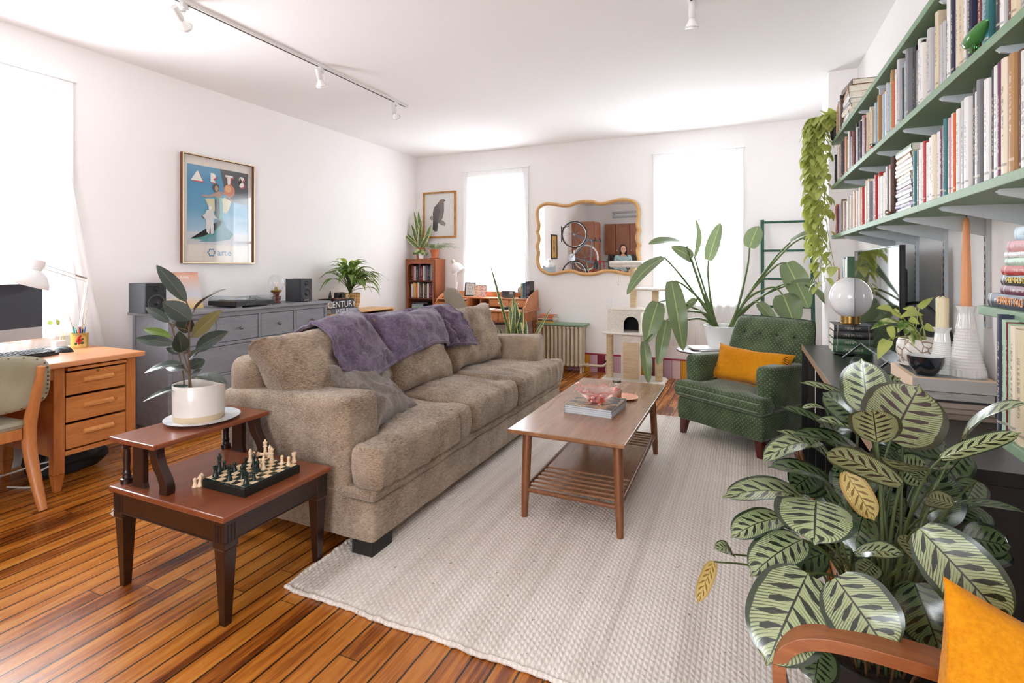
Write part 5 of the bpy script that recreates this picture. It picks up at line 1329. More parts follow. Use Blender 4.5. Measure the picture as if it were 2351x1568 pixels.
# cables and a bag in the shade under the desk
t = tag(MB().tube(catmull([(-3.95, 1.60, 0.008), (-3.80, 1.66, 0.012), (-3.72, 1.62, 0.10), (-3.68, 1.72, 0.16), (-3.85, 1.70, 0.12), (-4.1, 1.55, 0.05), (-4.2, 1.4, 0.2)], 8), 0.005, 8).build('power_cord', pm('white_cord', (206, 204, 200), 0.5)), 'white power cord looping under the oak desk behind the chair', 'cord')
m = MB(); cushion(m, [(-0.14, -0.18), (0.14, -0.18), (0.14, 0.18), (-0.14, 0.18)], 0, 0.15, edge=0.06, crown=0.03, r=0.08, wob=0.03, seed=61, wscale=9)
t = thing('black_bag', 'black fabric bag on the floor under the oak desk drawers', 'bag', (-3.98, 1.9, 0.002)); m.build('bag_body', pm('black_nylon', (22, 22, 26), 0.6), t)
MB().tube(bez((-0.05, -0.1, 0.15), (0.0, 0.0, 0.20), (0.05, 0.1, 0.15), 10), 0.008, 8).build('strap', pm('black_strap', (14, 14, 16), 0.7), t)
# ------------------------------------------------------------------ far wall: eagle print, wavy mirror
M_gilt = mottled('gilt_frame', (160, 108, 44), (196, 146, 76), 14, 0.4, 0.2, 40)
Me = frame((-3.937, FY-0.002, 2.02), (1, 0, 0), (0, 0, 1))
t, Mi = framed('framed_print', 'gilt framed print of a grey bird of prey by the corner', 'picture', Me, 0.268, 0.325, 0.025, 0.026, M_gilt, pm('print_paper', (232, 230, 226), 0.6), None, gl=0.0)
ik = Ink(t, Mi)
IE = {k: pm('print_'+k, v, 0.6) for k, v in dict(body=(116, 110, 104), dark=(84, 78, 76), head=(132, 112, 94), beak=(60, 56, 54), branch=(146, 136, 124), belly=(128, 120, 114)).items()}
def ez(l): return [((zx-1257)/300*0.535, (295-zy)/430*0.645) for zx, zy in l]
ik.poly('branch', ez([(1165, 310), (1190, 300), (1215, 330), (1290, 350), (1316, 375), (1305, 402), (1270, 388), (1240, 360), (1195, 345), (1170, 335)]), IE['branch'])
ik.poly('body', ez([(1250, 175), (1275, 147), (1298, 160), (1300, 260), (1290, 320), (1262, 370), (1240, 375), (1205, 345), (1195, 280), (1205, 225)]), IE['body'])
ik.poly('wing', ez([(1215, 220), (1245, 200), (1262, 260), (1250, 330), (1235, 350), (1200, 345), (1197, 280)]), IE['dark'])
ik.poly('tail', ez([(1198, 345), (1240, 352), (1245, 400), (1238, 448), (1212, 450), (1195, 430)]), IE['dark'])
ik.poly('head', ez([(1252, 175), (1262, 155), (1280, 147), (1300, 152), (1298, 180), (1280, 195)]), IE['head'])
ik.poly('beak', ez([(1296, 150), (1312, 160), (1306, 172), (1297, 168)]), IE['beak'])

M_ash = wood('light_ash_frame', (198, 150, 92), (218, 174, 116), (3, 3, 3), 4, 0.4)
oz = [(75, 400), (95, 310), (160, 230), (270, 190), (400, 196), (560, 222), (680, 220), (760, 190), (860, 160), (1000, 148), (1120, 156), (1200, 185), (1290, 186), (1420, 155), (1560, 120), (1700, 112), (1830, 140), (1920, 210), (1955, 310), (1958, 430), (1942, 560), (1950, 640), (1973, 690), (1950, 745), (1936, 830), (1950, 910), (1973, 960), (1950, 1020), (1944, 1100), (1962, 1200), (1972, 1310), (1950, 1420), (1870, 1495), (1750, 1512), (1600, 1490), (1450, 1462), (1300, 1462), (1180, 1500), (1000, 1520), (850, 1500), (750, 1465), (650, 1460), (500, 1490), (380, 1510), (260, 1490), (150, 1420), (95, 1320), (85, 1200), (100, 1100), (82, 1010), (80, 960), (108, 880), (104, 800), (80, 730), (98, 680), (110, 600), (90, 500)]
mt = R(0.75)
mc = on(1350, 545, 'Y', FY-0.035)
t = thing('wall_mirror', 'wavy pale wood framed mirror between the two far windows', 'mirror', mc, rot=(mt, 0, 0))
t.matrix_world = Matrix.Translation(mc) @ Matrix.Rotation(mt, 4, 'X')
ol = []
for zx, zy in oz:
    p = on(1220+zx/7.839, 440+zy/7.839, 'Y', FY-0.035); ol.append(Vector((p.x-mc.x, p.z-mc.z)))
olc = [Vector((p.x, p.y)) for p in catmull([(q.x, q.y, 0) for q in ol+[ol[0]]], 3)][:-1]
n_ = len(olc)
def inset(k, d):
    a, b = olc[k-2], olc[(k+2) % n_]; dd = (b-a).normalized(); return olc[k]+Vector((dd.y, -dd.x))*d
sec_ = [(0.0, 0.022), (0.0, -0.004), (0.007, -0.014), (0.020, -0.019), (0.034, -0.013), (0.042, 0.002), (0.042, 0.010)]
vs = []; fs = []
for d, y in sec_:
    for k in range(n_): q = inset(k, d); vs.append((q.x, y, q.y))
for a in range(len(sec_)-1):
    for k in range(n_): fs.append((a*n_+k, a*n_+(k+1) % n_, (a+1)*n_+(k+1) % n_, (a+1)*n_+k))
MB().add(vs, fs, 0, True).build('frame', M_ash, t)
mm = pm('silvered_glass', (232, 236, 236), 0.01, 1.0)
inn = [inset(k, 0.038) for k in range(n_)]
MB().add([(q.x, 0.006, q.y) for q in inn], [tuple(range(n_))]).build('mirror_glass', mm, t)
MB().add([(q.x, 0.012, q.y) for q in olc]+[(q.x, 0.021, q.y) for q in olc], [tuple(range(n_)), tuple(range(2*n_-1, n_-1, -1))]).build('backing', M_blk, t)

# ------------------------------------------------------------------ books, made one by one
M_page = mottled('page_edges', (222, 212, 196), (236, 228, 214), 60, 0.8, 0.0, stretch=(1, 1, 1))
INKS = {}
def spine_mat(c):
    """cover cloth with rows of title marks down the spine (uv: u across, v up)"""
    key = tuple(c)
    if key in INKS: return INKS[key]
    t = NT('book_spine_%d_%d_%d' % key)
    lum = (c[0]*0.3+c[1]*0.6+c[2]*0.1)
    ink = (60, 52, 56) if lum > 140 else (226, 214, 196)
    uv = t.n('ShaderNodeUVMap'); uv.uv_map = 'UVMap'; sp = t.t.nodes.new('ShaderNodeSeparateXYZ'); t.t.links.new(uv.outputs[0], sp.inputs[0])
    oi = t.t.nodes.new('ShaderNodeObjectInfo'); rn = oi.outputs['Random']
    u, v = sp.outputs[0], sp.outputs[1]
    cb = t.t.nodes.new('ShaderNodeCombineXYZ'); t.put(cb.inputs[0], t.math('MULTIPLY', u, 2.5)); t.put(cb.inputs[1], t.math('MULTIPLY', v, 48.0)); t.put(cb.inputs[2], t.math('MULTIPLY', rn, 50.0))
    g = t.noise(cb.outputs[0], 1.0, 1)
    inu = t.math('LESS_THAN', t.math('ABSOLUTE', t.math('SUBTRACT', u, 0.5)), t.math('ADD', 0.12, t.math('MULTIPLY', rn, 0.10)))
    lo = t.math('ADD', 0.15, t.math('MULTIPLY', rn, 0.2)); inv = t.math('MULTIPLY', t.math('GREATER_THAN', v, lo), t.math('LESS_THAN', v, t.math('ADD', lo, 0.52)))
    mk = t.math('MULTIPLY', t.math('MULTIPLY', inu, inv), t.math('GREATER_THAN', g, 0.50))
    bd = t.math('LESS_THAN', t.math('ABSOLUTE', t.math('SUBTRACT', v, t.math('ADD', 0.06, t.math('MULTIPLY', rn, 0.06)))), 0.012)
    f = t.math('MULTIPLY', t.math('MAXIMUM', mk, bd), 0.5)
    t.set(Base_Color=t.mix(f, rgba(c), rgba(ink)), Roughness=0.4)
    INKS[key] = t.m; return t.m
CN = {'white': (228, 226, 224), 'ivory': (224, 212, 190), 'cream': (214, 198, 168), 'pale grey': (190, 190, 192), 'grey': (128, 128, 132), 'charcoal': (52, 50, 54), 'black': (26, 25, 28), 'red': (176, 44, 44), 'dark red': (108, 32, 36), 'orange': (206, 98, 46), 'tan': (172, 132, 88), 'brown': (96, 66, 48), 'navy': (36, 40, 66), 'blue': (74, 110, 150), 'pale blue': (156, 182, 198), 'teal': (58, 118, 122), 'green': (70, 104, 74), 'pale green': (168, 196, 170), 'pink': (206, 150, 152), 'purple': (92, 62, 108), 'yellow': (222, 178, 72), 'plum': (104, 44, 78)}
def book_mesh(th, h, d, col, pages=True):
    """upright: spine looks along -x local, thickness along y, origin at the foot of the spine centre"""
    m = MB(); c = 0.0022; hb = th/2
    m.box(0.0, d, -hb, -hb+c, 0, h).box(0.0, d, hb-c, hb, 0, h)
    # gently rounded spine with uv
    def fn(u, v): return (-0.0035*math.sin(PI*u)*min(1, th/0.02), -hb+th*u, h*v)
    m.grid(lambda u, v: fn(1-u, v), 4, 1)
    m.add([(0.0, -hb, 0), (0.0, hb, 0), (c, hb, 0), (c, -hb, 0), (0, -hb, h), (0, hb, h), (c, hb, h), (c, -hb, h)], [(0, 1, 2, 3), (4, 5, 6, 7), (2, 3, 7, 6)])
    return m
def book(pos, th, h, d, cname, label, group, rz=0.0, lean=0.0, flat=False, rot=None, mat=None, pages=True):
    col = CN[cname]
    o = book_mesh(th, h, d, col).build('book', mat or spine_mat(col))
    tag(o, label, 'book', group); o.location = pos
    if flat: o.rotation_euler = (R(-90), 0, rz)     # lying: thickness up
    else: o.rotation_euler = (lean, 0, rz)
    if rot: o.rotation_euler = rot
    if pages:
        hb = th/2-0.0022
        g = 0.003 if h > 0.1 else 0.001
        MB().box(0.0022, d-0.004, -hb, hb, g, h-g).build('pages', M_page, o)
    return o
ORD = ['', 'second ', 'third ', 'fourth ', 'fifth ', 'sixth ', 'seventh ', 'eighth ', 'ninth ', 'tenth ', 'eleventh ', 'twelfth ', 'thirteenth ', 'fourteenth ', 'fifteenth ', 'sixteenth ', 'seventeenth ', 'eighteenth ', 'nineteenth ', 'twentieth ', 'twenty-first ', 'twenty-second ', 'twenty-third ', 'twenty-fourth ', 'twenty-fifth ', 'twenty-sixth ', 'twenty-seventh ', 'twenty-eighth ', 'twenty-ninth ', 'thirtieth ']
class Row:
    """labels for a row of books: the nth of its colour counted from one end"""
    def __init__(s, where, end): s.where = where; s.end = end; s.n = {}
    def __call__(s, c):
        k = s.n.get(c, 0); s.n[c] = k+1
        return '%s%s book from the %s %s' % (ORD[k] if k else 'first ', c, s.end, s.where)

# ------------------------------------------------------------------ narrow bookcase in the corner
M_chry = wood('cherry_stain', (136, 70, 36), (170, 98, 56), (9, 9, 1.3), 2.4, 0.4, 0.1)
M_chryd = wood('cherry_inside', (84, 40, 22), (110, 56, 32), (9, 9, 1.3), 2.4, 0.5)
qx0, qx1, qy0, qy1, qz = -4.295, -3.84, 6.04, 6.305, 1.40
bc_ = thing('bookcase', 'narrow cherry bookcase in the far left corner', 'bookcase', ((qx0+qx1)/2, (qy0+qy1)/2, 0))
MB().box(qx0-0.008, qx1+0.008, qy0-0.008, qy1, qz-0.02, qz).build('top', M_chry, bc_, bev=0.004, world=True)
for x in (qx0, qx1-0.018): MB().box(x, x+0.018, qy0, qy1, 0, qz-0.02).build('side_panel', M_chry, bc_, world=True)
MB().box(qx0+0.018, qx1-0.018, qy1-0.008, qy1, 0.02, qz-0.02).build('back_panel', M_chryd, bc_, world=True)
for x in (qx0, qx1-0.03): MB().box(x, x+0.03, qy0-0.004, qy0+0.014, 0, qz-0.02).build('stile', M_chry, bc_, world=True)
MB().prism([(qx0+0.03, qz-0.02), (qx1-0.03, qz-0.02), (qx1-0.03, qz-0.105), (qx1-0.04, qz-0.085), (qx1-0.065, qz-0.072), (qx1-0.09, qz-0.068), (qx0+0.09, qz-0.068), (qx0+0.065, qz-0.072), (qx0+0.04, qz-0.085), (qx0+0.03, qz-0.105)], -0.004, 0.014, frame((0, qy0, 0), (1, 0, 0), (0, 0, 1)) @ Matrix.Scale(-1, 4, (0, 0, 1))).build('arched_rail', M_chry, bc_, world=True)
SHV = (1.104, 0.867, 0.69, 0.46, 0.23, 0.05)
for z in SHV: MB().box(qx0+0.018, qx1-0.018, qy0+0.006, qy1-0.008, z-0.018, z).build('shelf', M_chryd, bc_, world=True)
def far_row(x0, x1, z, seq, y, where, hmin, hmax, seed, group):
    rnd = random.Random(seed); x = x0; row = Row(where, 'left')
    for c in seq:
        th = rnd.uniform(0.018, 0.036)
        if x+th > x1: break
        book((x+th/2, y+rnd.uniform(0, 0.012), z+0.0005), th-0.001, rnd.uniform(hmin, hmax), 0.14, c, row(c), group, rz=PI/2, pages=False); x += th
far_row(qx0+0.055, qx1-0.025, 1.104, ['black', 'red', 'pale grey', 'charcoal', 'black', 'plum', 'dark red', 'white', 'grey', 'purple', 'charcoal', 'black', 'grey', 'black'], qy0+0.03, 'upper shelf of the corner bookcase', 0.185, 0.225, 1, 'books on the upper shelf of the corner bookcase')
far_row(qx0+0.045, qx1-0.02, 0.867, ['white', 'pale grey', 'yellow', 'orange', 'white', 'brown', 'black', 'cream', 'charcoal', 'brown', 'white', 'dark red', 'purple', 'black', 'yellow', 'white'], qy0+0.03, 'middle shelf of the corner bookcase', 0.185, 0.215, 2, 'books on the middle shelf of the corner bookcase')
for k, (c, w_) in enumerate((('black', 0.24), ('pale green', 0.20), ('pale blue', 0.19), ('charcoal', 0.27))):
    book((qx0+0.075+w_, qy0+0.05, 0.70+k*0.028), 0.026, w_, 0.15, c, ['lowest black book lying on the third shelf of the corner bookcase', 'pale green book lying on the third shelf of the corner bookcase', 'pale blue book lying on the third shelf of the corner bookcase', 'topmost charcoal book lying on the third shelf of the corner bookcase'][k], 'books lying on the third shelf of the corner bookcase', pages=False).matrix_world = frame((qx0+0.055, qy0+0.05, 0.7045+k*0.028), (0, 1, 0), (0, 0, 1))

# ------------------------------------------------------------------ gallery-top writing desk under the far left window
M_mpl = wood('honey_maple', (176, 104, 58), (206, 138, 88), (1.3, 9, 9), 2.4, 0.35, 0.15)
gx0, gx1, gy0, gy1 = -3.70, -2.42, 5.75, 6.25
gd = thing('writing_desk', 'honey maple gallery writing desk under the far left window', 'desk', ((gx0+gx1)/2, (gy0+gy1)/2, 0))
gz = 0.765
MB().box(gx0-0.015, gx1+0.015, gy0-0.02, gy1, gz-0.022, gz).build('writing_top', M_mpl, gd, bev=0.004, world=True)
MB().box(gx0+0.02, gx1-0.02, gy0+0.01, gy0+0.028, 0.62, gz-0.022).box(gx0+0.02, gx1-0.02, gy1-0.03, gy1-0.012, 0.62, gz-0.022).box(gx0+0.02, gx0+0.038, gy0+0.028, gy1-0.03, 0.62, gz-0.022).box(gx1-0.038, gx1-0.02, gy0+0.028, gy1-0.03, 0.62, gz-0.022).build('apron', M_mpl, gd, world=True)
for x in (gx0+0.02, gx1-0.065):
    for y in (gy0+0.005, gy1-0.05): MB().lathe([(0.012, 0), (0.016, 0.02), (0.024, 0.45), (0.026, 0.5), (0.02, 0.51), (0.03, 0.53), (0.03, 0.62)], 16, (x+0.022, y+0.022, 0)).build('leg', M_mpl, gd, world=True)
M_cer = pm('white_ceramic_knob', (236, 234, 228), 0.25)
def gdrawer(x0, x1, y, z0, z1, nk=1):
    o = MB().box(x0, x1, y-0.014, y+0.004, z0, z1).build('drawer', M_mpl, gd, bev=0.004, world=True)
    for k in range(nk):
        xx = x0+(x1-x0)*(k+0.5)/nk
        kb = MB().ball((xx, y-0.026, (z0+z1)/2), 0.011, 14, 10).cyl((xx, y-0.014, (z0+z1)/2), (xx, y-0.026, (z0+z1)/2), 0.006).build('knob', M_cer, o)
        kb.matrix_local = Matrix.Translation(-Vector(gd.location))
for k in range(4): gdrawer(gx0+0.06+k*0.30, gx0+0.345+k*0.30, gy0+0.008, 0.632, 0.735)
# gallery: back board, scrolled ends, shelf over pigeon holes and small drawers
MB().box(gx0, gx1, gy1-0.014, gy1, gz, 0.965).build('gallery_back', M_mpl, gd, bev=0.003, world=True)
for x in (gx0, gx1-0.018):
    pr_ = catmull([(5.76, gz, 0), (5.775, 0.80, 0), (5.83, 0.815, 0), (5.85, 0.85, 0), (5.93, 0.91, 0), (6.05, 0.955, 0), (6.17, 0.99, 0), (6.248, 1.0, 0)], 4)
    MB().prism([(p.x, p.y) for p in pr_]+[(6.248, gz)], x, x+0.018, frame((0, 0, 0), (0, 1, 0), (0, 0, 1))).build('gallery_end', M_mpl, gd, bev=0.003, world=True)
MB().box(gx0+0.018, gx1-0.018, 5.98, gy1-0.014, 0.882, 0.898).build('gallery_shelf', M_mpl, gd, bev=0.003, world=True)
for x in (gx0+0.45, gx0+0.58, gx0+0.71): MB().box(x-0.005, x+0.005, 5.99, gy1-0.014, gz, 0.882).build('pigeonhole_divider', M_mpl, gd, world=True)
gdrawer(gx0+0.725, gx0+0.985, 5.995, 0.79, 0.876); gdrawer(gx0+0.995, gx1-0.025, 5.995, 0.79, 0.876)
# sloped writing box on its left end
MB().prism([(5.78, 0), (6.20, 0), (6.20, 0.115), (5.98, 0.115), (5.78, 0.075)], gx0+0.03, gx0+0.44, frame((0, 0, gz), (0, 1, 0), (0, 0, 1))).box(gx0+0.022, gx0+0.448, 5.775, 5.98, gz+0.112-0.0, gz+0.113).build('slope_box', M_mpl, gd, bev=0.004, world=True)

# desk lamp
lb = on(1045, 679, 'Y', 6.08); tz_ = 0.882
t = thing('desk_lamp', 'white desk lamp with bell shade left of the far left window', 'lamp', (lb.x, 6.10, tz_))
MB().box(-0.09, 0.08, -0.06, 0.06, 0.0, 0.022).build('base', M_lampw, t, bev=0.006)
MB().tube([(0, 0, 0.02), (0, 0, 0.34)], 0.0075, 10).build('stem', M_lampw, t)
Mh = Matrix.Translation((0.012, -0.01, 0.40)) @ Euler((R(12), R(-28), 0)).to_matrix().to_4x4()
MB().lathe([(0.088, -0.06), (0.09, -0.057), (0.084, -0.01), (0.066, 0.03), (0.04, 0.055), (0.022, 0.07), (0.02, 0.07), (0.038, 0.052), (0.063, 0.028), (0.081, -0.012), (0.086, -0.058)], 32, M=Mh, capb=False, capt=False).build('shade', M_lampw, t)
MB().lathe([(0.024, 0.065), (0.026, 0.10), (0.018, 0.118), (0, 0.12)], 20, M=Mh, capb=False).build('socket_cap', pm('lamp_cap_patterned', (196, 190, 176), 0.5), t)
MB().tube([(0, 0, 0.33), Mh @ Vector((0, 0, 0.05))], 0.009, 10).build('joint', M_lampw, t)
MB().tube(catmull([(-0.03, 0.05, 0.01), (-0.06, 0.09, 0.10), (-0.03, 0.1, 0.2), (-0.08, 0.12, 0.01)], 6), 0.003, 6).build('cord', M_lampw, t)
# framed line drawing and cards
p = on(1079, 655, 'Y', 6.18)
Mf = frame((p.x, 6.19, 0.899+0.092), (1, 0.12, 0), (0, 0.12, 1))
t, Mi = framed('framed_drawing', 'small black framed line drawing of a face with glasses', 'picture', Mf, 0.076, 0.092, 0.014, 0.013, pm('black_frame', (40, 40, 44), 0.5), pm('drawing_paper', (238, 236, 232), 0.6), None, gl=0.0)
M_line = pm('drawing_ink', (40, 36, 36), 0.6); Mi2 = Mi @ Matrix.Translation((0, 0, 0.001))
face = MB(); L3 = lambda pts: [Mi2 @ Vector((x, y, 0)) for x, y in pts]
face.tube(L3(ell(0, -0.004, 0.03, 0.042, 26)), 0.0013, 5, closed=True).tube(L3(ell(-0.013, 0.006, 0.011, 0.008, 16)), 0.0011, 5, closed=True).tube(L3(ell(0.013, 0.006, 0.011, 0.008, 16)), 0.0011, 5, closed=True)
face.tube(L3([(-0.032, 0.01), (-0.036, 0.04), (-0.01, 0.055), (0.02, 0.052), (0.036, 0.03), (0.03, 0.008)]), 0.0016, 5).tube(L3([(0, 0.004), (0.004, -0.012), (-0.003, -0.014)]), 0.001, 5).tube(L3([(-0.012, -0.026), (0.0, -0.029), (0.012, -0.025)]), 0.0012, 5)
face.build('line_face', M_line, t)
for k, (px_, col_, ang_, lab) in enumerate(((1092, (232, 190, 150), 16, 'warm toned photo card beside the framed line drawing'), (1098, (236, 170, 176), 6, 'pinkish photo card right of the warm toned card'))):
    p = on(px_, 660, 'Y', 6.14)
    def card_mat(c, s_):
        tt = NT('photo_card_%d' % s_); v = tt.coord('Object', (1, 1, 1)); n_ = tt.noise(v, 30, 2, 0.5, 0.6)
        tt.set(Base_Color=tt.ramp(n_, (0.34, rgba((70, 60, 56))), (0.42, rgba(c)), (0.56, rgba((240, 228, 216))), (0.66, rgba((226, 150, 90)))), Roughness=0.35); return tt.m
    o = MB().box(-0.052, 0.052, -0.001, 0.001, 0, 0.155).build('photo_card', card_mat(col_, k)); tag(o, lab, 'card')
    o.location = (p.x+0.01+0.055*k, 6.155-0.02*k, 0.8995); o.rotation_euler = (R(-12), 0, R(-ang_+8))
# small radio, stone globe on a stand, books on the gallery shelf
M_rad = pm('radio_grey', (104, 104, 106), 0.5)
p = on(1167, 682, 'Y', 6.14)
t = thing('radio', 'small grey radio on the writing desk gallery shelf', 'radio', (p.x, 6.14, 0.8985), R(-4))
MB().box(-0.085, 0.085, -0.03, 0.03, 0.004, 0.085).build('body', M_rad, t, bev=0.004)
m = MB(); 
for k in range(9): m.box(-0.075, 0.025, -0.0315, -0.0295, 0.018+k*0.007, 0.0215+k*0.007)
m.build('speaker_grille', M_spf, t); MB().box(0.035, 0.078, -0.0315, -0.0295, 0.045, 0.075).build('dial', pm('radio_dial', (176, 176, 172), 0.3), t); MB().box(-0.08, 0.08, -0.026, 0.026, 0.0, 0.005).build('foot', M_spf, t)
p = on(1197, 680, 'Y', 6.14)
t = thing('stone_globe', 'grey mottled globe on a small stand beside the radio', 'globe', (p.x, 6.14, 0.8985))
MB().ball((0, 0, 0.098), 0.052, 24, 16).build('sphere', mottled('grey_stone', (150, 148, 146), (186, 184, 180), 30, 0.6), t)
MB().lathe([(0, 0), (0.04, 0), (0.04, 0.012), (0.034, 0.02), (0, 0.02)], 20).build('base', M_blk, t)
for k in range(3): MB().tube([(0.03*math.cos(k*2.1), 0.03*math.sin(k*2.1), 0.018), (0.022*math.cos(k*2.1), 0.022*math.sin(k*2.1), 0.05)], 0.004, 8).build('prong', M_brs, t)
row = Row('on the writing desk gallery shelf', 'left'); x = on(1204, 680, 'Y', 6.12).x-0.03
for c, th, h in (('tan', 0.012, 0.185), ('pale green', 0.012, 0.185), ('teal', 0.014, 0.19), ('navy', 0.016, 0.185), ('blue', 0.013, 0.182), ('charcoal', 0.018, 0.205), ('purple', 0.012, 0.20), ('black', 0.026, 0.21)):
    book((x+th/2, 6.07, 0.899), th-0.001, h, 0.145, c, row(c), 'books on the writing desk gallery shelf', rz=PI/2); x += th
# papers and two mice-like caps on the writing top
o = MB().box(-0.13, 0.13, -0.09, 0.09, 0, 0.004).build('paper_pad', pm('paper_white', (236, 236, 238), 0.6)); tag(o, 'white paper pad on the writing desk behind the grey chair', 'paper'); o.location = (-2.98, 5.86, gz+0.0005); o.rotation_euler = (0, 0, R(8))
o = MB().box(-0.14, 0.14, -0.09, 0.09, 0, 0.003).build('paper_sheets', pm('paper_white', (236, 236, 238), 0.6)); tag(o, 'white paper sheets on the writing desk near its right end', 'paper'); o.location = (-2.66, 5.87, gz+0.0005); o.rotation_euler = (0, 0, R(-5))
def mouse2(x, y, lab, c):
    t = thing('mouse', lab, 'mouse', (x, y, gz+0.005), R(70))
    MB().grid(mfn, 24, 8).build('shell', c, t); MB().lathe([(0, 0), (0.05, 0), (0.05, 0.003), (0, 0.003)], 20, sy=0.6).build('underside', M_kb, t)
mouse2(-2.69, 5.85, 'black computer mouse on the paper sheets of the writing desk', M_kb)
mouse2(-2.98, 5.87, 'dark computer mouse on the paper pad by the grey chair', M_ring)
o = MB().box(-0.02, 0.02, -0.012, 0.012, 0, 0.05).build('note_box', pm('paper_white', (236, 236, 238), 0.6)); tag(o, 'small white box in a pigeonhole of the writing desk', 'box'); o.location = (gx0+0.645, 6.08, gz+0.0005)
o = MB().box(-0.03, 0.03, -0.03, 0.03, 0, 0.02).box(0.012, 0.022, -0.02, -0.01, 0.02, 0.05).build('clip_holder', pm('teal_plastic', (60, 140, 140), 0.4)); tag(o, 'teal clip holder in a pigeonhole of the writing desk', 'desk organiser'); o.location = (gx0+0.515, 6.08, gz+0.0005)
t = thing('waste_bin', 'pale grey bin on a low crate under the writing desk', 'bin', (-2.78, 6.0, 0.30))
MB().lathe([(0, 0), (0.10, 0), (0.125, 0.27), (0.12, 0.27), (0.096, 0.008), (0, 0.008)], 28).build('bin_body', pm('pale_grey_plastic', (176, 172, 164), 0.5), t)
MB().tube([(0.1235*math.cos(2*PI*k/28), 0.1235*math.sin(2*PI*k/28), 0.27) for k in range(28)], 0.004, 6, closed=True).build('rim', pm('pale_grey_rim', (190, 186, 178), 0.5), t)
m = MB()
for z in (0.02, 0.11, 0.2): m.box(-2.95, -2.61, 5.86, 5.872, z, z+0.07).box(-2.95, -2.61, 6.128, 6.14, z, z+0.07).box(-2.95, -2.938, 5.872, 6.128, z, z+0.07).box(-2.622, -2.61, 5.872, 6.128, z, z+0.07)
cr = thing('crate', 'slatted wooden crate on the floor under the writing desk', 'crate', (-2.78, 6.0, 0))
m.build('slats', M_mpl, cr, world=True); MB().box(-2.938, -2.622, 5.872, 6.128, 0.28, 0.299).box(-2.938, -2.622, 5.872, 6.128, 0.0, 0.02).build('boards', M_mpl, cr, world=True)
for x in (-2.938, -2.642):
    for y in (5.872, 6.108): MB().box(x, x+0.02, y, y+0.02, 0.02, 0.28).build('corner_post', M_mpl, cr, world=True)

# grey office chair
M_sage = fabric('sage_grey_shell', (158, 152, 138), (172, 166, 152), (1, 1, 1), 150, 4, 0.05, sheen=0.0)
p = on(1085, 735, 'Y', 5.15)
t = thing('office_chair', 'grey shell-backed chair at the writing desk behind the sofa', 'chair', (p.x, 5.22, 0), R(-24))
def shb(side):
    def fn(u, v):
        a = 2*u-1; hw2 = 0.205*(1-0.20*v)*(1-max(0, (v-0.8)/0.2)**3*0.32)
        x = a*hw2; z = 0.46+0.60*v-0.024*max(0, (v-0.7)/0.3)*abs(a)**4
        y = -0.20-0.16*v+0.05*(a*a)*(1-v*0.4)+0.05*(1-v)**3
        return (x, y+side*0.008, z)
    return fn
m = MB().grid(shb(-1), 30, 24).grid(lambda u, v: shb(1)(1-u, v), 30, 24); m.build('back_shell', M_sage, t)
rim_ = [shb(0)(0, v/16) for v in range(17)]+[shb(0)(u/20, 1) for u in range(1, 21)]+[shb(0)(1, 1-v/16) for v in range(1, 17)]
MB().tube(rim_, 0.009, 8).build('edge_trim', M_sage, t)
m = MB(); cushion(m, [(-0.21, -0.20), (0.21, -0.20), (0.21, 0.22), (-0.21, 0.22)], 0.41, 0.465, edge=0.025, crown=0.01, r=0.08, wob=0.002, seed=71); m.build('seat', M_sage, t)
for k in range(4):
    a = R(45)+k*PI/2; MB().tube([(0.12*math.cos(a), 0.12*math.sin(a), 0.40), (0.24*math.cos(a), 0.24*math.sin(a), 0.0)], [0.016, 0.011], 12).build('leg', M_blk, t)
MB().cyl((0, 0, 0.385), (0, 0, 0.412), 0.14, 0.14, 24).build('under_frame', M_blk, t)

# ------------------------------------------------------------------ radiator with a green shelf and books
M_radi = mottled('cream_radiator_paint', (206, 192, 168), (222, 210, 188), 12, 0.45, 0.05, 60)
M_sgrn = wood('sage_green_paint', (120, 150, 118), (134, 162, 132), (1.5, 14, 14), 4, 0.5, bump=0.15)
rx0, rx1, ry = -2.375, -1.80, 6.19
t = thing('radiator', 'cream cast-iron radiator under the wavy mirror', 'radiator', ((rx0+rx1)/2, ry, 0))
nsec = 11; pit = (rx1-rx0)/nsec
for k in range(nsec):
    x = rx0+pit*(k+0.5); m = MB()
    for y in (ry-0.062, ry+0.0, ry+0.062):
        m.tube([(x, y, 0.09), (x, y, 0.12), (x, y, 0.53), (x, y, 0.56)], [0.018, 0.019, 0.019, 0.018], 10)
    for z in (0.10, 0.55):
        m.tube([(x, ry-0.085, z), (x, ry-0.07, z), (x, ry+0.07, z), (x, ry+0.085, z)], [0.014, 0.024, 0.024, 0.014], 10)
    if k in (0, nsec-1):
        for y in (ry-0.05, ry+0.05): m.tube([(x, y, 0.09), (x, y, 0.04), (x, y-0.006, 0.0)], [0.018, 0.013, 0.016], 10)
    m.build('section', M_radi, t, world=True)
MB().tube([(rx0, ry, 0.10), (rx1, ry, 0.10)], 0.014, 10).tube([(rx0, ry, 0.55), (rx1, ry, 0.55)], 0.014, 10).build('connecting_nipple', M_radi, t, world=True)
MB().tube([(rx1-0.01, ry, 0.10), (rx1+0.20, ry, 0.10), (rx1+0.235, ry+0.01, 0.105), (rx1+0.25, ry+0.05, 0.115), (rx1+0.25, FY-0.01, 0.12)], 0.015, 12).cyl((rx1+0.03, ry, 0.10), (rx1+0.06, ry, 0.10), 0.025, 0.025).build('feed_pipe', M_radi, t, world=True)
MB().box(rx1+0.22, rx1+0.28, FY-0.03, FY-0.0245, 0.09, 0.15).build('pipe_escutcheon', M_blk, t, world=True)
t = thing('radiator_shelf', 'sage green board lying on top of the radiator', 'shelf', ((rx0+rx1)/2, ry, 0.575))
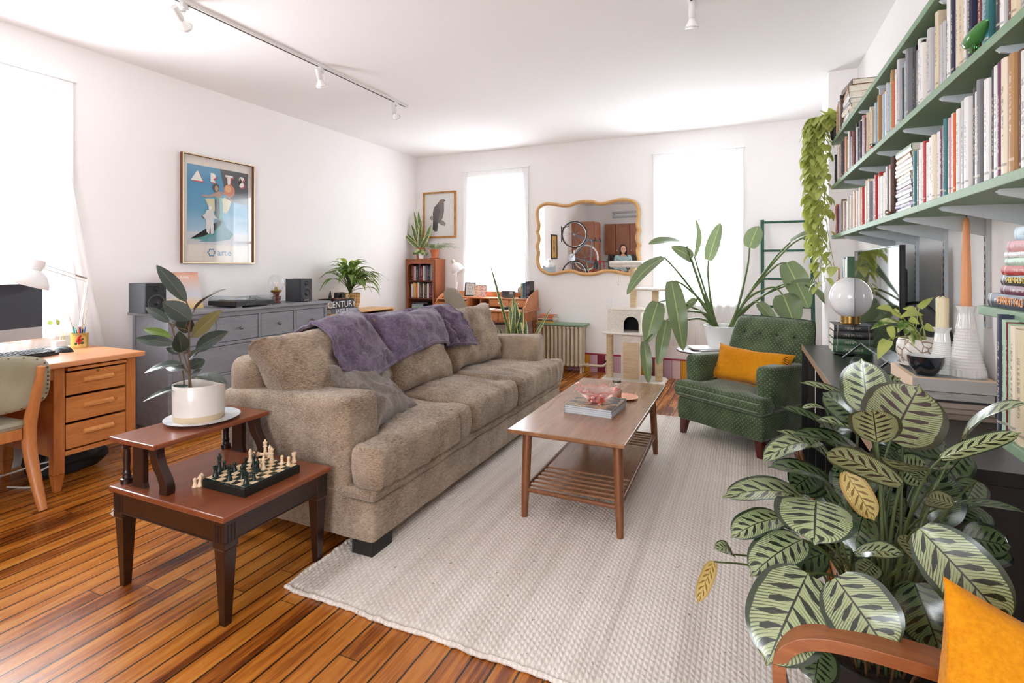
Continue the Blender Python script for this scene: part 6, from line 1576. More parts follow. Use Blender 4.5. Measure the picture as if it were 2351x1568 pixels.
MB().box(-0.30, 0.325, -0.115, 0.115, 0, 0.022).build('board', M_sgrn, t, bev=0.003)
for x in (-0.25, 0.25): MB().box(x-0.02, x+0.02, -0.10, 0.10, -0.012, 0.0).build('batten', M_sgrn, t)
def flat_book(cx, cy, z, L, th, d, cname, label, group, yaw=0.0, face='-y'):
    """lying book: spine of length L looking towards 'face', thickness up"""
    fx_ = {'-y': ((0, 1, 0)), '-x': ((1, 0, 0))}[face]
    X = Vector(fx_); X = Matrix.Rotation(yaw, 3, 'Z') @ X
    Y = Vector((0, 0, 1)); Z = X.cross(Y)
    M = frame((0, 0, 0), X, Y)
    o = book_mesh(th, L, d, None).build('book', spine_mat(CN[cname]))
    tag(o, label, 'book', group)
    o.matrix_world = Matrix.Translation(Vector((cx, cy, z+th/2))-X*d/2-Z*L/2) @ M
    hb = th/2-0.0022; MB().box(0.0022, d-0.004, -hb, hb, 0.003, L-0.003).build('pages', M_page, o)
    return o
z = 0.598
for k, (c, th) in enumerate((('yellow', 0.022), ('brown', 0.020), ('white', 0.014), ('orange', 0.018), ('pale grey', 0.008), ('orange', 0.014))):
    flat_book(-2.27+0.006*(k % 3), 6.17, z, 0.20, th, 0.14, c, ['yellow book at the bottom of the stack on the radiator', 'brown book second from the bottom of the radiator stack', 'white book in the middle of the radiator stack', 'lower orange book in the radiator stack', 'thin pale grey book between two orange ones on the radiator', 'orange book on top of the radiator stack'][k], 'books stacked on the radiator', yaw=R((3, -4, 2, -2, 5, -3)[k])); z += th+0.0006

# ------------------------------------------------------------------ cat tree
M_carp = mottled('white_carpet', (218, 210, 200), (236, 230, 222), 40, 0.95, 0.6, 150, spec=0.1); M_sis = mottled('sisal_rope', (202, 178, 142), (226, 206, 174), 30, 0.9, 0.5, 90, stretch=(0.2, 0.2, 3))
t = thing('cat_tree', 'white carpeted cat tree with dark arched cubby', 'cat tree', (-1.12, 5.98, 0))
cpx = lambda px, py, y=5.98: on(px, py, 'Y', y)-Vector((-1.12, 5.98, 0))
def disc(px0, px1, z, dy, th=0.03):
    a = cpx(px0, 700).x; b = cpx(px1, 700).x
    m = MB(); cushion(m, [(a, -dy), (b, -dy), (b, dy), (a, dy)], z, z+th, edge=0.013, crown=0.004, r=0.09, wob=0.002, seed=px0, step=0.05); return m.build('platform', M_carp, t)
disc(1386, 1529, 0.0, 0.21, 0.035)
disc(1389, 1528, 0.535, 0.20, 0.03); disc(1406, 1482, 0.80, 0.15, 0.028); disc(1462, 1552, 1.03, 0.16, 0.028)
for px_, z0, z1, rr in ((1403, 0.033, 0.537, 0.040), (1515, 0.033, 0.537, 0.040), (1453, 0.826, 1.285, 0.040), (1507, 0.563, 1.032, 0.038)):
    x = cpx(px_, 700).x; n_ = int((z1-z0)/0.009)
    prof = []
    for k in range(n_+1):
        zz = z0+(z1-z0)*k/n_; prof += [(rr, zz), (rr-0.003, zz+(z1-z0)/n_*0.5)] if k < n_ else [(rr, zz)]
    MB().lathe(prof, 20, (x, -0.06 if px_ != 1453 else 0.03, 0)).build('sisal_post', M_sis, t)
x0, x1 = cpx(1402, 700).x, cpx(1476, 700).x
m = MB(); ax0, ax1 = cpx(1438, 700).x, cpx(1472, 700).x; zA = 0.56
arch = [(ax0, 0.0), (ax0, 0.10)]+[((ax0+ax1)/2-(ax1-ax0)/2*math.cos(PI*k/10), 0.10+(ax1-ax0)/2*math.sin(PI*k/10)) for k in range(1, 10)]+[(ax1, 0.10), (ax1, 0.0)]
poly = [(x0, 0.0)]+arch+[(x1, 0.0), (x1, 0.25), (x0, 0.25)]
m.prism(poly, 0.0, 0.02, frame((0, -0.15, zA), (1, 0, 0), (0, 0, 1)) @ Matrix.Scale(-1, 4, (0, 0, 1)))
m.box(x0, x0+0.015, -0.13, 0.14, zA, zA+0.25).box(x1-0.015, x1, -0.13, 0.14, zA, zA+0.25).box(x0+0.015, x1-0.015, 0.125, 0.14, zA, zA+0.25)
m.build('cubby_walls', M_carp, t)
MB().box(x0+0.016, x1-0.016, 0.10, 0.124, zA, zA+0.24).box(x0+0.016, x1-0.016, -0.125, 0.10, zA, zA+0.004).build('cubby_lining', pm('dark_lining', (36, 34, 38), 0.9), t)
xr0, xr1 = cpx(1434, 700).x, cpx(1478, 700).x
m = MB().add([(xr0, -0.19, 0.035), (xr1, -0.19, 0.035), (xr1, -0.185, 0.53), (xr0, -0.185, 0.53), (xr0, -0.16, 0.035), (xr1, -0.16, 0.035), (xr1, -0.155, 0.53), (xr0, -0.155, 0.53)], [(0, 1, 2, 3), (7, 6, 5, 4), (0, 4, 5, 1), (1, 5, 6, 2), (2, 6, 7, 3), (3, 7, 4, 0)])
m.build('scratch_board', M_carp, t, bev=0.004)
MB().box(xr0+0.025, xr1-0.02, -0.196, -0.189, 0.06, 0.46).build('sisal_panel', M_sis, t)
a, b = cpx(1404, 700).x, cpx(1482, 700).x
m = MB(); cushion(m, [(a, -0.15), (b, -0.15), (b, 0.15), (a, 0.15)], 1.285, 1.33, edge=0.02, crown=-0.02, r=0.06, wob=0.002, seed=81); m.build('perch', M_carp, t)
MB().tube([(a+0.02, -0.14, 1.335), (b-0.02, -0.14, 1.335), (b-0.01, 0, 1.335), (b-0.02, 0.14, 1.335), (a+0.02, 0.14, 1.335), (a+0.01, 0, 1.335)], 0.022, 10, closed=True).build('perch_bolster', M_carp, t)
xs_ = cpx(1427, 700).x; MB().tube([(xs_, -0.145, 1.29), (xs_, -0.147, 1.20), (xs_, -0.145, 1.12)], 0.0016, 5).build('string', M_sis, t)
MB().ball((xs_, -0.145, 1.105), (0.014, 0.014, 0.017), 12, 8).build('pompom', M_carp, t)

# ------------------------------------------------------------------ green ladder leaning on the far wall
M_lad = wood('dark_green_paint', (24, 72, 56), (34, 88, 70), (10, 10, 2), 3, 0.45)
t = thing('ladder', 'dark green ladder leaning on the far wall beside the right window', 'ladder', (0.39, 6.2, 0))
lyf = lambda z: 6.29-(1.8-z)*0.13
for x in (0.158, 0.625):
    m = MB(); hw2 = 0.018
    v = [(x+a*hw2, lyf(z)+b*0.014, z) for z in (0.0, 1.80) for a, b in ((-1, -1), (1, -1), (1, 1), (-1, 1))]
    m.add(v, [(3, 2, 1, 0), (4, 5, 6, 7)]+[(i, (i+1) % 4, 4+(i+1) % 4, 4+i) for i in range(4)]).build('rail', M_lad, t, bev=0.003, world=True)
for z in (1.772, 1.465, 1.165, 0.875, 0.58, 0.29):
    MB().tube([(0.165, lyf(z), z), (0.618, lyf(z), z)], 0.0125, 12).build('rung', M_lad, t, world=True)

# round side table with magazines, plant stool
M_mahr = wood('dark_side_table', (52, 30, 24), (80, 48, 36), (6, 6, 6), 3, 0.35, 0.2)
sc_ = on(1617, 803, 'Z', 0.52)
t = thing('side_table', 'small round dark side table beside the green armchair', 'table', (sc_.x, sc_.y, 0))
MB().lathe([(0, 0.497), (0.20, 0.497), (0.245, 0.505), (0.25, 0.512), (0.245, 0.52), (0, 0.52)], 48).build('tabletop', M_mahr, t)
MB().lathe([(0.03, 0.03), (0.022, 0.1), (0.03, 0.2), (0.02, 0.3), (0.028, 0.42), (0.05, 0.498)], 20).build('column', M_mahr, t)
for k in range(3):
    a = k*2*PI/3+0.4; MB().tube(bez((0.02*math.cos(a), 0.02*math.sin(a), 0.12), (0.14*math.cos(a), 0.14*math.sin(a), 0.12), (0.20*math.cos(a), 0.20*math.sin(a), 0.012), 8), [0.018]*8+[0.014], 10).build('foot', M_mahr, t)
z = 0.5205
for k, (dx, rz_, c) in enumerate(((0.03, 12, (210, 210, 212)), (0.0, -4, (238, 238, 240)))):
    o = MB().box(-0.14, 0.14, -0.105, 0.105, 0, 0.010).build('paper_stack', pm('bright_paper_%d' % k, c, 0.5), bev=0.001)
    tag(o, ['grey-white papers under the brighter sheets on the round side table', 'bright white papers on top on the round side table'][k], 'papers'); o.location = (sc_.x+0.01+dx, sc_.y+0.03, z); o.rotation_euler = (0, 0, R(24+rz_)); z += 0.0105

# ------------------------------------------------------------------ low shelf with CDs and picture books between chest and bookcase
M_pine = wood('pale_pine', (210, 156, 92), (228, 182, 122), (9, 1.3, 9), 2.4, 0.45)
cb0 = on(858, 713, 'Y', 5.35)
kx0, kx1, ky0_, ky1_, kz_ = -4.29, -3.95, 4.22, 5.30, 0.83
kz_ = on(760, 722, 'X', -3.95).z
t = thing('low_shelf', 'pale pine rack of discs between the grey chest and the corner bookcase', 'shelf', ((kx0+kx1)/2, (ky0_+ky1_)/2, 0))
MB().box(kx0, kx1, ky0_, ky1_, kz_-0.018, kz_).build('top', M_pine, t, bev=0.002, world=True)
for y in (ky0_, ky1_-0.018): MB().box(kx0, kx1, y, y+0.018, 0, kz_-0.018).build('side_panel', M_pine, t, world=True)
MB().box(kx0, kx0+0.008, ky0_+0.018, ky1_-0.018, 0, kz_-0.018).build('back_panel', M_pine, t, world=True)
for k in range(1, 5): MB().box(kx0+0.008, kx1-0.004, ky0_+0.018, ky1_-0.018, kz_-0.018-0.165*k, kz_-0.006-0.165*k).build('shelf', M_pine, t, world=True)
rnd = random.Random(21); y = ky0_+0.025; zz = kz_-0.018-0.165+0.0125; row = Row('in the top tier of the pale pine rack', 'chest end')
cdc = ['white', 'black', 'pale grey', 'dark red', 'orange', 'charcoal', 'ivory', 'blue', 'white', 'tan', 'grey', 'pink', 'teal', 'white', 'black', 'red']
proto = {}
while y < ky1_-0.04:
    c = rnd.choice(cdc); k = row.n.get(c, 0); row.n[c] = k+1
    if c not in proto:
        proto[c] = MB().box(0, 0.12, 0, 0.0102, 0, 0.125).build('disc_case', spine_mat(CN[c]))
        o = proto[c]
    else: o = proto[c].copy(); COL.objects.link(o)
    tag(o, '%s disc case, %sof its colour from the grey chest, in the pine rack' % (c, (ORD[k] if k else 'first ')), 'disc case', 'disc cases in the pine rack')
    o.location = (kx1-0.14, y, zz); y += 0.0108
# two big picture books lying on the rack with the tray, and the plant basket beside them
zb = kz_+0.0005
def bigbook(cy, L, th, col, txt, label, z, ink, sz):
    t = thing('picture_book', label, 'book', (-4.08, cy, z), 0)
    m = MB(); d = 0.24; m.box(-d/2, d/2, -L/2, L/2, 0, 0.003).box(-d/2, d/2, -L/2, L/2, th-0.003, th).box(d/2-0.003, d/2, -L/2, L/2, 0.003, th-0.003); m.build('cover', pm('cover_'+txt.lower(), col, 0.4), t, bev=0.001)
    MB().box(-d/2+0.004, d/2-0.004, -L/2+0.004, L/2-0.004, 0.0032, th-0.0032).build('pages', M_page, t)
    text('title_lettering', txt, ink, sz, frame((d/2+0.0006, -0.02, th/2), (0, 1, 0), (0, 0, 1)), t)
    return t
bigbook(4.44, 0.40, 0.05, (92, 98, 108), 'JAZZLIFE', 'thick grey picture book lying under the black one on the pine rack', zb, pm('spine_white', (236, 236, 236), 0.5), 0.055)
bigbook(4.42, 0.34, 0.085, (40, 40, 46), 'CENTURY', 'very thick black picture book with large white capitals, under the black tray', zb+0.0505, pm('spine_white', (236, 236, 236), 0.5), 0.095)
zt = zb+0.136
t = thing('tray', 'black tray of small things on the thick picture books', 'tray', (-4.06, 4.42, zt))
MB().box(-0.10, 0.10, -0.15, 0.15, 0.0, 0.004).build('bottom', M_kb, t); MB().box(-0.105, -0.10, -0.155, 0.155, 0, 0.014).box(0.10, 0.105, -0.155, 0.155, 0, 0.014).box(-0.10, 0.10, -0.155, -0.15, 0, 0.014).box(-0.10, 0.10, 0.15, 0.155, 0, 0.014).build('rim', M_kb, t)
t = thing('dropper_bottle', 'black dropper bottle standing on the black tray', 'bottle', (-4.04, 4.31, zt+0.0045))
MB().lathe([(0, 0), (0.017, 0), (0.0175, 0.004), (0.0175, 0.045), (0.009, 0.056), (0.009, 0.06), (0, 0.06)], 20).build('bottle_body', M_cone, t); MB().lathe([(0.010, 0.058), (0.010, 0.074), (0.006, 0.078), (0.005, 0.095), (0, 0.098)], 16).build('dropper_cap', M_kb, t)
t = thing('small_camera', 'small black camera on the black tray', 'camera', (-4.09, 4.50, zt+0.0045))
MB().box(-0.025, 0.025, -0.055, 0.055, 0, 0.075).build('body', M_kb, t, bev=0.004); MB().cyl((0.024, 0.01, 0.035), (0.044, 0.01, 0.035), 0.024, 0.022, 24).build('lens', M_cone, t)
o = MB().box(-0.03, 0.03, -0.075, 0.075, 0, 0.02).build('leather_case', mottled('brown_leather', (104, 50, 34), (140, 74, 52), 20, 0.5)); o.location = (-4.0, 4.40, zt+0.0045); tag(o, 'flat brown leather case at the front of the black tray', 'case')
t = thing('painted_egg', 'small cream ornament painted with an eye beside the tray', 'ornament', (-3.99, 4.52, zt+0.0045))
MB().ball((0, 0, 0.030), (0.02, 0.022, 0.030), 18, 14).build('egg', pm('egg_cream', (226, 206, 160), 0.4), t)
MB().ball((0.0185, -0.004, 0.036), (0.003, 0.010, 0.010), 14, 10).build('painted_eye', pm('eye_red', (176, 60, 40), 0.4), t); MB().ball((0.021, -0.004, 0.036), (0.0025, 0.004, 0.004), 10, 8).build('pupil', M_cone, t)
# ------------------------------------------------------------------ green wall shelves on slotted standards
M_brk = pm('pale_grey_steel', (196, 202, 206), 0.45); M_edge = M_sgrn
SXF = 0.53; SXW = RX-0.014
def wshelf(z, y0, y1, label, joint=None, xf=SXF, depth=None):
    t = thing('wall_shelf', label, 'shelf', ((xf+SXW)/2, (y0+y1)/2, z))
    segs = [(y0, y1)] if not joint else [(y0, joint-0.0015), (joint+0.0015, y1)]
    for a, b in segs: MB().box(xf, SXW, a, b, z-0.024, z).build('board', M_sgrn, t, bev=0.002, world=True)
    return t
ST_Y = (1.20, 1.61, 2.01, 2.425, 2.86, 3.28, 3.74)
SZ = {'top': 2.145, 'middle': 1.845, 'lowest': 1.508}
shelf_t = {}
for nm, z in SZ.items():
    shelf_t[nm] = wshelf(z, 0.9, 4.15, '%s of the three long sage green wall shelves' % nm, joint=(2.64 if nm == 'top' else None))
top0 = SZ['top']
for y in ST_Y:
    k = ST_Y.index(y)
    t = thing('shelf_standard', 'slotted grey steel wall upright carrying the green shelves, %sfrom the camera' % (ORD[k] if k else 'first '), 'shelf upright', (RX, y, 1.8))
    m = MB(); x1 = RX-0.0005; x0 = RX-0.0135
    m.box(x0, x1, y-0.0115, y-0.0085, 1.08, 2.42).box(x0, x1, y+0.0085, y+0.0115, 1.08, 2.42).box(x0, x0+0.002, y-0.0085, y+0.0085, 1.08, 2.42)
    m.build('channel', M_brk, t, world=True)
    m = MB()
    for j in range(40): m.box(x0-0.0004, x0, y-0.0035, y+0.0035, 1.10+j*0.032, 1.118+j*0.032)
    m.build('slots', M_dark, t, world=True)
    for nm, z in SZ.items():
        zb = z-0.0245
        MB().prism([(x0, zb), (SXF+0.02, zb), (SXF+0.012, zb-0.006), (SXF+0.02, zb-0.014), (x0, zb-0.075)], y-0.004, y+0.004, frame((0, 0, 0), (1, 0, 0), (0, 0, 1)) @ Matrix.Scale(-1, 4, (0, 0, 1))).build('bracket', M_brk, t, world=True)

def long_row(nm, segs, seed, xoff=0.012, first=True):
    """segs: (y_from, y_to, hmin, hmax, colour pool) walking from the far end towards the camera"""
    rnd = random.Random(seed); z = SZ[nm]+0.0005; row = Row('on the %s long green shelf' % nm, 'pothos end')
    for y0, y1, h0, h1, pool in segs:
        y = y0
        while True:
            th = rnd.choice((0.017, 0.020, 0.022, 0.025, 0.028, 0.032, 0.038))
            if y-th < y1: break
            h = rnd.uniform(h0, h1); d = min(0.20, h*rnd.uniform(0.66, 0.74)); c = rnd.choice(pool)
            big = y < 3.2
            book((SXF+xoff+rnd.uniform(0, 0.018), y-th/2, z), th-0.0008, h, d, c, row(c), 'books standing on the %s long green shelf' % nm, pages=big); y -= th
W_ = ['white', 'white', 'ivory', 'pale grey', 'pale grey', 'cream', 'grey', 'pale blue', 'pink']
MIX = W_+['tan', 'charcoal', 'pale blue', 'teal', 'dark red', 'orange', 'black', 'navy']
LOW = ['white', 'white', 'white', 'ivory', 'pale grey', 'red', 'dark red', 'cream', 'grey', 'black', 'plum', 'tan']
long_row('middle', [(4.10, 2.9, 0.185, 0.235, MIX), (2.9, 1.95, 0.20, 0.26, MIX), (1.95, 1.36, 0.235, 0.265, MIX+['blue', 'charcoal'])], 5)
long_row('lowest', [(4.10, 3.15, 0.17, 0.21, LOW+['orange', 'charcoal', 'brown']), (3.15, 2.62, 0.185, 0.225, LOW+['red', 'red'])], 6)
# the fat brown furry album, the lying stack, then the row goes on
y = 2.60
book((SXF+0.012, 2.575, SZ['lowest']+0.0005), 0.055, 0.235, 0.17, 'brown', 'fat dark brown textured album beside the lying stack on the lowest long shelf', None, mat=mottled('brown_hide', (46, 30, 28), (96, 66, 56), 40, 0.9, 0.6, 90))
rnd = random.Random(9); z = SZ['lowest']+0.0005
stk = ['pale grey', 'purple', 'white', 'grey', 'white', 'plum', 'pale grey', 'white', 'cream', 'white', 'ivory', 'white', 'tan', 'pale green']
nn = {}
for k, c in enumerate(stk):
    th = 0.0150 if k < 11 else (0.018, 0.022, 0.026)[k-11]
    L = (0.225 if k < 11 else 0.215)-rnd.uniform(0, 0.02)
    nn[c] = nn.get(c, 0)+1
    lab = '%s%s book up in the lying stack on the lowest long shelf' % ((ORD[nn[c]-1] if nn[c] > 1 else 'first '), c)
    flat_book(SXF+0.10, 2.43, z, L, th, 0.165, c, lab, 'books in the lying stack on the lowest long shelf', yaw=R(rnd.uniform(-2, 2)), face='-x'); z += th+0.0006
rr_ = Row('on the near half, lowest shelf', 'pile')
rnd = random.Random(15); y = 2.31; z = SZ['lowest']+0.0005
seq = ['tan', 'teal', 'grey', 'brown', 'white', 'white', 'red', 'white', 'white', 'ivory', 'white', 'red', 'plum', 'grey', 'teal', 'white', 'pink', 'white', 'orange', 'white', 'white', 'pale grey', 'white', 'charcoal', 'white', 'grey', 'pale grey', 'white', 'black', 'white', 'plum', 'ivory', 'tan', 'brown', 'white', 'charcoal', 'red', 'pale grey', 'white', 'white', 'pale blue', 'grey', 'white', 'pink', 'white', 'orange', 'white', 'grey']
k = 0
while y > 1.36:
    th = rnd.choice((0.018, 0.022, 0.025, 0.030)); h = min(0.268, 0.185+0.085*min(1, (2.31-y)/0.7)+rnd.uniform(-0.012, 0.012)); c = seq[k % len(seq)]; k += 1
    book((SXF+0.010+rnd.uniform(0, 0.014), y-th/2, z), th-0.0008, h, h*0.68, c, rr_(c), 'books standing on the lowest long green shelf, near half'); y -= th
# top shelf: a few upright books and a lying stack at its far end
rw = Row('on the top long green shelf', 'pothos end'); y = 4.02; z = SZ['top']+0.0005
for c, th, h in (('ivory', 0.03, 0.19), ('tan', 0.026, 0.19), ('orange', 0.02, 0.20), ('charcoal', 0.018, 0.21), ('cream', 0.022, 0.20), ('pale grey', 0.024, 0.205), ('black', 0.03, 0.23), ('brown', 0.02, 0.20)):
    book((SXF+0.012, y-th/2, z), th-0.001, h, 0.15, c, rw(c), 'upright books on the top long green shelf'); y -= th
z = SZ['top']+0.0005; nn = {}
for c, th in (('pale grey', 0.03), ('white', 0.032), ('ivory', 0.03), ('grey', 0.028), ('white', 0.034), ('tan', 0.04), ('brown', 0.03)):
    nn[c] = nn.get(c, 0)+1
    flat_book(SXF+0.10, 3.66, z, 0.22, th, 0.17, c, '%s%s book up in the lying stack on the top long shelf' % ((ORD[nn[c]-1] if nn[c] > 1 else 'first '), c), 'books in the lying stack on the top long shelf', yaw=R((3, -2, 4, 0, -3, 5, -6)[len(nn)-1]), face='-x'); z += th+0.0006
# the green glass bird in front of the middle shelf's books
p = on(2248, 125, 'X', SXF+0.004)
t = thing('glass_bird', 'green glass bird figurine on the edge of the middle green shelf', 'figurine', (SXF+0.006, p.y+0.012, SZ['middle']+0.0005))
M_gg = pane('green_glass', (0.40, 0.80, 0.42), 0.10, 0.05, (0.8, 1, 0.8))
pts = catmull([(-0.004, 0.075, 0.052), (-0.004, 0.055, 0.040), (-0.004, 0.03, 0.036), (-0.004, -0.01, 0.040), (-0.004, -0.045, 0.047), (-0.004, -0.065, 0.05)], 6)
MB().tube(pts, [0.002+0.0175*max(0.05, math.sin(PI*min(1, (i/(len(pts)-1))**0.9))) for i in range(len(pts))], 14).build('glass_body', pm('green_glass_solid', (96, 170, 92), 0.08, Transmission_Weight=0.5, IOR=1.4), t)
MB().lathe([(0.010, 0), (0.012, 0.003), (0.006, 0.014), (0.008, 0.032)], 16, (-0.004, 0.01, 0)).build('foot', M_gg, t)
def critter(name, lab, px, py, nm, c1, c2):
    p = on(px, py, 'X', SXF+0.003)
    t = thing(name, lab, 'figurine', (SXF+0.001, p.y, SZ[nm]+0.0005))
    MB().tube(catmull([(0, -0.03, 0.006), (0, -0.01, 0.012), (0, 0.012, 0.014), (0, 0.026, 0.022)], 5), [0.002]+[0.006]*9+[0.008, 0.008, 0.007, 0.006, 0.004, 0.002][:6], 10).build('body', pm(lab[:12], c1, 0.4), t)
    m = MB()
    for s in (-1, 1):
        for q in (-0.01, 0.012): m.tube([(0.0, q, 0.012), (s*0.007, q+0.003, 0.0)], 0.002, 6)
    m.build('legs', pm(lab[:12]+' b', c2, 0.5), t)
critter('toy_lizard', 'small olive and red toy lizard on the lowest long shelf edge', 2040, 492, 'lowest', (120, 80, 60), (96, 120, 60))
critter('toy_bird', 'small black and red toy on the middle long shelf edge', 2004, 340, 'middle', (40, 30, 32), (190, 40, 40))

# two short green shelves lower on the wall, near the camera
M_sgrn2 = M_sgrn
wshelf(1.192, 0.9, 1.85, 'short sage green wall shelf carrying the lying pile of comics', xf=0.585)
wshelf(0.897, 0.9, 1.60, 'low sage green wall shelf carrying upright books by the big foliage plant', xf=0.55)
for z, xf, ys in ((1.192, 0.585, (1.05, 1.70)), (0.897, 0.55, (1.05, 1.45))):
    for y in ys:
        t = thing('shelf_bracket', 'steel bracket under the %s shelf, %s end' % ('short comics' if z > 1 else 'low upright-book', 'far' if y > 1.2 else 'near'), 'bracket', (RX, y, z-0.025))
        MB().prism([(-0.001, -0.0005), (xf+0.03-RX, -0.0005), (xf+0.03-RX, -0.012), (-0.001, -0.07)], -0.004, 0.004, frame((0, 0, 0), (1, 0, 0), (0, 0, 1))).build('arm', M_brk, t)
comics = [('navy', 0.036, 0.26, 'DAYTRIPPER', (232, 150, 70), 'silver and navy comic with orange lettering at the bottom of the comics pile'), ('plum', 0.022, 0.20, '', None, 'plum book second from the bottom of the comics pile'), ('black', 0.026, 0.215, 'WATCHMEN', (232, 204, 70), 'black comic with bold yellow lettering in the comics pile'), ('red', 0.022, 0.20, '', None, 'red book just above the yellow-lettered comic'), ('pale green', 0.020, 0.195, '', None, 'pale green book in the middle of the comics pile'), ('white', 0.014, 0.19, '', None, 'thin white book in the comics pile'), ('pink', 0.026, 0.17, '', None, 'pink book near the top of the comics pile'), ('pale blue', 0.032, 0.15, '', None, 'pale blue book on top of the comics pile')]
z = 1.1925
for k, (c, th, L, txt, ink, lab) in enumerate(comics):
    far = on((2268, 2300, 2296, 2302, 2304, 2306, 2315, 2326)[k], 650, 'X', 0.60).y
    o = flat_book(0.685, far-L/2, z, L, th, 0.165, c, lab, 'comics piled on the short green shelf', yaw=R((0, 2, -1, 2, -2, 1, 3, -3)[k]), face='-x'); z += th+0.0006
    if txt: text('title_lettering', txt, pm('comic_ink_%d' % k, ink, 0.5), th*0.78, Matrix.Translation((-0.0036, 0, 0)) @ frame((0, 0, L*0.5), (0, 0, -1), (0, 1, 0)), o, sx=(1.25 if k == 2 else 0.9))
o = MB().lathe([(0, 0), (0.016, 0), (0.018, 0.006), (0.01, 0.016), (0.012, 0.022), (0, 0.026)], 16).build('stone_ornament', pm('dark_stone', (70, 70, 74), 0.6)); tag(o, 'small dark ornament on top of the comics pile', 'ornament'); o.location = (0.66, 1.40, z)
row = Row('on the low green shelf', 'far end'); y = on(2286, 900, 'X', 0.56).y
for c, th, h in (('navy', 0.030, 0.285), ('pale green', 0.020, 0.275), ('dark red', 0.012, 0.27), ('pale green', 0.010, 0.268), ('ivory', 0.026, 0.265), ('cream', 0.045, 0.26), ('black', 0.014, 0.22), ('white', 0.02, 0.25), ('charcoal', 0.022, 0.25), ('ivory', 0.03, 0.24), ('grey', 0.03, 0.24)):
    book((0.562, y-th/2, 0.8975), th-0.001, h, 0.19, c, row(c), 'upright books on the low green shelf'); y -= th

# ------------------------------------------------------------------ black shelf unit along the right wall
M_bb = wood('black_brown_veneer', (14, 13, 13), (26, 24, 24), (10, 1.4, 10), 2.5, 0.28, 0.1)
M_bbe = pm('worn_edge', (150, 118, 92), 0.5)
ux0, ux1, uy0, uy1, uz = 0.352, 0.785, 1.78, 4.15, 0.76
un = thing('shelf_unit', 'low black-brown cube shelf unit along the right wall', 'shelf unit', ((ux0+ux1)/2, (uy0+uy1)/2, 0))
MB().box(ux0, ux1, uy0, uy1, uz-0.038, uz).build('top', M_bb, un, bev=0.002, world=True)
MB().box(ux0-0.0015, ux0, uy0, uy1, uz-0.036, uz-0.002).build('edge_band', M_bbe, un, world=True)
MB().box(ux0, ux1, uy0, uy1, 0.0, 0.038).build('bottom', M_bb, un, world=True)
MB().box(ux0+0.03, ux1-0.01, uy0+0.038, uy1-0.038, 0.372, 0.388).build('shelf', M_bb, un, world=True)
MB().box(ux1-0.01, ux1, uy0+0.038, uy1-0.038, 0.038, uz-0.038).build('back_panel', M_bb, un, world=True)
nd = 6; pw_ = (uy1-uy0-0.038)/nd
for k in range(nd+1):
    y = uy0+k*pw_; wd = 0.038 if k in (0, nd) else 0.016
    MB().box(ux0, ux1, y, y+wd, 0.038, uz-0.038).build('upright', M_bb, un, world=True)
# records and books in its far cubes
for tier, zc in ((0, 0.389),):
    rnd = random.Random(30+tier); row = Row('in the %s cubes of the black unit' % ('upper' if tier == 0 else 'lower'), 'armchair end')
    y = uy1-0.06; cells = [(uy0+k*pw_+0.018, uy0+(k+1)*pw_-0.006) for k in range(nd)][::-1][:2]
    for a, b in cells:
        y = b-0.036 if b > 4 else b-0.004
        while y-0.03 > a:
            th = rnd.choice((0.010, 0.014, 0.022, 0.03)); h = rnd.uniform(0.25, 0.31); c = rnd.choice(['white', 'pale grey', 'pale blue', 'red', 'orange', 'charcoal', 'ivory', 'grey', 'white', 'yellow', 'black'])
            book((ux0+0.03+rnd.uniform(0, 0.015), y-th/2, zc), th-0.0008, h, 0.26, c, row(c), 'books and sleeves in the %s cubes of the black unit' % ('upper' if tier == 0 else 'lower'), pages=False); y -= th

# television, its far edge beside the globe lamp
M_scr = pm('black_glass_screen', (10, 11, 13), 0.03, spec=1.0); M_tvb = pm('black_tv_plastic', (18, 18, 20), 0.35)
tvx, ty0_, ty1_, tb, tt_ = 0.602, 2.74, 3.765, 0.845, 1.392
t = thing('television', 'flat black television on the black shelf unit, seen nearly edge-on', 'television', (tvx, (ty0_+ty1_)/2, uz+0.0005))
MB().box(tvx, tvx+0.004, ty0_+0.008, ty1_-0.008, tb+0.012, tt_-0.008).build('screen', M_scr, t, world=True)
MB().box(tvx+0.004, tvx+0.022, ty0_, ty1_, tb, tt_).box(tvx-0.001, tvx+0.004, ty0_, ty0_+0.008, tb, tt_).box(tvx-0.001, tvx+0.004, ty1_-0.008, ty1_, tb, tt_).box(tvx-0.001, tvx+0.004, ty0_+0.008, ty1_-0.008, tt_-0.008, tt_).box(tvx-0.001, tvx+0.004, ty0_+0.008, ty1_-0.008, tb, tb+0.012).build('bezel', M_tvb, t, bev=0.002, world=True)
MB().box(tvx+0.022, tvx+0.055, ty0_+0.10, ty1_-0.10, tb+0.04, tt_-0.10).build('rear_housing', M_tvb, t, bev=0.012, world=True)
for y in (ty0_+0.2, ty1_-0.2):
    MB().tube([(tvx-0.09, y, uz+0.006), (tvx+0.012, y, tb+0.02), (tvx+0.115, y, uz+0.006)], 0.007, 8).build('stand_leg', M_tvb, t, world=True)
# cables behind it
for k, (a, b, c_, lab) in enumerate(((0.62, 2.72, 1.13, 'upper black cable looping out behind the television'), (0.64, 2.71, 1.04, 'lower black cable looping out behind the television'))):
    o = MB().tube(catmull([(a+0.02, b+0.12, c_), (a+0.06, b-0.02, c_+0.01-0.02*k), (a+0.11, b-0.12, c_-0.09), (a+0.12, b-0.16, c_-0.22), (a+0.115, b-0.17, uz+0.01)], 8), [0.006]*16+[0.011]*9+[0.006]*8, 8).build('cable', M_kb); tag(o, lab, 'cable', 'cables behind the television')

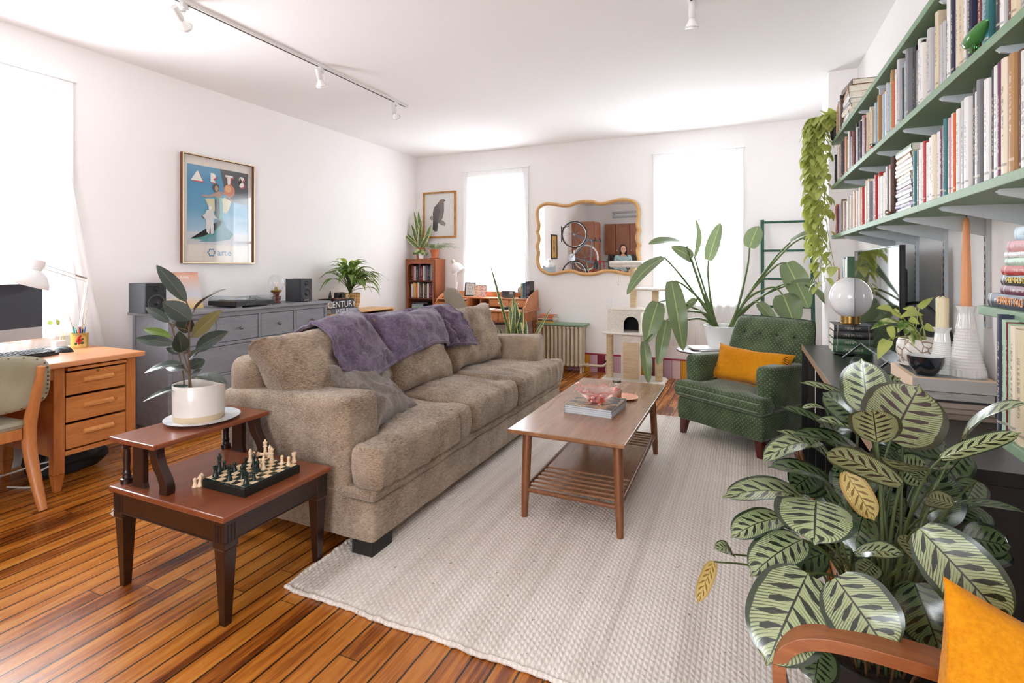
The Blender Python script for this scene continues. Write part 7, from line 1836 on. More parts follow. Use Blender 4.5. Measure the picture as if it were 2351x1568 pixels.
# globe lamp on a pile of books at the far end
z = uz+0.0005
for k, (c, th) in enumerate((('green', 0.045), ('green', 0.042), ('black', 0.044), ('charcoal', 0.042))):
    flat_book(0.600+0.002*k, 3.915, z, 0.21, th, 0.20, c, ['lower green book at the bottom of the pile under the globe lamp', 'upper green book in the pile under the globe lamp', 'black book in the pile under the globe lamp', 'charcoal book on top of the pile, touching the globe lamp'][k], 'books piled under the globe lamp', face='-y'); z += th+0.0006
t = thing('globe_table_lamp', 'white glass globe lamp with brass base on a pile of books', 'lamp', (0.60, 3.91, z))
MB().lathe([(0, 0), (0.052, 0), (0.053, 0.003), (0.05, 0.006), (0.05, 0.05), (0.046, 0.053), (0, 0.053)], 32).build('base', pm('brushed_brass', (176, 140, 78), 0.3, 0.9), t)
MB().ball((0, 0, 0.165), (0.116, 0.116, 0.129), 40, 28).build('globe', pm('opal_glass', (250, 250, 252), 0.12, coat=0.4, Subsurface_Weight=0.2), t)
# remotes and a dish
t = thing('remote_control', 'grey remote control on the black unit before the book pile', 'remote control', on(1965, 832, 'Z', uz+0.0005), R(-14))
MB().box(-0.022, 0.022, -0.085, 0.085, 0, 0.016).build('body', pm('remote_grey', (120, 124, 132), 0.35), t, bev=0.004)
m = MB()
for a in range(3):
    for b in range(6): m.box(-0.014+a*0.011, -0.007+a*0.011, -0.06+b*0.02, -0.052+b*0.02, 0.016, 0.0175)
m.build('button_grid', M_kb, t)
o = MB().lathe([(0, 0), (0.05, 0), (0.058, 0.006), (0.056, 0.008), (0, 0.004)], 28).build('black_dish', M_kb); tag(o, 'small round black dish in front of the book pile', 'dish'); o.location = on(1938, 813, 'Z', uz+0.0005)
# small shelf with books and a pepper mill behind the globe lamp
wshelf(1.10, 4.06, 4.50, 'small sage green wall shelf behind the globe lamp', xf=0.585)
row = Row('on the small shelf behind the globe lamp', 'far end'); y = 4.36
for c, th, h in (('navy', 0.02, 0.25), ('pale blue', 0.02, 0.26), ('pale green', 0.024, 0.25), ('green', 0.022, 0.255), ('blue', 0.018, 0.25), ('white', 0.024, 0.25), ('cream', 0.018, 0.25), ('dark red', 0.014, 0.255), ('white', 0.028, 0.26), ('green', 0.02, 0.265)):
    book((0.625, y-th/2, 1.1005), th-0.001, h, 0.16, c, row(c), 'books on the small shelf behind the globe lamp', pages=False); y -= th
t = thing('pepper_mill', 'turned wooden pepper mill in front of the books behind the globe lamp', 'pepper mill', (0.603, 4.37, 1.1005))
MB().lathe([(0, 0), (0.017, 0), (0.017, 0.01), (0.010, 0.03), (0.012, 0.05), (0.017, 0.066), (0.018, 0.085), (0.016, 0.10), (0.006, 0.102), (0.005, 0.16), (0.004, 0.185), (0, 0.187)], 18).build('turned_body', wood('light_turned_wood', (168, 112, 60), (196, 142, 86), (3, 3, 3), 8, 0.35), t)
t = thing('red_figure', 'small red and white figure on the shelf behind the globe lamp', 'figurine', (0.602, 4.14, 1.1005))
MB().ball((0, 0, 0.018), (0.012, 0.014, 0.018), 12, 8).build('body', pm('figure_red', (200, 36, 40), 0.4), t); MB().ball((0, 0, 0.046), (0.011, 0.012, 0.013), 12, 8).build('head', pm('figure_white', (236, 230, 226), 0.4), t); MB().lathe([(0.0125, 0), (0.010, 0.01), (0, 0.024)], 14, (0, 0, 0.054)).build('cap', pm('figure_red', (200, 36, 40), 0.4), t)

# pile of flat boxes and large books near its middle, with candles, cup and plant on it
M_birch = wood('birch_ply', (214, 182, 150), (230, 204, 176), (9, 1.3, 9), 2, 0.45)
bx_ = (0.545, 0.785, 2.31, 2.62)
z = uz+0.0005; labs = ['lowest large grey-edged book in the pile under the candlesticks', 'second large grey-edged book up in the pile under the candlesticks', 'tan-edged box book low in the pile under the candlesticks', 'thin dark box in the pile under the candlesticks', 'large book with striped grey page edges under the birch box']
for k, (th, c1, c2) in enumerate(((0.020, (120, 104, 92), (150, 132, 116)), (0.018, (138, 122, 108), (164, 148, 134)), (0.020, (150, 134, 120), (170, 154, 140)), (0.006, (40, 38, 38), (60, 56, 54)), (0.030, (150, 144, 140), (176, 170, 164)))):
    cx_, cy_ = (bx_[0]+bx_[1])/2, (bx_[2]+bx_[3])/2
    t = thing('large_book', labs[k], 'book', (cx_, cy_, z), R((1, -1, 2, 0, -1)[k]), 'large books piled under the candlesticks')
    a, b = (bx_[1]-bx_[0])/2-0.004, (bx_[3]-bx_[2])/2-0.003
    MB().box(-a+0.004, a-0.002, -b, b, 0.0022, th-0.0022).build('pages', mottled('old_page_edges_%d' % k, c1, c2, 30, 0.8, stretch=(1, 1, 8)), t)
    MB().box(-a, a, -b, b, 0, 0.002).box(-a, a, -b, b, th-0.002, th).box(-a, -a+0.003, -b, b, 0.002, th-0.002).build('cover', pm('old_cover_%d' % k, [(96, 82, 72), (112, 98, 88), (128, 112, 98), (36, 34, 34), (60, 58, 58)][k], 0.6), t)
    z += th+0.0004
t = thing('birch_box', 'flat pale birch box on top of the pile, under the candlesticks', 'box', ((bx_[0]+bx_[1])/2, (bx_[2]+bx_[3])/2, z))
a, b = (bx_[1]-bx_[0])/2, (bx_[3]-bx_[2])/2; th = 0.046
MB().box(-a, a, -b+0.0025, b, 0, th-0.003).build('box_body', M_birch, t, bev=0.0015)
MB().box(-a+0.002, a, -b, -b+0.0025, 0, th-0.003).build('end_panel', pm('grey_card_panel', (176, 172, 168), 0.6), t)
MB().box(-a, a, -b, b, th-0.003, th).build('lid', M_birch, t)
MB().box(-a+0.018, a-0.018, -b+0.02, b-0.02, th, th+0.0006).build('lid_picture', mottled('lid_print', (70, 74, 72), (150, 150, 146), 10, 0.3), t)
zt = z+th+0.0008
M_milk = pm('milk_glass', (232, 230, 226), 0.18, coat=0.5, Subsurface_Weight=0.1)
M_milkp = M_milk
def milk_vase(label, pos, H, rb, rt, neck, cl, cr, ccol, cname, tip, squat):
    t = thing('milk_glass_vase', label, 'vase', pos, 0, 'milk glass bud vases holding candles')
    def fn(u, v):
        a = 2*PI*u; z_ = H*v
        if v < 0.10: r = rb*(1-0.3*v)
        elif v < 0.88: r = rb*0.97-(rb*0.97-neck)*((v-0.10)/0.78)**0.75
        else: r = neck+(rt-neck)*((v-0.88)/0.12)**1.5
        rel = 0.0
        if v < 0.10: rel = 0.0016*math.cos(22*a)
        elif v < 0.70: rel = 0.0011*math.sin(v*150)+0.0012*math.cos(16*a+v*22)*math.cos(16*a-v*22)
        elif v > 0.9: rel = 0.0015*math.cos(14*a)*(v-0.9)*10
        else: rel = 0.0008*math.cos(18*a)
        return ((r+rel)*math.cos(a), (r+rel)*math.sin(a), z_)
    m = MB().grid(fn, 96, 80); m.lathe([(0, 0), (rb*0.95, 0.0)], 48, capt=False); m.lathe([(neck*0.9, H-0.03), (rt-0.003, H)], 48, capb=True, capt=False)
    m.build('vase_body', M_milk, t)
    c = thing('candle', cname, 'candle', (pos[0], pos[1], pos[2]+H-0.022))
    n_ = 12
    def cf(u, v):
        a = 2*PI*u; r = cr*(1-(0.42 if tip else 0.0)*v**1.3)*(1+(0.05*math.cos(5*a+1)+0.03*math.sin(9*a) if not tip else 0)*(0.4+0.6*v))
        if v > 0.97: r *= (1-v)/0.03*0.6+0.4
        return (r*math.cos(a), r*math.sin(a), cl*v+(0.004*math.sin(3*a) if (not tip and v > 0.99) else 0))
    m = MB().grid(cf, 28, 40); m.lathe([(0, cl*0.992), (cr*(0.24 if tip else 0.5), cl*0.999)], 16, capt=False); m.build('wax', pm('wax_%s' % cname[:6], ccol, 0.4, Subsurface_Weight=0.3), c)
    MB().tube([(0, 0, cl-0.002), (0.001, 0, cl+0.006), (0.003, 0, cl+0.011)], 0.0011, 6).build('wick', M_kb, c)
pA = on(2218, 862, 'Z', zt); fA = -pA.x*_s+pA.y*_c; kA = fA/FPX
milk_vase('taller milk glass vase, front of the pair, holding the orange taper', pA, (862-702)*kA*1.0, 37*kA, 19*kA, 14*kA, (702-498)*kA+0.02, 10.5*kA, (226, 158, 106), 'orange tapered candle in the taller milk glass vase', 1, 0)
pB = on(2163, 856, 'Z', zt); fB = -pB.x*_s+pB.y*_c; kB = fB/FPX
milk_vase('shorter milk glass vase behind the black cup, holding the ivory candle', pB, (856-752)*kB, 27*kB, 17*kB, 13*kB, (752-680)*kB+0.02, 12.0*kB, (226, 214, 178), 'short ivory candle in the shorter milk glass vase', 0, 1)
pC = on(2125, 860, 'Z', zt); kC = (-pC.x*_s+pC.y*_c)/FPX
t = thing('black_cup', 'black cup with pale inside at the corner of the birch box', 'cup', pC)
q = kC
MB().lathe([(0, 0), (18*q, 0), (19*q, 3*q), (30*q, 18*q), (34.5*q, 32*q), (35*q, 43*q), (34*q, 43.5*q)], 36, capt=False).build('cup_body', pm('midnight_glaze', (24, 30, 38), 0.15, coat=0.5), t)
MB().lathe([(34*q, 43.5*q), (33*q, 42*q), (32*q, 32*q), (27*q, 18*q), (14*q, 5*q), (0, 4*q)], 36, capb=False, capt=False).build('cup_inside', pm('pale_glaze', (206, 208, 206), 0.2), t)
# ------------------------------------------------------------------ plants
def cmix(t, *layers):
    c = layers[0]
    for f, k in layers[1:]: c = t.mix(f, c, k)
    return c
def sstep(t, a, b, x):
    nd = t.n('ShaderNodeMapRange'); nd.interpolation_type = 'SMOOTHSTEP'
    for i, q in enumerate((x, a, b)): t.put(nd.inputs[i], q)
    return nd.outputs[0]
def calathea(light, dark, edge):
    def b(t, u, v):
        av = t.math('ABSOLUTE', v); w_ = t.math('SUBTRACT', u, t.math('MULTIPLY', av, 0.22))
        side = t.math('MULTIPLY', t.math('SIGN', v), 0.25)
        ph = t.math('ADD', t.math('MULTIPLY', w_, 7.0), side)
        tri = t.math('ABSOLUTE', t.math('SUBTRACT', t.math('FRACT', ph), 0.5))
        alt = t.math('FRACT', t.math('MULTIPLY', t.math('FLOOR', ph), 0.5))
        big = t.math('MULTIPLY', t.math('LESS_THAN', tri, t.math('SUBTRACT', 0.26, t.math('MULTIPLY', t.math('ABSOLUTE', t.math('SUBTRACT', av, 0.36)), 0.62))), t.math('LESS_THAN', av, t.math('ADD', 0.56, t.math('MULTIPLY', alt, 0.5))))
        fine = t.math('LESS_THAN', t.math('ABSOLUTE', t.math('SUBTRACT', t.math('FRACT', t.math('MULTIPLY', w_, 30.0)), 0.5)), t.math('ADD', 0.03, t.math('MULTIPLY', av, 0.22)))
        rim = t.math('GREATER_THAN', t.math('ADD', av, t.math('MULTIPLY', t.noise(t.coord('Object'), 40, 2), 0.12)), 0.90)
        mid = t.math('LESS_THAN', av, 0.028)
        f = t.math('MAXIMUM', t.math('MAXIMUM', big, t.math('MULTIPLY', fine, 0.8)), t.math('MAXIMUM', mid, rim))
        col = t.mix(f, rgba(light), rgba(dark)); col = t.mix(t.math('MULTIPLY', rim, 0.8), col, rgba(edge))
        return col
    return b
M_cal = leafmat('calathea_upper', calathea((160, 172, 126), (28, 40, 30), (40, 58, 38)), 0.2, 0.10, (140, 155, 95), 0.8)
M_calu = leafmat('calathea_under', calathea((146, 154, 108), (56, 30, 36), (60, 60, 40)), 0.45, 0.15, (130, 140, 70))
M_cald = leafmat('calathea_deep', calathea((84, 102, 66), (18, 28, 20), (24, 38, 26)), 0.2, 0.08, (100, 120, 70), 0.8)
M_caly = leafmat('calathea_yellowing', calathea((214, 196, 122), (128, 92, 40), (190, 150, 84)), 0.5, 0.3, (220, 180, 80))
M_stem = pm('stem_green', (74, 86, 44), 0.5); M_stemb = pm('stem_brown', (104, 74, 44), 0.6)
M_soil = mottled('potting_soil', (36, 26, 20), (70, 52, 40), 60, 0.95, 0.5, 120)
def potted(t, c, rb, rt, h, mat, sx=1, sy=1, lip=0.0, lh=0.0):
    MB().lathe(pot_prof(rb, rt, h, 0.007, lip, lh), 40, c, capt=False, sx=sx, sy=sy).build('pot', mat, t, world=True)
    MB().lathe([(rt-0.010, h-0.034), (0, h-0.028)], 32, c, capb=False, capt=False, sx=sx, sy=sy).build('soil', M_soil, t, world=True)
EYE_V = Vector((0, 0, EYE))
def face_cam(p, up=0.3, away=False):
    d = (EYE_V-Vector(p)).normalized(); d = -d if away else d
    return d+Vector((0, 0, up))

pc_ = Vector((0.27, 1.455, 0.02))
t = thing('foliage_plant', 'big patterned-leaf plant in the foreground by the black shelf unit', 'plant', pc_)
potted(t, pc_+Vector((0, 0, 0.0)), 0.10, 0.135, 0.40, pm('charcoal_pot', (40, 40, 42), 0.6))
Z1 = lambda x, y: (1580+x*0.4898, 800+y*0.4898)
fo = {k: MB() for k in ('u', 'd', 'n', 'y')}; st_mb = MB(); rnd = random.Random(2)
CAL = [ # base x y depth, tip x y depth, width px, kind, attitude, arch, fold
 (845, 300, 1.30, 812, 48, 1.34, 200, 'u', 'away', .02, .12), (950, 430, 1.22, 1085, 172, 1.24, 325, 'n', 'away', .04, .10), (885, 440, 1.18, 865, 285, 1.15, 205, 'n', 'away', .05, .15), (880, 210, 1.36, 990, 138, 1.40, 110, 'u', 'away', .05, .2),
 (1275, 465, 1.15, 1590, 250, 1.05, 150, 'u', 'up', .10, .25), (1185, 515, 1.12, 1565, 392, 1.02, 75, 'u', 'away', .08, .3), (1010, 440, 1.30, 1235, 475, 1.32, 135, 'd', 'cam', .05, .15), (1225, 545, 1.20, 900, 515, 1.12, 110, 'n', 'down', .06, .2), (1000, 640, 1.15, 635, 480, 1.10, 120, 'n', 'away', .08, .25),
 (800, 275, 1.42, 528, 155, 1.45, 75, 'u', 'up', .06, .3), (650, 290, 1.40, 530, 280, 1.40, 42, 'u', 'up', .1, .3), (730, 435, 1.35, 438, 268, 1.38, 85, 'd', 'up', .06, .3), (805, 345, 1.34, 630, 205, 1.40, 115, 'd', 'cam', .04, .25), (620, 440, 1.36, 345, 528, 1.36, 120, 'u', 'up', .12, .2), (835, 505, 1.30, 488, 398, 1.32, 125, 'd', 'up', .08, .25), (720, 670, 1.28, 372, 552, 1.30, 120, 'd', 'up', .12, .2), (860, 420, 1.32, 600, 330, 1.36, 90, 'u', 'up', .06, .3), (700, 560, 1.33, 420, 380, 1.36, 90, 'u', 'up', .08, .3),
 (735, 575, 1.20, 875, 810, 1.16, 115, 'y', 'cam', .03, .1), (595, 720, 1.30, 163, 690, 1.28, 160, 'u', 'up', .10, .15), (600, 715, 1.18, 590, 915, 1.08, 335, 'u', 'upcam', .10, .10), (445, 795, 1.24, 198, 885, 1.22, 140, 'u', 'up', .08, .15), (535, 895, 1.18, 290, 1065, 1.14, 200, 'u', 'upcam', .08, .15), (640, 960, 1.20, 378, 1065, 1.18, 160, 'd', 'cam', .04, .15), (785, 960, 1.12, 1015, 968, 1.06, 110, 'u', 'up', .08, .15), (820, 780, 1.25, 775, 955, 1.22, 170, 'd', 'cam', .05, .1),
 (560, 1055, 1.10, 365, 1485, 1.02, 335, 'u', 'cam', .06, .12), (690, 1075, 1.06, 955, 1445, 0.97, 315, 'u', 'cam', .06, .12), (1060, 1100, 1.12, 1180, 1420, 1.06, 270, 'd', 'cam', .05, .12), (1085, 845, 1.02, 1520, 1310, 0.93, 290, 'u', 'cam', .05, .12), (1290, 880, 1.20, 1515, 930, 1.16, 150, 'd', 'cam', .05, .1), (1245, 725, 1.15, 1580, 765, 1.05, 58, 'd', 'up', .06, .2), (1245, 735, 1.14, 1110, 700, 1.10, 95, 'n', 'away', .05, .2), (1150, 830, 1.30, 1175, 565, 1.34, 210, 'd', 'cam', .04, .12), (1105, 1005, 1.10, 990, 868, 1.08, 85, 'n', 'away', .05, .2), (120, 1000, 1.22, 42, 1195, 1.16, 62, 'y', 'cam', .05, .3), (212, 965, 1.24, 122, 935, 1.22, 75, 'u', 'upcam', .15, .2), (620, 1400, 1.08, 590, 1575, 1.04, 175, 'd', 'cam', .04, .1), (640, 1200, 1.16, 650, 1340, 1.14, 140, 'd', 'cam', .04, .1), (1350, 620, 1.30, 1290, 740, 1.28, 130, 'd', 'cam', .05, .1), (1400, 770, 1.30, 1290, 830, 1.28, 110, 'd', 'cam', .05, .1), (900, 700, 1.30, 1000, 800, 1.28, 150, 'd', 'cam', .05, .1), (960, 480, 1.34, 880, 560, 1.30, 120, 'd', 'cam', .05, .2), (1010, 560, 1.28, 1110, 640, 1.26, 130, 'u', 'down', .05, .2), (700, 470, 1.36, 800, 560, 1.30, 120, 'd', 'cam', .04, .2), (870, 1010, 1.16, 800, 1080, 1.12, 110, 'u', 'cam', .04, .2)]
soil_z = 0.40
for k in range(34):
    x0, y0 = rnd.uniform(560, 1330), rnd.uniform(430, 1010); a = rnd.uniform(0, 2*PI); f1 = rnd.uniform(1.27, 1.42); L_ = rnd.uniform(120, 230)
    CAL.append((x0, y0, f1, x0+L_*math.cos(a), y0+L_*abs(math.sin(a))*rnd.choice((1, 1, -0.7)), f1+rnd.uniform(-.05, .05), rnd.uniform(90, 170), rnd.choice('ddu'), rnd.choice(('cam', 'up', 'cam')), .08, .2))
for bx, by, bd, tx, ty, td, wp, kd, att, ar, fold in CAL:
    b = dep(*Z1(bx, by), bd); e = dep(*Z1(tx, ty), td); mid = (b+e)/2
    nr = {'away': face_cam(mid, 0.2, True), 'cam': face_cam(mid, 0.25), 'up': Vector((0, 0, 1))+0.25*face_cam(mid), 'upcam': Vector((0, 0, 0.9))+face_cam(mid), 'down': Vector((0, 0, -0.6))+face_cam(mid, 0, False)*0.5}[att]
    w_ = wp*0.4898*((bd+td)/2)/FPX*(1.25 if att == 'up' else 1.04)
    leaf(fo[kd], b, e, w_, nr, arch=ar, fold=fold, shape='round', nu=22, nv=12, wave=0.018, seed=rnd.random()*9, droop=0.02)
    a = pc_+Vector((rnd.uniform(-.05, .05), rnd.uniform(-.05, .05), soil_z-0.03)); ctl = Vector(((a.x*0.65+b.x*0.35), (a.y*0.65+b.y*0.35), max(b.z, a.z+0.05)*0.75+0.25*a.z+0.04))
    st_mb.tube(bez(a, ctl, b, 10), [0.0032]*8+[0.0026, 0.0024, 0.0022], 6)
for k in range(40):   # dry stalks round the soil
    a = R(k*47); r_ = 0.02+0.002*k; a0 = pc_+Vector((r_*math.cos(a), r_*math.sin(a), soil_z-0.03)); st_mb.tube([a0, a0+Vector((0.05*math.cos(a), 0.05*math.sin(a), 0.10+0.10*rnd.random()))], [0.003, 0.0015], 5, 1)
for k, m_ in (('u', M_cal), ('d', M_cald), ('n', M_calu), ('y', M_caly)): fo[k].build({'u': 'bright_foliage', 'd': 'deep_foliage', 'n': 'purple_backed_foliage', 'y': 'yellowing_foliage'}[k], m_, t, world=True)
st_mb.build('stems', [M_stem, M_stemb], t, world=True)

# rubber plant on the end table
def rubber(t, u, v):
    av = t.math('ABSOLUTE', v); mid = t.math('LESS_THAN', av, 0.028)
    vein = t.math('LESS_THAN', t.math('ABSOLUTE', t.math('SUBTRACT', t.math('FRACT', t.math('MULTIPLY', t.math('SUBTRACT', u, t.math('MULTIPLY', av, 0.10)), 26.0)), 0.5)), 0.10)
    c = t.mix(t.noise(t.coord('Object'), 12, 3), rgba((38, 48, 44)), rgba((60, 70, 62)))
    c = t.mix(t.math('MULTIPLY', vein, 0.25), c, rgba((84, 102, 84)))
    return t.mix(mid, c, rgba((104, 110, 80)))
M_rub = leafmat('rubber_leaf', rubber, 0.25, 0.02, (70, 84, 62)); M_rubu = leafmat('rubber_leaf_olive', lambda t, u, v: t.mix(t.math('LESS_THAN', t.math('ABSOLUTE', v), 0.04), rgba((104, 96, 60)), rgba((140, 124, 80))), 0.45, 0.1)
M_rubl = leafmat('rubber_leaf_young', lambda t, u, v: t.mix(t.math('LESS_THAN', t.math('ABSOLUTE', v), 0.05), rgba((88, 116, 40)), rgba((130, 150, 70))), 0.3, 0.2)
rc = Vector((-2.248, 1.60, 0.6055))
tp = thing('saucer_plate', 'white blue-veined plate under the tall dark-leaved plant', 'plate', rc)
MB().lathe([(0, 0), (0.075, 0), (0.08, 0.003), (0.152, 0.014), (0.153, 0.0165), (0.08, 0.008), (0, 0.006)], 48).build('dish', mottled('veined_porcelain', (196, 206, 216), (234, 234, 234), 16, 0.2), tp)
rc = rc+Vector((-0.01, -0.01, 0.0065))
t = thing('rubber_plant', 'dark rubber plant in a white pot on the end table upper shelf', 'plant', rc)
MB().lathe([(0, 0), (0.098, 0), (0.101, 0.004), (0.103, 0.032)], 48, rc, capt=False).build('raw_clay_band', pm('raw_clay', (206, 186, 154), 0.7), t, world=True)
MB().lathe([(0.1031, 0.030), (0.105, 0.158), (0.103, 0.162), (0.098, 0.160), (0.096, 0.11)], 48, rc, capb=False, capt=False).build('pot', pm('white_glazed_pot', (226, 222, 216), 0.22, coat=0.4), t, world=True)
MB().lathe([(0.097, 0.115), (0, 0.118)], 32, rc, capb=False, capt=False).build('soil', mottled('pale_soil', (120, 94, 60), (160, 130, 88), 50, 0.95), t, world=True)
Z3 = lambda x, y: (240+x*0.2807, 540+y*0.2807)
f0 = 2.36; rub = {k: MB() for k in 'dol'}
sp_ = [dep(*Z3(x, y), f0) for x, y in ((700, 1290), (695, 1130), (690, 950), (692, 780), (705, 640), (680, 575), (665, 530))]
sm_ = MB().tube(catmull(sp_, 6), [0.0062-0.00009*i for i in range(37)], 10); sm_.tube(catmull([dep(*Z3(x, y), f0-0.03) for x, y in ((715, 1280), (690, 1120), (655, 1000), (640, 950))], 6), 0.0028, 8); sm_.tube(catmull([dep(*Z3(x, y), f0+0.03) for x, y in ((650, 1280), (645, 1150), (600, 930), (555, 760), (530, 715))], 6), 0.0032, 8)
for bx, by, tx, ty, wp, kd, dd, att in ((670, 545, 425, 244, 112, 'd', 0.04, 'cam'), (735, 612, 996, 442, 100, 'd', -.05, 'up'), (700, 692, 474, 545, 150, 'd', -.06, 'cam'), (718, 832, 962, 612, 112, 'o', -.06, 'cam'), (528, 715, 338, 588, 78, 'd', .05, 'cam'), (690, 672, 645, 800, 135, 'd', .04, 'cam'), (545, 832, 318, 768, 72, 'l', .04, 'cam'), (575, 892, 246, 846, 92, 'd', .0, 'cam'), (632, 955, 608, 785, 112, 'd', -.09, 'cam'), (605, 972, 503, 922, 46, 'd', 0, 'cam'), (745, 935, 1012, 788, 125, 'd', -.08, 'cam'), (690, 1012, 792, 935, 60, 'd', -.1, 'cam'), (640, 1052, 322, 1130, 90, 'd', -.06, 'up'), (690, 1085, 822, 1020, 95, 'd', .08, 'cam'), (655, 1098, 500, 1075, 80, 'd', .06, 'cam'), (720, 1160, 1008, 1218, 95, 'd', -.08, 'up'), (695, 1230, 314, 1362, 62, 'd', -.10, 'up'), (720, 1132, 796, 1100, 36, 'd', -.02, 'cam'), (665, 690, 565, 760, 46, 'd', .08, 'up')):
    b = dep(*Z3(bx, by), f0+dd*0.3); e = dep(*Z3(tx, ty), f0+dd); mid = (b+e)/2
    nr = face_cam(mid, 0.35) if att == 'cam' else Vector((0, 0, 1))+0.45*face_cam(mid)
    leaf(rub[kd], b, e, wp*0.2807*f0/FPX*(1.35 if att == 'up' else 1.05), nr, arch=0.07 if att == 'up' else 0.04, fold=0.22, shape='oval', nu=18, nv=8, seed=bx)
    q = min(sp_, key=lambda p: (p-b).length+0.5*max(0, p.z-b.z)); q = Vector((q.x, q.y, min(q.z, b.z+0.01)))
    sm_.tube([q, (q+b)/2+Vector((0, 0, -0.006)), b], [0.0022, 0.002, 0.0018], 6)
rub['d'].build('foliage', M_rub, t, world=True); rub['o'].build('olive_leaf_back', M_rubu, t, world=True); rub['l'].build('young_leaf', M_rubl, t, world=True); sm_.build('stems', pm('rubber_bark', (92, 70, 48), 0.6), t, world=True)

# bird-of-paradise plant by the right window
def banana(t, u, v):
    av = t.math('ABSOLUTE', v); n_ = t.math('FRACT', t.math('MULTIPLY', t.math('SUBTRACT', u, t.math('MULTIPLY', av, 0.06)), 34.0))
    c = t.mix(t.noise(t.coord('Object'), 5, 3), rgba((84, 102, 74)), rgba((114, 130, 98)))
    c = t.mix(t.math('MULTIPLY', t.math('LESS_THAN', n_, 0.3), 0.2), c, rgba((60, 88, 52)))
    return t.mix(t.math('LESS_THAN', av, 0.05), c, rgba((164, 176, 116)))
M_ban = leafmat('broad_leaf_green', banana, 0.3, 0.28, (170, 184, 124))
bp = Vector((-0.205, 5.40, 0))
t = thing('bird_of_paradise', 'large broad-leaved plant in a white pot by the right window', 'plant', bp)
potted(t, bp+Vector((0, 0, 0.36)), 0.105, 0.172, 0.375, pm('white_planter', (232, 232, 230), 0.4))
so = thing('plant_stool', 'low wooden stool under the white planter behind the round table', 'stool', bp)
MB().lathe([(0, 0.334), (0.15, 0.334), (0.155, 0.345), (0.15, 0.3595), (0, 0.3595)], 32).build('seat', M_wal2, so)
for k in range(4): a = R(45+90*k); MB().tube([(0.15*math.cos(a), 0.15*math.sin(a), 0), (0.11*math.cos(a), 0.11*math.sin(a), 0.336)], [0.011, 0.015], 10).build('leg', M_wal2, so)
Z7 = lambda x, y: (1420+x*0.3827, 480+y*0.3827)
fm, sm_ = MB(), MB()
BOP = [((600, 690), (520, 500), 4.95, 455, 285, 5.0, 462, 58, 5.05, 46, 'side'), ((610, 695), (535, 520), 4.95, 540, 308, 4.98, 612, 84, 5.02, 82, 'cam'), ((590, 690), (520, 560), 4.9, 410, 225, 4.75, 180, 212, 4.6, 70, 'up'), ((595, 690), (510, 520), 4.9, 440, 300, 4.85, 315, 225, 4.7, 80, 'cam'), ((585, 695), (500, 540), 4.85, 275, 290, 4.65, 50, 512, 4.45, 66, 'up'), ((600, 700), (470, 480), 4.85, 318, 432, 4.6, 388, 850, 4.45, 120, 'cam'), ((590, 700), (430, 540), 4.85, 236, 560, 4.55, 165, 805, 4.45, 125, 'cam'), ((600, 705), (470, 560), 4.85, 290, 668, 4.5, 236, 935, 4.4, 85, 'cam'), ((610, 710), (400, 610), 4.85, 155, 795, 4.35, 180, 1045, 4.3, 70, 'cam'), ((600, 700), (520, 560), 4.9, 465, 540, 4.85, 380, 615, 4.8, 44, 'cam'),
 ((680, 700), (760, 480), 4.9, 786, 232, 4.9, 838, 102, 4.95, 105, 'cam'), ((690, 700), (820, 420), 4.9, 1030, 200, 4.6, 1245, 142, 4.4, 80, 'up'), ((690, 705), (850, 380), 4.85, 1008, 322, 4.65, 1140, 595, 4.55, 150, 'cam'), ((695, 705), (860, 490), 4.85, 1030, 448, 4.55, 1220, 462, 4.4, 62, 'up'), ((690, 708), (840, 420), 4.85, 985, 512, 4.6, 1058, 700, 4.5, 165, 'cam'), ((680, 705), (770, 560), 4.9, 840, 562, 4.75, 948, 690, 4.65, 70, 'cam'), ((690, 700), (930, 420), 4.8, 1150, 472, 4.5, 1255, 590, 4.4, 48, 'up'), ((690, 700), (880, 330), 4.85, 1110, 170, 4.6, 1210, 210, 4.5, 40, 'cam')]
for (s0, s1, sd_, bx, by, bd, tx, ty, td, wp, att) in BOP:
    root = Vector((bp.x+(s0[0]-640)*0.0012, bp.y, 0.69)); b = dep(*Z7(bx, by), bd); e = dep(*Z7(tx, ty), td); c1 = dep(*Z7(*s1), sd_)
    sm_.tube(catmull([root, root*0.4+c1*0.6, c1*0.45+b*0.55, b], 8), [0.0125]*6+[0.011]*6+[0.009]*6+[0.007]*7, 8)
    mid = (b+e)/2; nr = {'cam': face_cam(mid, 0.3), 'up': Vector((0, 0, 1))+0.5*face_cam(mid), 'side': Vector((0.7, -0.4, 0.1))}[att]
    leaf(fm, b, e, wp*0.3827*((bd+td)/2)/FPX*(1.3 if att == 'up' else 0.95), nr, arch=0.10, fold=0.30 if wp < 100 else 0.18, shape='paddle', nu=24, nv=10, wave=0.03, seed=bx*0.1, twist=0.25)
fm.build('foliage', M_ban, t, world=True); sm_.build('stems', pm('broad_stem', (96, 118, 66), 0.45), t, world=True)

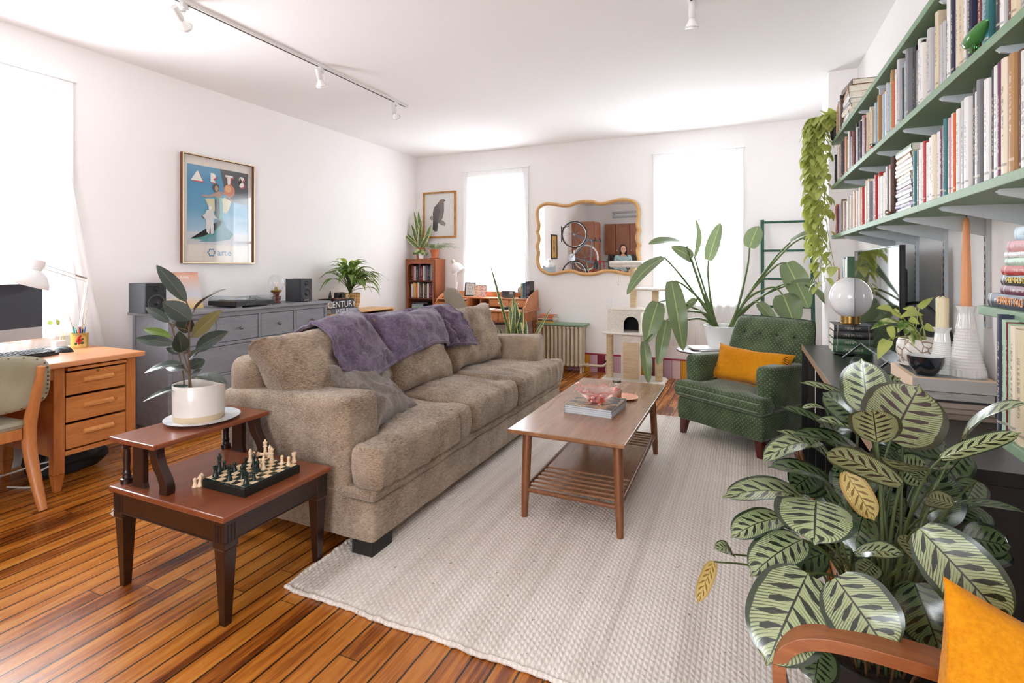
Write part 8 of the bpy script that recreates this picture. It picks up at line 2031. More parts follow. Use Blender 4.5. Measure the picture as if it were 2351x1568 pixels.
# snake plants
def snake(t, u, v):
    av = t.math('ABSOLUTE', v); n_ = t.noise(t.coord('Object', (4, 4, 26)), 5, 3, 0.6, 1.0)
    c = t.ramp(n_, (0.38, rgba((44, 70, 46))), (0.6, rgba((104, 128, 84))))
    return t.mix(t.math('GREATER_THAN', av, 0.70), c, rgba((212, 206, 134)))
M_snk = leafmat('snake_leaf', snake, 0.35, 0.05)
M_ter = mottled('terracotta', (178, 98, 58), (206, 124, 80), 14, 0.75)
Z5 = lambda x, y: (700+x*0.2467, 420+y*0.2467)
def snake_plant(t, base, leaves, f, sc):
    m = MB()
    for k, (tx, ty, wp) in enumerate(leaves):
        e = dep(*Z5(tx, ty), f+0.05*math.sin(k*2)); b = base+Vector((0.02*math.sin(k*1.7)*sc, 0.02*math.cos(k*1.7)*sc, 0)); mid = (b+e)/2
        leaf(m, b, e, wp*0.2467*f/FPX*0.85, face_cam(mid, 0.1)+Vector((0.4*math.sin(k*2.3), 0, 0)), arch=0.03, fold=0.35, shape='strap', nu=16, nv=8, twist=0.3*math.sin(k))
    m.build('foliage', M_snk, t, world=True)
p = dep(*Z5(1035, 690), 7.23); b0 = Vector((p.x, 6.17, qz+0.0005)); fb = -b0.x*_s+b0.y*_c
t = thing('snake_plant', 'striped upright snake plant in a terracotta pot on the corner bookcase', 'plant', b0)
potted(t, b0, 0.050, 0.062, 0.15, M_ter, lip=0.006, lh=0.035)
snake_plant(t, b0+Vector((0, 0, 0.12)), ((1015, 262, 45), (1054, 262, 52), (1085, 345, 46), (990, 380, 50), (1172, 390, 58), (918, 476, 46), (1158, 465, 44), (1150, 548, 40), (950, 470, 40)), fb, 1)
b2 = Vector((on(*Z5(1208, 690), 'Y', 6.17).x, 6.17, qz+0.0005))
t = thing('asparagus_fern', 'feathery fern in a terracotta pot at the right of the corner bookcase top', 'plant', b2)
MB().lathe([(0, 0), (0.06, 0), (0.072, 0.010), (0.07, 0.012), (0, 0.006)], 28, b2).build('saucer', M_ter, t, world=True)
potted(t, b2+Vector((0, 0, 0.0065)), 0.044, 0.062, 0.125, M_ter, lip=0.006, lh=0.035)
m = MB(); rnd = random.Random(6)
for k in range(30):
    a = rnd.uniform(0, 2*PI); L = rnd.uniform(0.10, 0.26); q0 = b2+Vector((0.02*math.cos(a), 0.02*math.sin(a), 0.11)); q2 = q0+Vector((L*math.cos(a)*(1.4 if math.cos(a) > -0.2 else 0.7), 0.6*L*min(0.05, math.sin(a)), 0.08*rnd.random()+0.02))
    pts = bez(q0, (q0+q2)/2+Vector((0, 0, 0.08)), q2, 14); m.tube(pts, 0.0010, 4)
    for p in pts[3:]:
        for _ in range(5):
            d = Vector((rnd.uniform(-1, 1), rnd.uniform(-1, 1), rnd.uniform(-.4, .8)))*0.017; m.tube([p, p+d], [0.0011, 0.0004], 3)
m.build('fronds', pm('fern_green', (126, 150, 92), 0.6), t, world=True)
b3 = Vector((on(*Z5(1085, 690), 'Y', 6.10).x, 6.10, qz+0.0005))
t = thing('variegated_plant', 'small trailing variegated plant in a white pot between the terracotta pots', 'plant', b3)
potted(t, b3, 0.034, 0.042, 0.075, pm('white_planter', (232, 232, 230), 0.4))
def vari(t, u, v): return t.ramp(t.noise(t.coord('Object', (1, 1, 1)), 26, 3, 0.6), (0.42, rgba((74, 106, 52))), (0.50, rgba((136, 160, 84))), (0.60, rgba((222, 222, 172))))
M_var = leafmat('variegated_leaf', vari, 0.35, 0.25)
m = MB()
for k in range(24):
    a = rnd.uniform(0, 2*PI); r_ = rnd.uniform(0.02, 0.10); p = b3+Vector((r_*math.cos(a)*1.25-0.03, min(0.02, 0.6*r_*math.sin(a)), 0.09-0.55*max(0, r_-0.045)+rnd.uniform(0, 0.05))); e = p+Vector((0.03*math.cos(a), -0.02, -0.035)); p.z = max(p.z, qz+0.04); e.z = max(e.z, qz+0.008)
    leaf(m, p, e, 0.042, face_cam(p, 0.3), shape='heart', nu=8, nv=4); m.tube([b3+Vector((0, 0, 0.06)), (b3+p)/2+Vector((0, 0, 0.07)), p], 0.001, 4)
m.build('foliage', M_var, t, world=True)
o = MB().lathe([(0, 0), (0.05, 0), (0.075, 0.006), (0.074, 0.009), (0, 0.004)], 28).build('white_dish', M_cer); tag(o, 'flat white dish at the front of the corner bookcase top', 'dish'); o.location = (b3.x+0.072-0.12, 6.20, qz+0.0005)
bs = Vector((-2.06, 4.72, 0.0)); fb = -bs.x*_s+bs.y*_c
t = thing('snake_plant', 'tall variegated snake plant on the floor behind the far sofa arm', 'plant', bs)
potted(t, bs, 0.10, 0.135, 0.34, pm('grey_floor_pot', (120, 116, 110), 0.6))
snake_plant(t, bs+Vector((0, 0, 0.30)), ((1716, 728, 34), (1938, 1050, 120), (1962, 1070, 60), (2030, 1170, 95), (2062, 1278, 75), (2298, 1150, 34), (1803, 1330, 60), (1882, 1318, 70), (1900, 1120, 90)), fb, 3)
# leafy plant in a woven basket on the pine rack
bb = Vector((-4.105, on(*Z5(430, 1190), 'X', -4.06).y+0.03, kz_+0.0005))
t = thing('basket_plant', 'bushy green leafy plant in a woven basket on the pine rack', 'plant', bb)
def weave():
    tt = NT('woven_straw'); v = tt.coord('Object', (1, 1, 1)); sp = tt.t.nodes.new('ShaderNodeSeparateXYZ'); tt.t.links.new(v, sp.inputs[0])
    an = tt.math('ARCTAN2', sp.outputs[1], sp.outputs[0]); k1 = tt.math('SINE', tt.math('ADD', tt.math('MULTIPLY', an, 14.0), tt.math('MULTIPLY', sp.outputs[2], 190.0))); k2 = tt.math('SINE', tt.math('SUBTRACT', tt.math('MULTIPLY', an, 14.0), tt.math('MULTIPLY', sp.outputs[2], 190.0)))
    h = tt.math('MULTIPLY', k1, k2); tt.set(Base_Color=tt.ramp(h, (0.0, rgba((196, 150, 92))), (0.5, rgba((216, 176, 118))), (1.0, rgba((228, 196, 144)))), Roughness=0.7); tt.bump(h, 0.8, 0.006); return tt.m
MB().lathe([(0, 0), (0.07, 0), (0.098, 0.04), (0.112, 0.09), (0.115, 0.15), (0.118, 0.20), (0.11, 0.20), (0.10, 0.14)], 40, bb, capt=False).build('basket', weave(), t, world=True)
MB().lathe([(0.106, 0.17), (0, 0.175)], 24, bb, capb=False, capt=False).build('soil', M_soil, t, world=True)
M_lil = leafmat('glossy_leaf', lambda t, u, v: t.mix(t.math('LESS_THAN', t.math('ABSOLUTE', v), 0.06), t.mix(t.noise(t.coord('Object'), 10, 2), rgba((70, 106, 44)), rgba((122, 152, 72))), rgba((166, 186, 104))), 0.28, 0.25, (170, 200, 80))
M_lily = leafmat('young_glossy_leaf', lambda t, u, v: t.mix(t.math('LESS_THAN', t.math('ABSOLUTE', v), 0.06), rgba((164, 186, 84)), rgba((190, 206, 110))), 0.3, 0.35, (210, 220, 90))
m, m2, sm_ = MB(), MB(), MB(); rnd = random.Random(44)
for k in range(72):
    a = k*2.399; el = rnd.uniform(0.25, 1.25) if k > 8 else rnd.uniform(1.2, 1.5); L = rnd.uniform(0.22, 0.38); out = Vector((math.cos(a)*(0.75 if math.cos(a) < 0 else 1.0), math.sin(a), 0))
    if bb.x+out.x*(L+0.12)*math.cos(el) < LX+0.04: out.x = abs(out.x)*0.6
    q = bb+Vector((0, 0, 0.19+0.12*rnd.random()))+out*0.02; b = q+out*0.14*math.cos(el)+Vector((0, 0, 0.22*math.sin(el)))
    e = b+out*L*(0.5+0.4*math.cos(el))+Vector((0, 0, L*(0.8*math.sin(el)-0.60)))
    b.x = max(b.x, LX+0.05); e.x = max(e.x, LX+0.06)
    leaf(m2 if (k < 9) else m, b, e, rnd.uniform(0.05, 0.08), Vector((0, 0, 1))+out*0.6, arch=0.22, fold=0.25, shape='lance', nu=12, nv=6, wave=0.03, seed=k)
    sm_.tube(bez(bb+Vector((0, 0, 0.165)), q+Vector((0, 0, 0.06)), b, 6), 0.003, 5)
m.build('foliage', M_lil, t, world=True); m2.build('young_foliage', M_lily, t, world=True); sm_.build('stems', M_stem, t, world=True)

# trailing pothos at the far end of the top shelf
pt_ = Vector((0.56, 4.085, SZ['top']+0.0005))
t = thing('trailing_pothos', 'lime trailing pothos hanging from the far end of the green shelves', 'plant', pt_)
potted(t, pt_, 0.040, 0.054, 0.11, pm('dark_planter', (40, 42, 40), 0.6))
M_pot = leafmat('lime_heart_leaf', lambda t, u, v: t.mix(t.math('LESS_THAN', t.math('ABSOLUTE', v), 0.04), t.mix(t.noise(t.coord('Object'), 9, 2), rgba((146, 166, 74)), rgba((222, 226, 142))), rgba((216, 222, 150))), 0.35, 0.35, (214, 222, 100))
m, sm_ = MB(), MB(); rnd = random.Random(17)
for k in range(13):
    x = pt_.x-0.075-0.085*rnd.random()-0.0; y = pt_.y+rnd.uniform(-0.02, 0.16); Lv = rnd.uniform(0.45, 1.0) if k > 2 else 1.12-0.06*k
    top_ = pt_+Vector((-0.02, 0, 0.12)); ov = Vector((x, y, pt_.z+0.08+0.05*rnd.random()))
    pts = catmull([top_, ov+Vector((0.02, 0, 0.05)), ov, Vector((x-0.01, y+0.01, ov.z-Lv*0.35)), Vector((x+0.015*math.sin(k), y, ov.z-Lv*0.7)), Vector((x+0.03*math.sin(k*2)+0.02, y-0.02, ov.z-Lv))], 7)
    sm_.tube(pts, 0.0018, 5)
    for i, p in enumerate(pts[3:]):
        for _ in range(2 if i < 22 else 1):
            a = rnd.uniform(PI*0.6, PI*1.9); d = Vector((math.cos(a), 0.7*math.sin(a), 0)); b = p+d*0.02; s_ = rnd.uniform(0.045, 0.085)
            leaf(m, b, b+d*s_*0.55+Vector((0, 0, -s_*0.85)), s_*0.85, d+Vector((0, 0, 0.4)), arch=0.08, fold=0.15, shape='heart', nu=9, nv=6)
for k in range(26):
    a = rnd.uniform(PI*0.5, PI*1.8); b = pt_+Vector((0.05*math.cos(a), 0.05*math.sin(a), 0.11+0.05*rnd.random())); d = Vector((math.cos(a), math.sin(a), 0))
    leaf(m, b, b+d*0.06+Vector((0, 0, rnd.uniform(-0.04, 0.06))), 0.06, Vector((0, 0, 1))+d, shape='heart', nu=9, nv=6)
m.build('foliage', M_pot, t, world=True); sm_.build('vines', pm('vine_green', (150, 160, 80), 0.5), t, world=True)

# small pothos in a carved white pot beside the candles
bq = Vector((0.63, 2.555, zt)); kq = (-bq.x*_s+bq.y*_c)/FPX
t = thing('small_pothos', 'small green and cream pothos in a carved white pot by the television', 'plant', bq)
MB().lathe([(0, 0), (0.055, 0), (0.075, 0.010), (0.076, 0.014), (0.05, 0.009), (0, 0.008)], 36, bq).build('saucer', M_milk, t, world=True)
def carved():
    tt = NT('carved_white_glaze'); v = tt.n('ShaderNodeTexVoronoi', feature='DISTANCE_TO_EDGE', i_Vector=tt.coord('Object', (1, 1, 0.8)), i_Scale=26.0)
    f = tt.math('LESS_THAN', v.outputs[0], 0.045); tt.set(Base_Color=tt.mix(f, rgba((226, 220, 212)), rgba((150, 128, 110))), Roughness=0.3); tt.bump(v.outputs[0], 0.5, 0.01); return tt.m
MB().lathe([(0, 0.009), (0.058, 0.009), (0.074, 0.03), (0.080, 0.06), (0.078, 0.09), (0.070, 0.112), (0.064, 0.110), (0.066, 0.08)], 40, bq, capt=False).build('pot', carved(), t, world=True)
MB().lathe([(0.068, 0.09), (0, 0.093)], 24, bq, capb=False, capt=False).build('soil', M_soil, t, world=True)
Z9 = lambda x, y: (1820+x*0.2679, 480+y*0.2679); fq = -bq.x*_s+bq.y*_c
m, m2, sm_ = MB(), MB(), MB()
for k, (bx, by, tx, ty, wp, vz, dd) in enumerate(((860, 868, 718, 850, 85, 0, -.04), (1090, 890, 915, 930, 75, 0, -.06), (1060, 870, 940, 855, 60, 0, .02), (850, 950, 668, 1032, 60, 1, -.06), (815, 1122, 728, 1290, 82, 0, -.07), (1085, 850, 1205, 756, 50, 0, .03), (1130, 1000, 1215, 1052, 62, 0, -.02), (830, 1005, 862, 1122, 55, 0, .03), (900, 960, 800, 980, 55, 1, -.05), (960, 960, 900, 1060, 60, 1, -.07), (1000, 940, 1085, 985, 55, 0, -.03), (930, 920, 850, 900, 55, 0, .0), (1000, 1010, 960, 1090, 55, 1, -.08), (880, 900, 880, 850, 50, 0, .04), (940, 1000, 1040, 1040, 50, 1, -.06), (1010, 1080, 1040, 1180, 36, 1, -.08))):
    b = dep(*Z9(bx, by), fq+dd*0.5); e = dep(*Z9(tx, ty), fq+dd)
    leaf(m2 if vz else m, b, e, wp*0.2679*fq/FPX*1.15, face_cam(b, 0.7), arch=0.06, fold=0.15, shape='heart', nu=10, nv=6)
    r0 = bq+Vector((0.02*math.sin(k), 0.02*math.cos(k), 0.09)); sm_.tube(bez(r0, (r0+b)/2+Vector((0, 0, 0.04)), b, 7), 0.002, 5)
m.build('foliage', M_pot, t, world=True); m2.build('variegated_foliage', M_var, t, world=True); sm_.build('stems', pm('vine_green', (150, 160, 80), 0.5), t, world=True)

# ------------------------------------------------------------------ bentwood easy chair and ochre cushion in the near right corner
M_bent = wood('bent_walnut_veneer', (132, 74, 42), (166, 102, 62), (1.2, 12, 12), 3, 0.3, 0.3)
t = thing('easy_chair', 'bentwood easy chair with cream cushion in the near right corner', 'chair', (0.35, 0.86, 0))
def strip(m, pts, y0, y1, th):
    n_ = len(pts); vs = []; fs = []
    for i, p in enumerate(pts):
        d = (pts[min(i+1, n_-1)]-pts[max(i-1, 0)]).normalized(); nr = Vector((-d.z, 0, d.x))
        for s, y in ((-1, y0), (-1, y1), (1, y1), (1, y0)): q = p+nr*s*th/2; vs.append((q.x, y, q.z))
    for i in range(n_-1):
        for k in range(4): fs.append((i*4+k, i*4+(k+1) % 4, (i+1)*4+(k+1) % 4, (i+1)*4+k))
    fs += [(3, 2, 1, 0), tuple((n_-1)*4+k for k in range(4))]
    return m.add(vs, fs, 0, True)
for y0 in (1.135, 0.50):
    pth = catmull([(0.90, 0, 0.50), (0.70, 0, 0.545), (0.42, 0, 0.578), (0.22, 0, 0.592), (0.125, 0, 0.588), (0.075, 0, 0.562), (0.058, 0, 0.515), (0.075, 0, 0.42), (0.13, 0, 0.16), (0.16, 0, 0.05), (0.21, 0, 0.013), (0.30, 0, 0.012), (0.90, 0, 0.012)], 8)
    strip(MB(), pth, y0, y0+0.065, 0.024).build('arm_frame', M_bent, t, bev=0.004, world=True, angle=50)
for s, y0 in enumerate((1.09, 0.565)):
    pth = catmull([(-0.03, 0, 0.375), (0.15, 0, 0.36), (0.42, 0, 0.30), (0.55, 0, 0.31), (0.66, 0, 0.45), (0.76, 0, 0.72), (0.84, 0, 0.98)], 8)
    strip(MB(), pth, y0, y0+0.045, 0.022).build('seat_frame', M_bent, t, bev=0.004, world=True, angle=50)
for x, z in ((0.07, 0.345), (0.50, 0.29), (0.82, 0.88)): MB().box(x-0.02, x+0.02, 0.61, 1.09, z-0.01, z+0.008).build('cross_slat', M_bent, t, bev=0.003, world=True)
M_cream = fabric('cream_canvas', (222, 208, 188), (238, 228, 212), (1, 1, 1), 120, 4, 0.1, sheen=0.0)
m = MB(); cushion(m, [(-0.055, 0.56), (0.52, 0.56), (0.52, 1.132), (-0.055, 1.132)], 0.418, 0.478, edge=0.028, crown=0.012, r=0.05, wob=0.004, seed=91); m.build('seat_cushion', M_cream, t, world=True)
m = MB(); pillow(m, 0.56, 0.72, 0.09, frame((0.70, 0.845, 0.76), (0, -1, 0), Vector((0.30, 0, 0.95))) @ Matrix.Rotation(-PI/2, 4, 'X'), seed=92, wob=0.004, pw=0.3, pinch=0.02); m.build('back_cushion', M_cream, t, world=True)
Rv = Vector((_c, _s, 0)); Fv = Vector((-_s, _c, 0)); U_ = Vector((0, 0, 1))*0.94+Fv*0.34
e2 = Rv*0.925-U_*0.381; e1 = -Rv*0.381-U_*0.925
tip = dep(2186, 1356, 0.85); S_ = 0.45
cc = tip+(e1+e2)*S_*0.485
t = thing('throw_pillow', 'ochre throw pillow on the bentwood easy chair', 'pillow', cc)
zq = -e1.normalized(); xq = (e2-zq*e2.dot(zq)).normalized(); yq = zq.cross(xq); Mx = Matrix((xq, yq, zq)).transposed().to_4x4()
m = MB(); pillow(m, S_, S_, 0.15, Mx, seed=95, wob=0.014, n=44, pw=0.5, pinch=0.12, wscale=5, crease=0.006, ex=3.0); m.build('cover', M_och, t)
# ------------------------------------------------------------------ kitchen corner and bicycles behind the camera, seen in the mirror
M_cab = wood('brown_cabinet', (142, 86, 58), (162, 104, 74), (9, 9, 1.3), 2, 0.45)
def cabinet(name, label, x0, x1, y0, y1, z0, z1, doors, face):
    t = thing(name, label, 'cabinet', ((x0+x1)/2, (y0+y1)/2, z0)); MB().box(x0, x1, y0, y1, z0, z1).build('body', M_cab, t, bev=0.003, world=True)
    for a, b, c, d in doors:
        m = MB()
        if face == 'x': q = lambda a, b, c, d, e, f: m.box(x1+e, x1+f, a, b, c, d)
        else: q = lambda a, b, c, d, e, f: m.box(a, b, y1+e, y1+f, c, d)
        s_ = 0.055; q(a, b, c, d, 0.0005, 0.010); q(a, a+s_, c, d, 0.010, 0.018); q(b-s_, b, c, d, 0.010, 0.018); q(a+s_, b-s_, c, c+s_, 0.010, 0.018); q(a+s_, b-s_, d-s_, d, 0.010, 0.018)
        o = m.build('door', M_cab, t, bev=0.002, world=True)
        kp = (x1+0.028, a+0.03, c+0.1) if face == 'x' else (a+0.03, y1+0.028, c+0.1)
        k_ = MB().ball(kp, 0.014, 12, 8).build('knob', M_cer, o); k_.matrix_local = Matrix.Translation(-Vector(t.location))
cabinet('tall_cabinet', 'tall brown cabinet by the bicycles, seen in the mirror', LX+0.002, -3.70, -1.70, -1.05, 0.0, 2.30, [(-1.68, -1.07, 1.45, 2.26), (-1.68, -1.07, 0.1, 1.40)], 'x')
cabinet('wall_cabinet', 'brown kitchen wall cabinet, the left one seen in the mirror', -3.70, -3.40, NY+0.002, -2.24, 1.40, 2.28, [(-3.69, -3.41, 1.42, 2.26)], 'y')
for k in range(3): cabinet('wall_cabinet', 'brown kitchen wall cabinet, %s of the row right of the left one' % ('first', 'middle', 'last')[k], -3.395+k*0.40, -3.0+k*0.40, NY+0.002, -2.27, 1.40, 2.28, [(-3.385+k*0.40, -3.01+k*0.40, 1.42, 2.26)], 'y')
for k in range(4): cabinet('base_cabinet', 'brown kitchen base cabinet under the counter, %sfrom the tall cabinet' % (ORD[k] if k else 'first '), -3.69+k*0.46, -3.235+k*0.46, NY+0.002, -1.99, 0.0, 0.90, [(-3.68+k*0.46, -3.245+k*0.46, 0.12, 0.86)], 'y')
t = thing('countertop', 'pale green kitchen countertop seen in the mirror', 'countertop', (-2.78, -2.29, 0.901)); MB().box(-0.92, 0.93, -0.305, 0.32, 0, 0.035).build('slab', pm('pale_green_laminate', (150, 178, 166), 0.35), t, bev=0.004)
t = thing('backsplash', 'grey stone backsplash between counter and wall cabinets', 'backsplash', (-2.78, NY+0.001, 0.94)); MB().box(-0.92, 0.93, 0.0, 0.008, 0, 0.455).build('panel', mottled('grey_backsplash', (84, 84, 82), (126, 124, 120), 14, 0.4), t)
t = thing('wall_rail', 'pale pipe rail along the wall above the kitchen cabinets', 'rail', (-2.8, NY, 2.5))
for z in (0.0, 0.12): MB().tube([(-0.75, 0.06, z), (0.75, 0.06, z)], 0.03, 12).build('pipe', M_brk, t)
for x in (-0.7, 0.7): MB().box(x-0.01, x+0.01, 0.0, 0.05, -0.03, 0.15).build('holder', M_brk, t)
t = thing('utensil_crock', 'crock of dark cooking utensils on the kitchen counter', 'utensil holder', (-2.30, -2.30, 0.9365)); MB().lathe([(0, 0), (0.055, 0), (0.06, 0.15), (0.055, 0.15), (0.05, 0.01), (0, 0.01)], 20).build('crock', M_radi, t)
for k in range(5):
    a = k*1.26; o = MB().tube([(0, 0, 0), (0.05*math.cos(a), 0.05*math.sin(a), 0.22)], 0.005, 6).ball((0.062*math.cos(a), 0.062*math.sin(a), 0.27), (0.03, 0.012, 0.045), 10, 8).build('cooking_utensil', M_kb); tag(o, 'dark cooking utensil standing in the counter crock', 'utensil', 'utensils in the crock'); o.location = (-2.30+0.02*math.cos(a), -2.30+0.02*math.sin(a), 0.955)
for k, (x, c, h, lb_) in enumerate(((-3.30, (230, 232, 232), 0.27, 'white paper towel roll standing on the kitchen counter'), (-3.15, (186, 150, 70), 0.2, 'amber jar on the kitchen counter beside the paper roll'))):
    t = thing(('paper_roll', 'amber_jar')[k], lb_, ('paper roll', 'jar')[k], (x, -2.25, 0.9365)); MB().lathe([(0, 0), (0.06, 0), (0.06, h), (0, h)], 20).build('body', pm('counter_item_%d' % k, c, 0.5), t); MB().lathe([(0, h), (0.02, h), (0.02, h+0.02), (0, h+0.02)], 14).build('cap', M_wal2, t)
# picture on the left wall
Mk = frame((LX+0.002, 0.40, 1.62), (0, 1, 0), (0, 0, 1)); t, Mi = framed('framed_picture', 'dark framed ochre picture with a black figure, seen in the mirror', 'picture', Mk, 0.22, 0.30, 0.02, 0.035, M_blk, pm('ochre_panel', (204, 158, 76), 0.6), None, glass=False)
ik = Ink(t, Mi); ik.poly('figure_shape', [(0.0, 0.19), (0.05, 0.13), (0.02, 0.05), (0.06, -0.02), (0.03, -0.14), (-0.03, -0.14), (-0.06, -0.02), (-0.02, 0.03), (-0.05, 0.12)], IE['dark'])
# bicycles
M_tyre = pm('black_tyre', (28, 28, 30), 0.7); M_rim = pm('alloy_rim', (170, 172, 176), 0.3, 0.9)
def bike(label, loc, rot, col, tyre):
    t = thing('bicycle', label, 'bicycle', loc, rot=rot); M_f = pm('bike_frame_%d' % col[0], col, 0.35)
    wc = ((0, 0), (1.0, 0)); r_ = 0.325
    for wx, wz in wc:
        c36 = [2*PI*k/40 for k in range(40)]
        w_ = MB().tube([(wx+r_*math.cos(a), 0, wz+r_*math.sin(a)) for a in c36], 0.015, 8, closed=True).build('tyre', tyre, t)
        MB().tube([(wx+(r_-0.02)*math.cos(a), 0, wz+(r_-0.02)*math.sin(a)) for a in c36], 0.008, 6, closed=True).build('rim', M_rim, t)
        m = MB().cyl((wx, -0.04, wz), (wx, 0.04, wz), 0.02, 0.02)
        for k in range(28): a = 2*PI*k/28; m.tube([(wx, 0.03*(-1)**k, wz), (wx+(r_-0.02)*math.cos(a+0.3*(-1)**(k//2)), 0, wz+(r_-0.02)*math.sin(a+0.3*(-1)**(k//2)))], 0.0016, 4)
        m.build('spokes', M_rim, t)
    bb_, hd, hd2, st_ = (0.42, 0, -0.05), (0.86, 0, 0.36), (0.84, 0, 0.46), (0.30, 0, 0.42)
    m = MB().tube([bb_, hd], 0.017, 10).tube([st_, hd2], 0.015, 10).tube([bb_, (0.27, 0, 0.50)], 0.016, 10).tube([hd, hd2], 0.019, 10)
    for s in (-0.05, 0.05): m.tube([(0, s, 0), bb_], 0.009, 8).tube([(0, s, 0), st_], 0.008, 8)
    m.build('frame', M_f, t)
    m = MB()
    for s in (-0.045, 0.045): m.tube([(1.0, s, 0), (0.90, s*0.8, 0.26), hd], 0.010, 8)
    m.build('fork', M_f, t)
    MB().tube(catmull([(0.80, -0.22, 0.62), (0.90, -0.21, 0.60), (0.84, -0.16, 0.60), (0.82, 0, 0.60), (0.84, 0.16, 0.60), (0.90, 0.21, 0.60), (0.80, 0.22, 0.62)], 5), 0.013, 8).cyl(hd2, (0.82, 0, 0.60), 0.012).build('handlebar', M_kb, t)
    MB().tube([(0.14, 0, 0.55), (0.24, 0, 0.57), (0.38, 0, 0.56)], [0.075, 0.055, 0.018], 12).cyl((0.27, 0, 0.49), (0.26, 0, 0.56), 0.012).build('saddle', M_kb, t)
    m = MB().lathe([(0, -0.004), (0.095, -0.004), (0.095, 0.004), (0, 0.004)], 28, M=Matrix.Translation((0.42, -0.06, -0.05)) @ Matrix.Rotation(PI/2, 4, 'X'))
    for s, a in ((-1, 0.6), (1, 0.6+PI)):
        e = (0.42+0.17*math.cos(a), s*0.09, -0.05+0.17*math.sin(a)); m.tube([(0.42, s*0.07, -0.05), e], 0.009, 8).cbox((e[0], e[1]+s*0.05, e[2]), (0.09, 0.08, 0.02))
    m.build('crankset', M_rim, t)
bike('blue-grey bicycle hung upright on the wall by its front wheel, seen in the mirror', (-3.98, -0.20, 0.93), (0, R(-90), PI), (84, 104, 122), M_tyre)
bike('red bicycle with cream tyres standing on end behind the hung one', (-3.70, -0.64, 0.345), (0, R(-84), PI), (178, 36, 44), pm('cream_tyre', (214, 208, 190), 0.7))
t = thing('bike_hook', 'black wall hook holding the hung bicycle wheel', 'hook', (LX, -0.20, 1.95)); MB().box(0, 0.01, -0.03, 0.03, -0.2, 0.2).build('wall_plate', M_kb, t); MB().tube([(0.005, 0, 0.15), (0.20, 0, 0.2), (0.21, 0, 0.24)], 0.01, 8).build('hook_arm', M_kb, t)

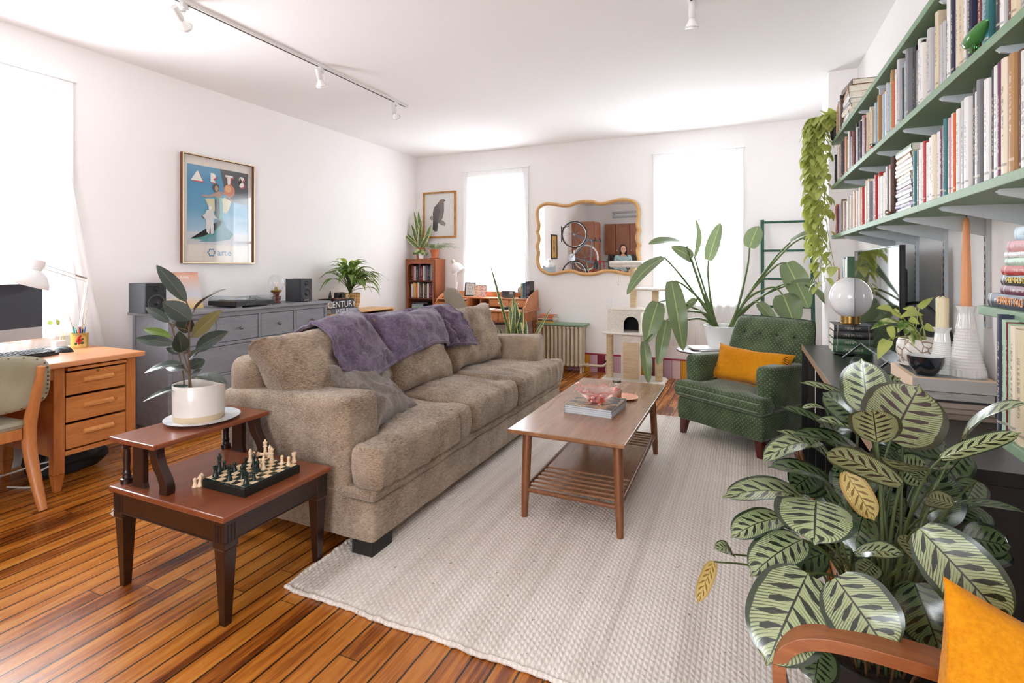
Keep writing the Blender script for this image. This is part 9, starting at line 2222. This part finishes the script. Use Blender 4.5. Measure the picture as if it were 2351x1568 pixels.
# the woman at the counter, seen in the mirror
def person():
    P0 = Vector((-2.93, -1.05, 0)); t = thing('person', 'dark-haired woman in a pale blue-green sweater, seen in the mirror', 'person', P0, R(180-25))
    def skin(name, pts, edges, rad, mat, sub=2):
        me = bpy.data.meshes.new(name); me.from_pydata(pts, edges, []); me.materials.append(mat); o = bpy.data.objects.new(name, me); COL.objects.link(o); o.parent = t
        sk = o.modifiers.new('skin', 'SKIN'); sk.use_smooth_shade = True
        for v, r_ in zip(me.skin_vertices[0].data, rad): v.radius = r_ if isinstance(r_, tuple) else (r_, r_)
        me.skin_vertices[0].data[0].use_root = True
        s_ = o.modifiers.new('sub', 'SUBSURF'); s_.levels = sub; s_.render_levels = sub; return o
    M_sk = pm('skin_tone', (204, 156, 130), 0.5, Subsurface_Weight=0.15); M_hair = pm('dark_hair', (34, 26, 24), 0.45); M_sw = fabric('blue_green_knit', (136, 166, 170), (168, 194, 196), (1, 1, 1), 90, 5, 0.4); M_je = pm('dark_jeans', (42, 48, 62), 0.8)
    # figure faces local -y
    pts = [(0, 0, 0.92), (0, 0, 1.05), (0, 0.005, 1.20), (0, 0.01, 1.32), (0, 0.0, 1.40), (0, -0.012, 1.445), (-0.085, 0, 0.88), (-0.09, -0.01, 0.50), (-0.09, 0.02, 0.10), (-0.095, -0.10, 0.035), (0.085, 0, 0.88), (0.09, -0.01, 0.50), (0.09, 0.02, 0.10), (0.095, -0.10, 0.035), (-0.16, 0.01, 1.34), (-0.215, 0.03, 1.08), (-0.15, -0.16, 0.99), (-0.12, -0.21, 0.99), (0.16, 0.01, 1.34), (0.215, 0.03, 1.08), (0.15, -0.17, 1.0), (0.12, -0.22, 1.0)]
    ed = [(0, 1), (1, 2), (2, 3), (3, 4), (4, 5), (0, 6), (6, 7), (7, 8), (8, 9), (0, 10), (10, 11), (11, 12), (12, 13), (3, 14), (14, 15), (15, 16), (16, 17), (3, 18), (18, 19), (19, 20), (20, 21)]
    rad = [(0.15, 0.11), (0.125, 0.09), (0.14, 0.1), (0.13, 0.085), 0.052, 0.048, 0.085, 0.055, 0.036, 0.03, 0.085, 0.055, 0.036, 0.03, 0.055, 0.042, 0.028, 0.026, 0.055, 0.042, 0.028, 0.026]
    skin('body', pts, ed, rad, M_sk)
    top = [0, 1, 2, 3, 14, 15, 16, 18, 19, 20]; ix = {k: i for i, k in enumerate(top)}
    skin('sweater', [pts[k] for k in top], [(ix[a], ix[b]) for a, b in ed if a in ix and b in ix], [tuple((q+0.022) for q in (r_ if isinstance(r_, tuple) else (r_, r_))) for r_ in (rad[k] for k in top)], M_sw)
    lo = [0, 6, 7, 8, 10, 11, 12]; ix = {k: i for i, k in enumerate(lo)}
    skin('trousers', [pts[k] for k in lo], [(ix[a], ix[b]) for a, b in ed if a in ix and b in ix], [tuple((q+0.012) for q in (r_ if isinstance(r_, tuple) else (r_, r_))) for r_ in (rad[k] for k in lo)], M_je)
    for s, wr in ((-1, (-0.12, -0.21, 0.99)), (1, (0.12, -0.22, 1.0))):
        w_ = Vector(wr); hp_ = [w_+Vector((s*0.01, 0.02, 0)), w_+Vector((-s*0.01, -0.03, -0.004)), w_+Vector((-s*0.022, -0.06, -0.008))]; he = [(0, 1), (1, 2)]; hr = [0.024, 0.030, 0.028]
        for f in range(4):
            b0 = len(hp_); off = Vector((-s*0.02+s*0.0, -0.066, -0.026+f*0.013)); l_ = (0.058, 0.07, 0.074, 0.066)[f]
            hp_ += [w_+off, w_+off+Vector((-s*0.012, -l_*0.55, -0.006)), w_+off+Vector((-s*0.03, -l_*0.9, -0.012))]; he += [(2, b0), (b0, b0+1), (b0+1, b0+2)]; hr += [0.009, 0.0085, 0.0075]
        b0 = len(hp_); hp_ += [w_+Vector((-s*0.03, -0.03, 0.026)), w_+Vector((-s*0.042, -0.065, 0.036))]; he += [(1, b0), (b0, b0+1)]; hr += [0.011, 0.009]
        skin('hand', hp_, he, hr, M_sk)
    hc = Vector((0, -0.03, 1.535))
    def hf(u, v):
        a = 2*PI*u; b = PI*v-PI/2; x = 0.074*math.cos(a)*math.cos(b); y = 0.092*math.sin(a)*math.cos(b); z = 0.112*math.sin(b)
        if z < 0: x *= 1+z*2.6; y = y*(1+z*1.2)-0.0
        if y < -0.06: y = -0.06+(y+0.06)*0.55
        if y < -0.03: y += -0.012*math.exp(-((x/0.012)**2+((z+0.012)/0.022)**2))+0.007*(math.exp(-(((abs(x)-0.03)/0.014)**2+((z-0.012)/0.012)**2)))
        return hc+Vector((x, y, z))
    MB().grid(hf, 40, 28).build('head', M_sk, t)
    for s in (-1, 1):
        MB().ball(hc+Vector((s*0.029, -0.070, 0.012)), (0.011, 0.006, 0.006), 12, 8).build('eye', M_kb, t); MB().ball(hc+Vector((s*0.076, 0.005, 0.0)), (0.008, 0.016, 0.026), 10, 8).build('ear', M_sk, t)
        MB().tube([hc+Vector((s*0.017, -0.079, 0.030)), hc+Vector((s*0.042, -0.070, 0.031))], 0.003, 6).build('eyebrow', M_hair, t)
    MB().ball(hc+Vector((0, -0.080, -0.045)), (0.020, 0.006, 0.006), 12, 8).build('mouth', pm('lip_tone', (170, 92, 84), 0.4), t)
    def hair(u, v):
        a = PI*(0.02+0.96*u)*1.0; a = -0.35+u*(PI+0.7); L = 0.30*v
        if v < 0.4:
            b = PI/2*(1-v/0.4); x, y, z = 0.088*math.cos(a)*math.cos(b), 0.100*math.sin(a)*math.cos(b)+0.005, 0.122*math.sin(b)
        else:
            q = (v-0.4)/0.6; x, y, z = (0.088+0.012*q)*math.cos(a), (0.100-0.01*q)*math.sin(a)+0.005, -0.24*q
        return hc+Vector((x, y, z+0.012))+Vector((0.004*math.sin(a*16), 0.004*math.cos(a*19), 0))
    MB().grid(hair, 60, 24).build('hair', M_hair, t, solid=0.012)
person()
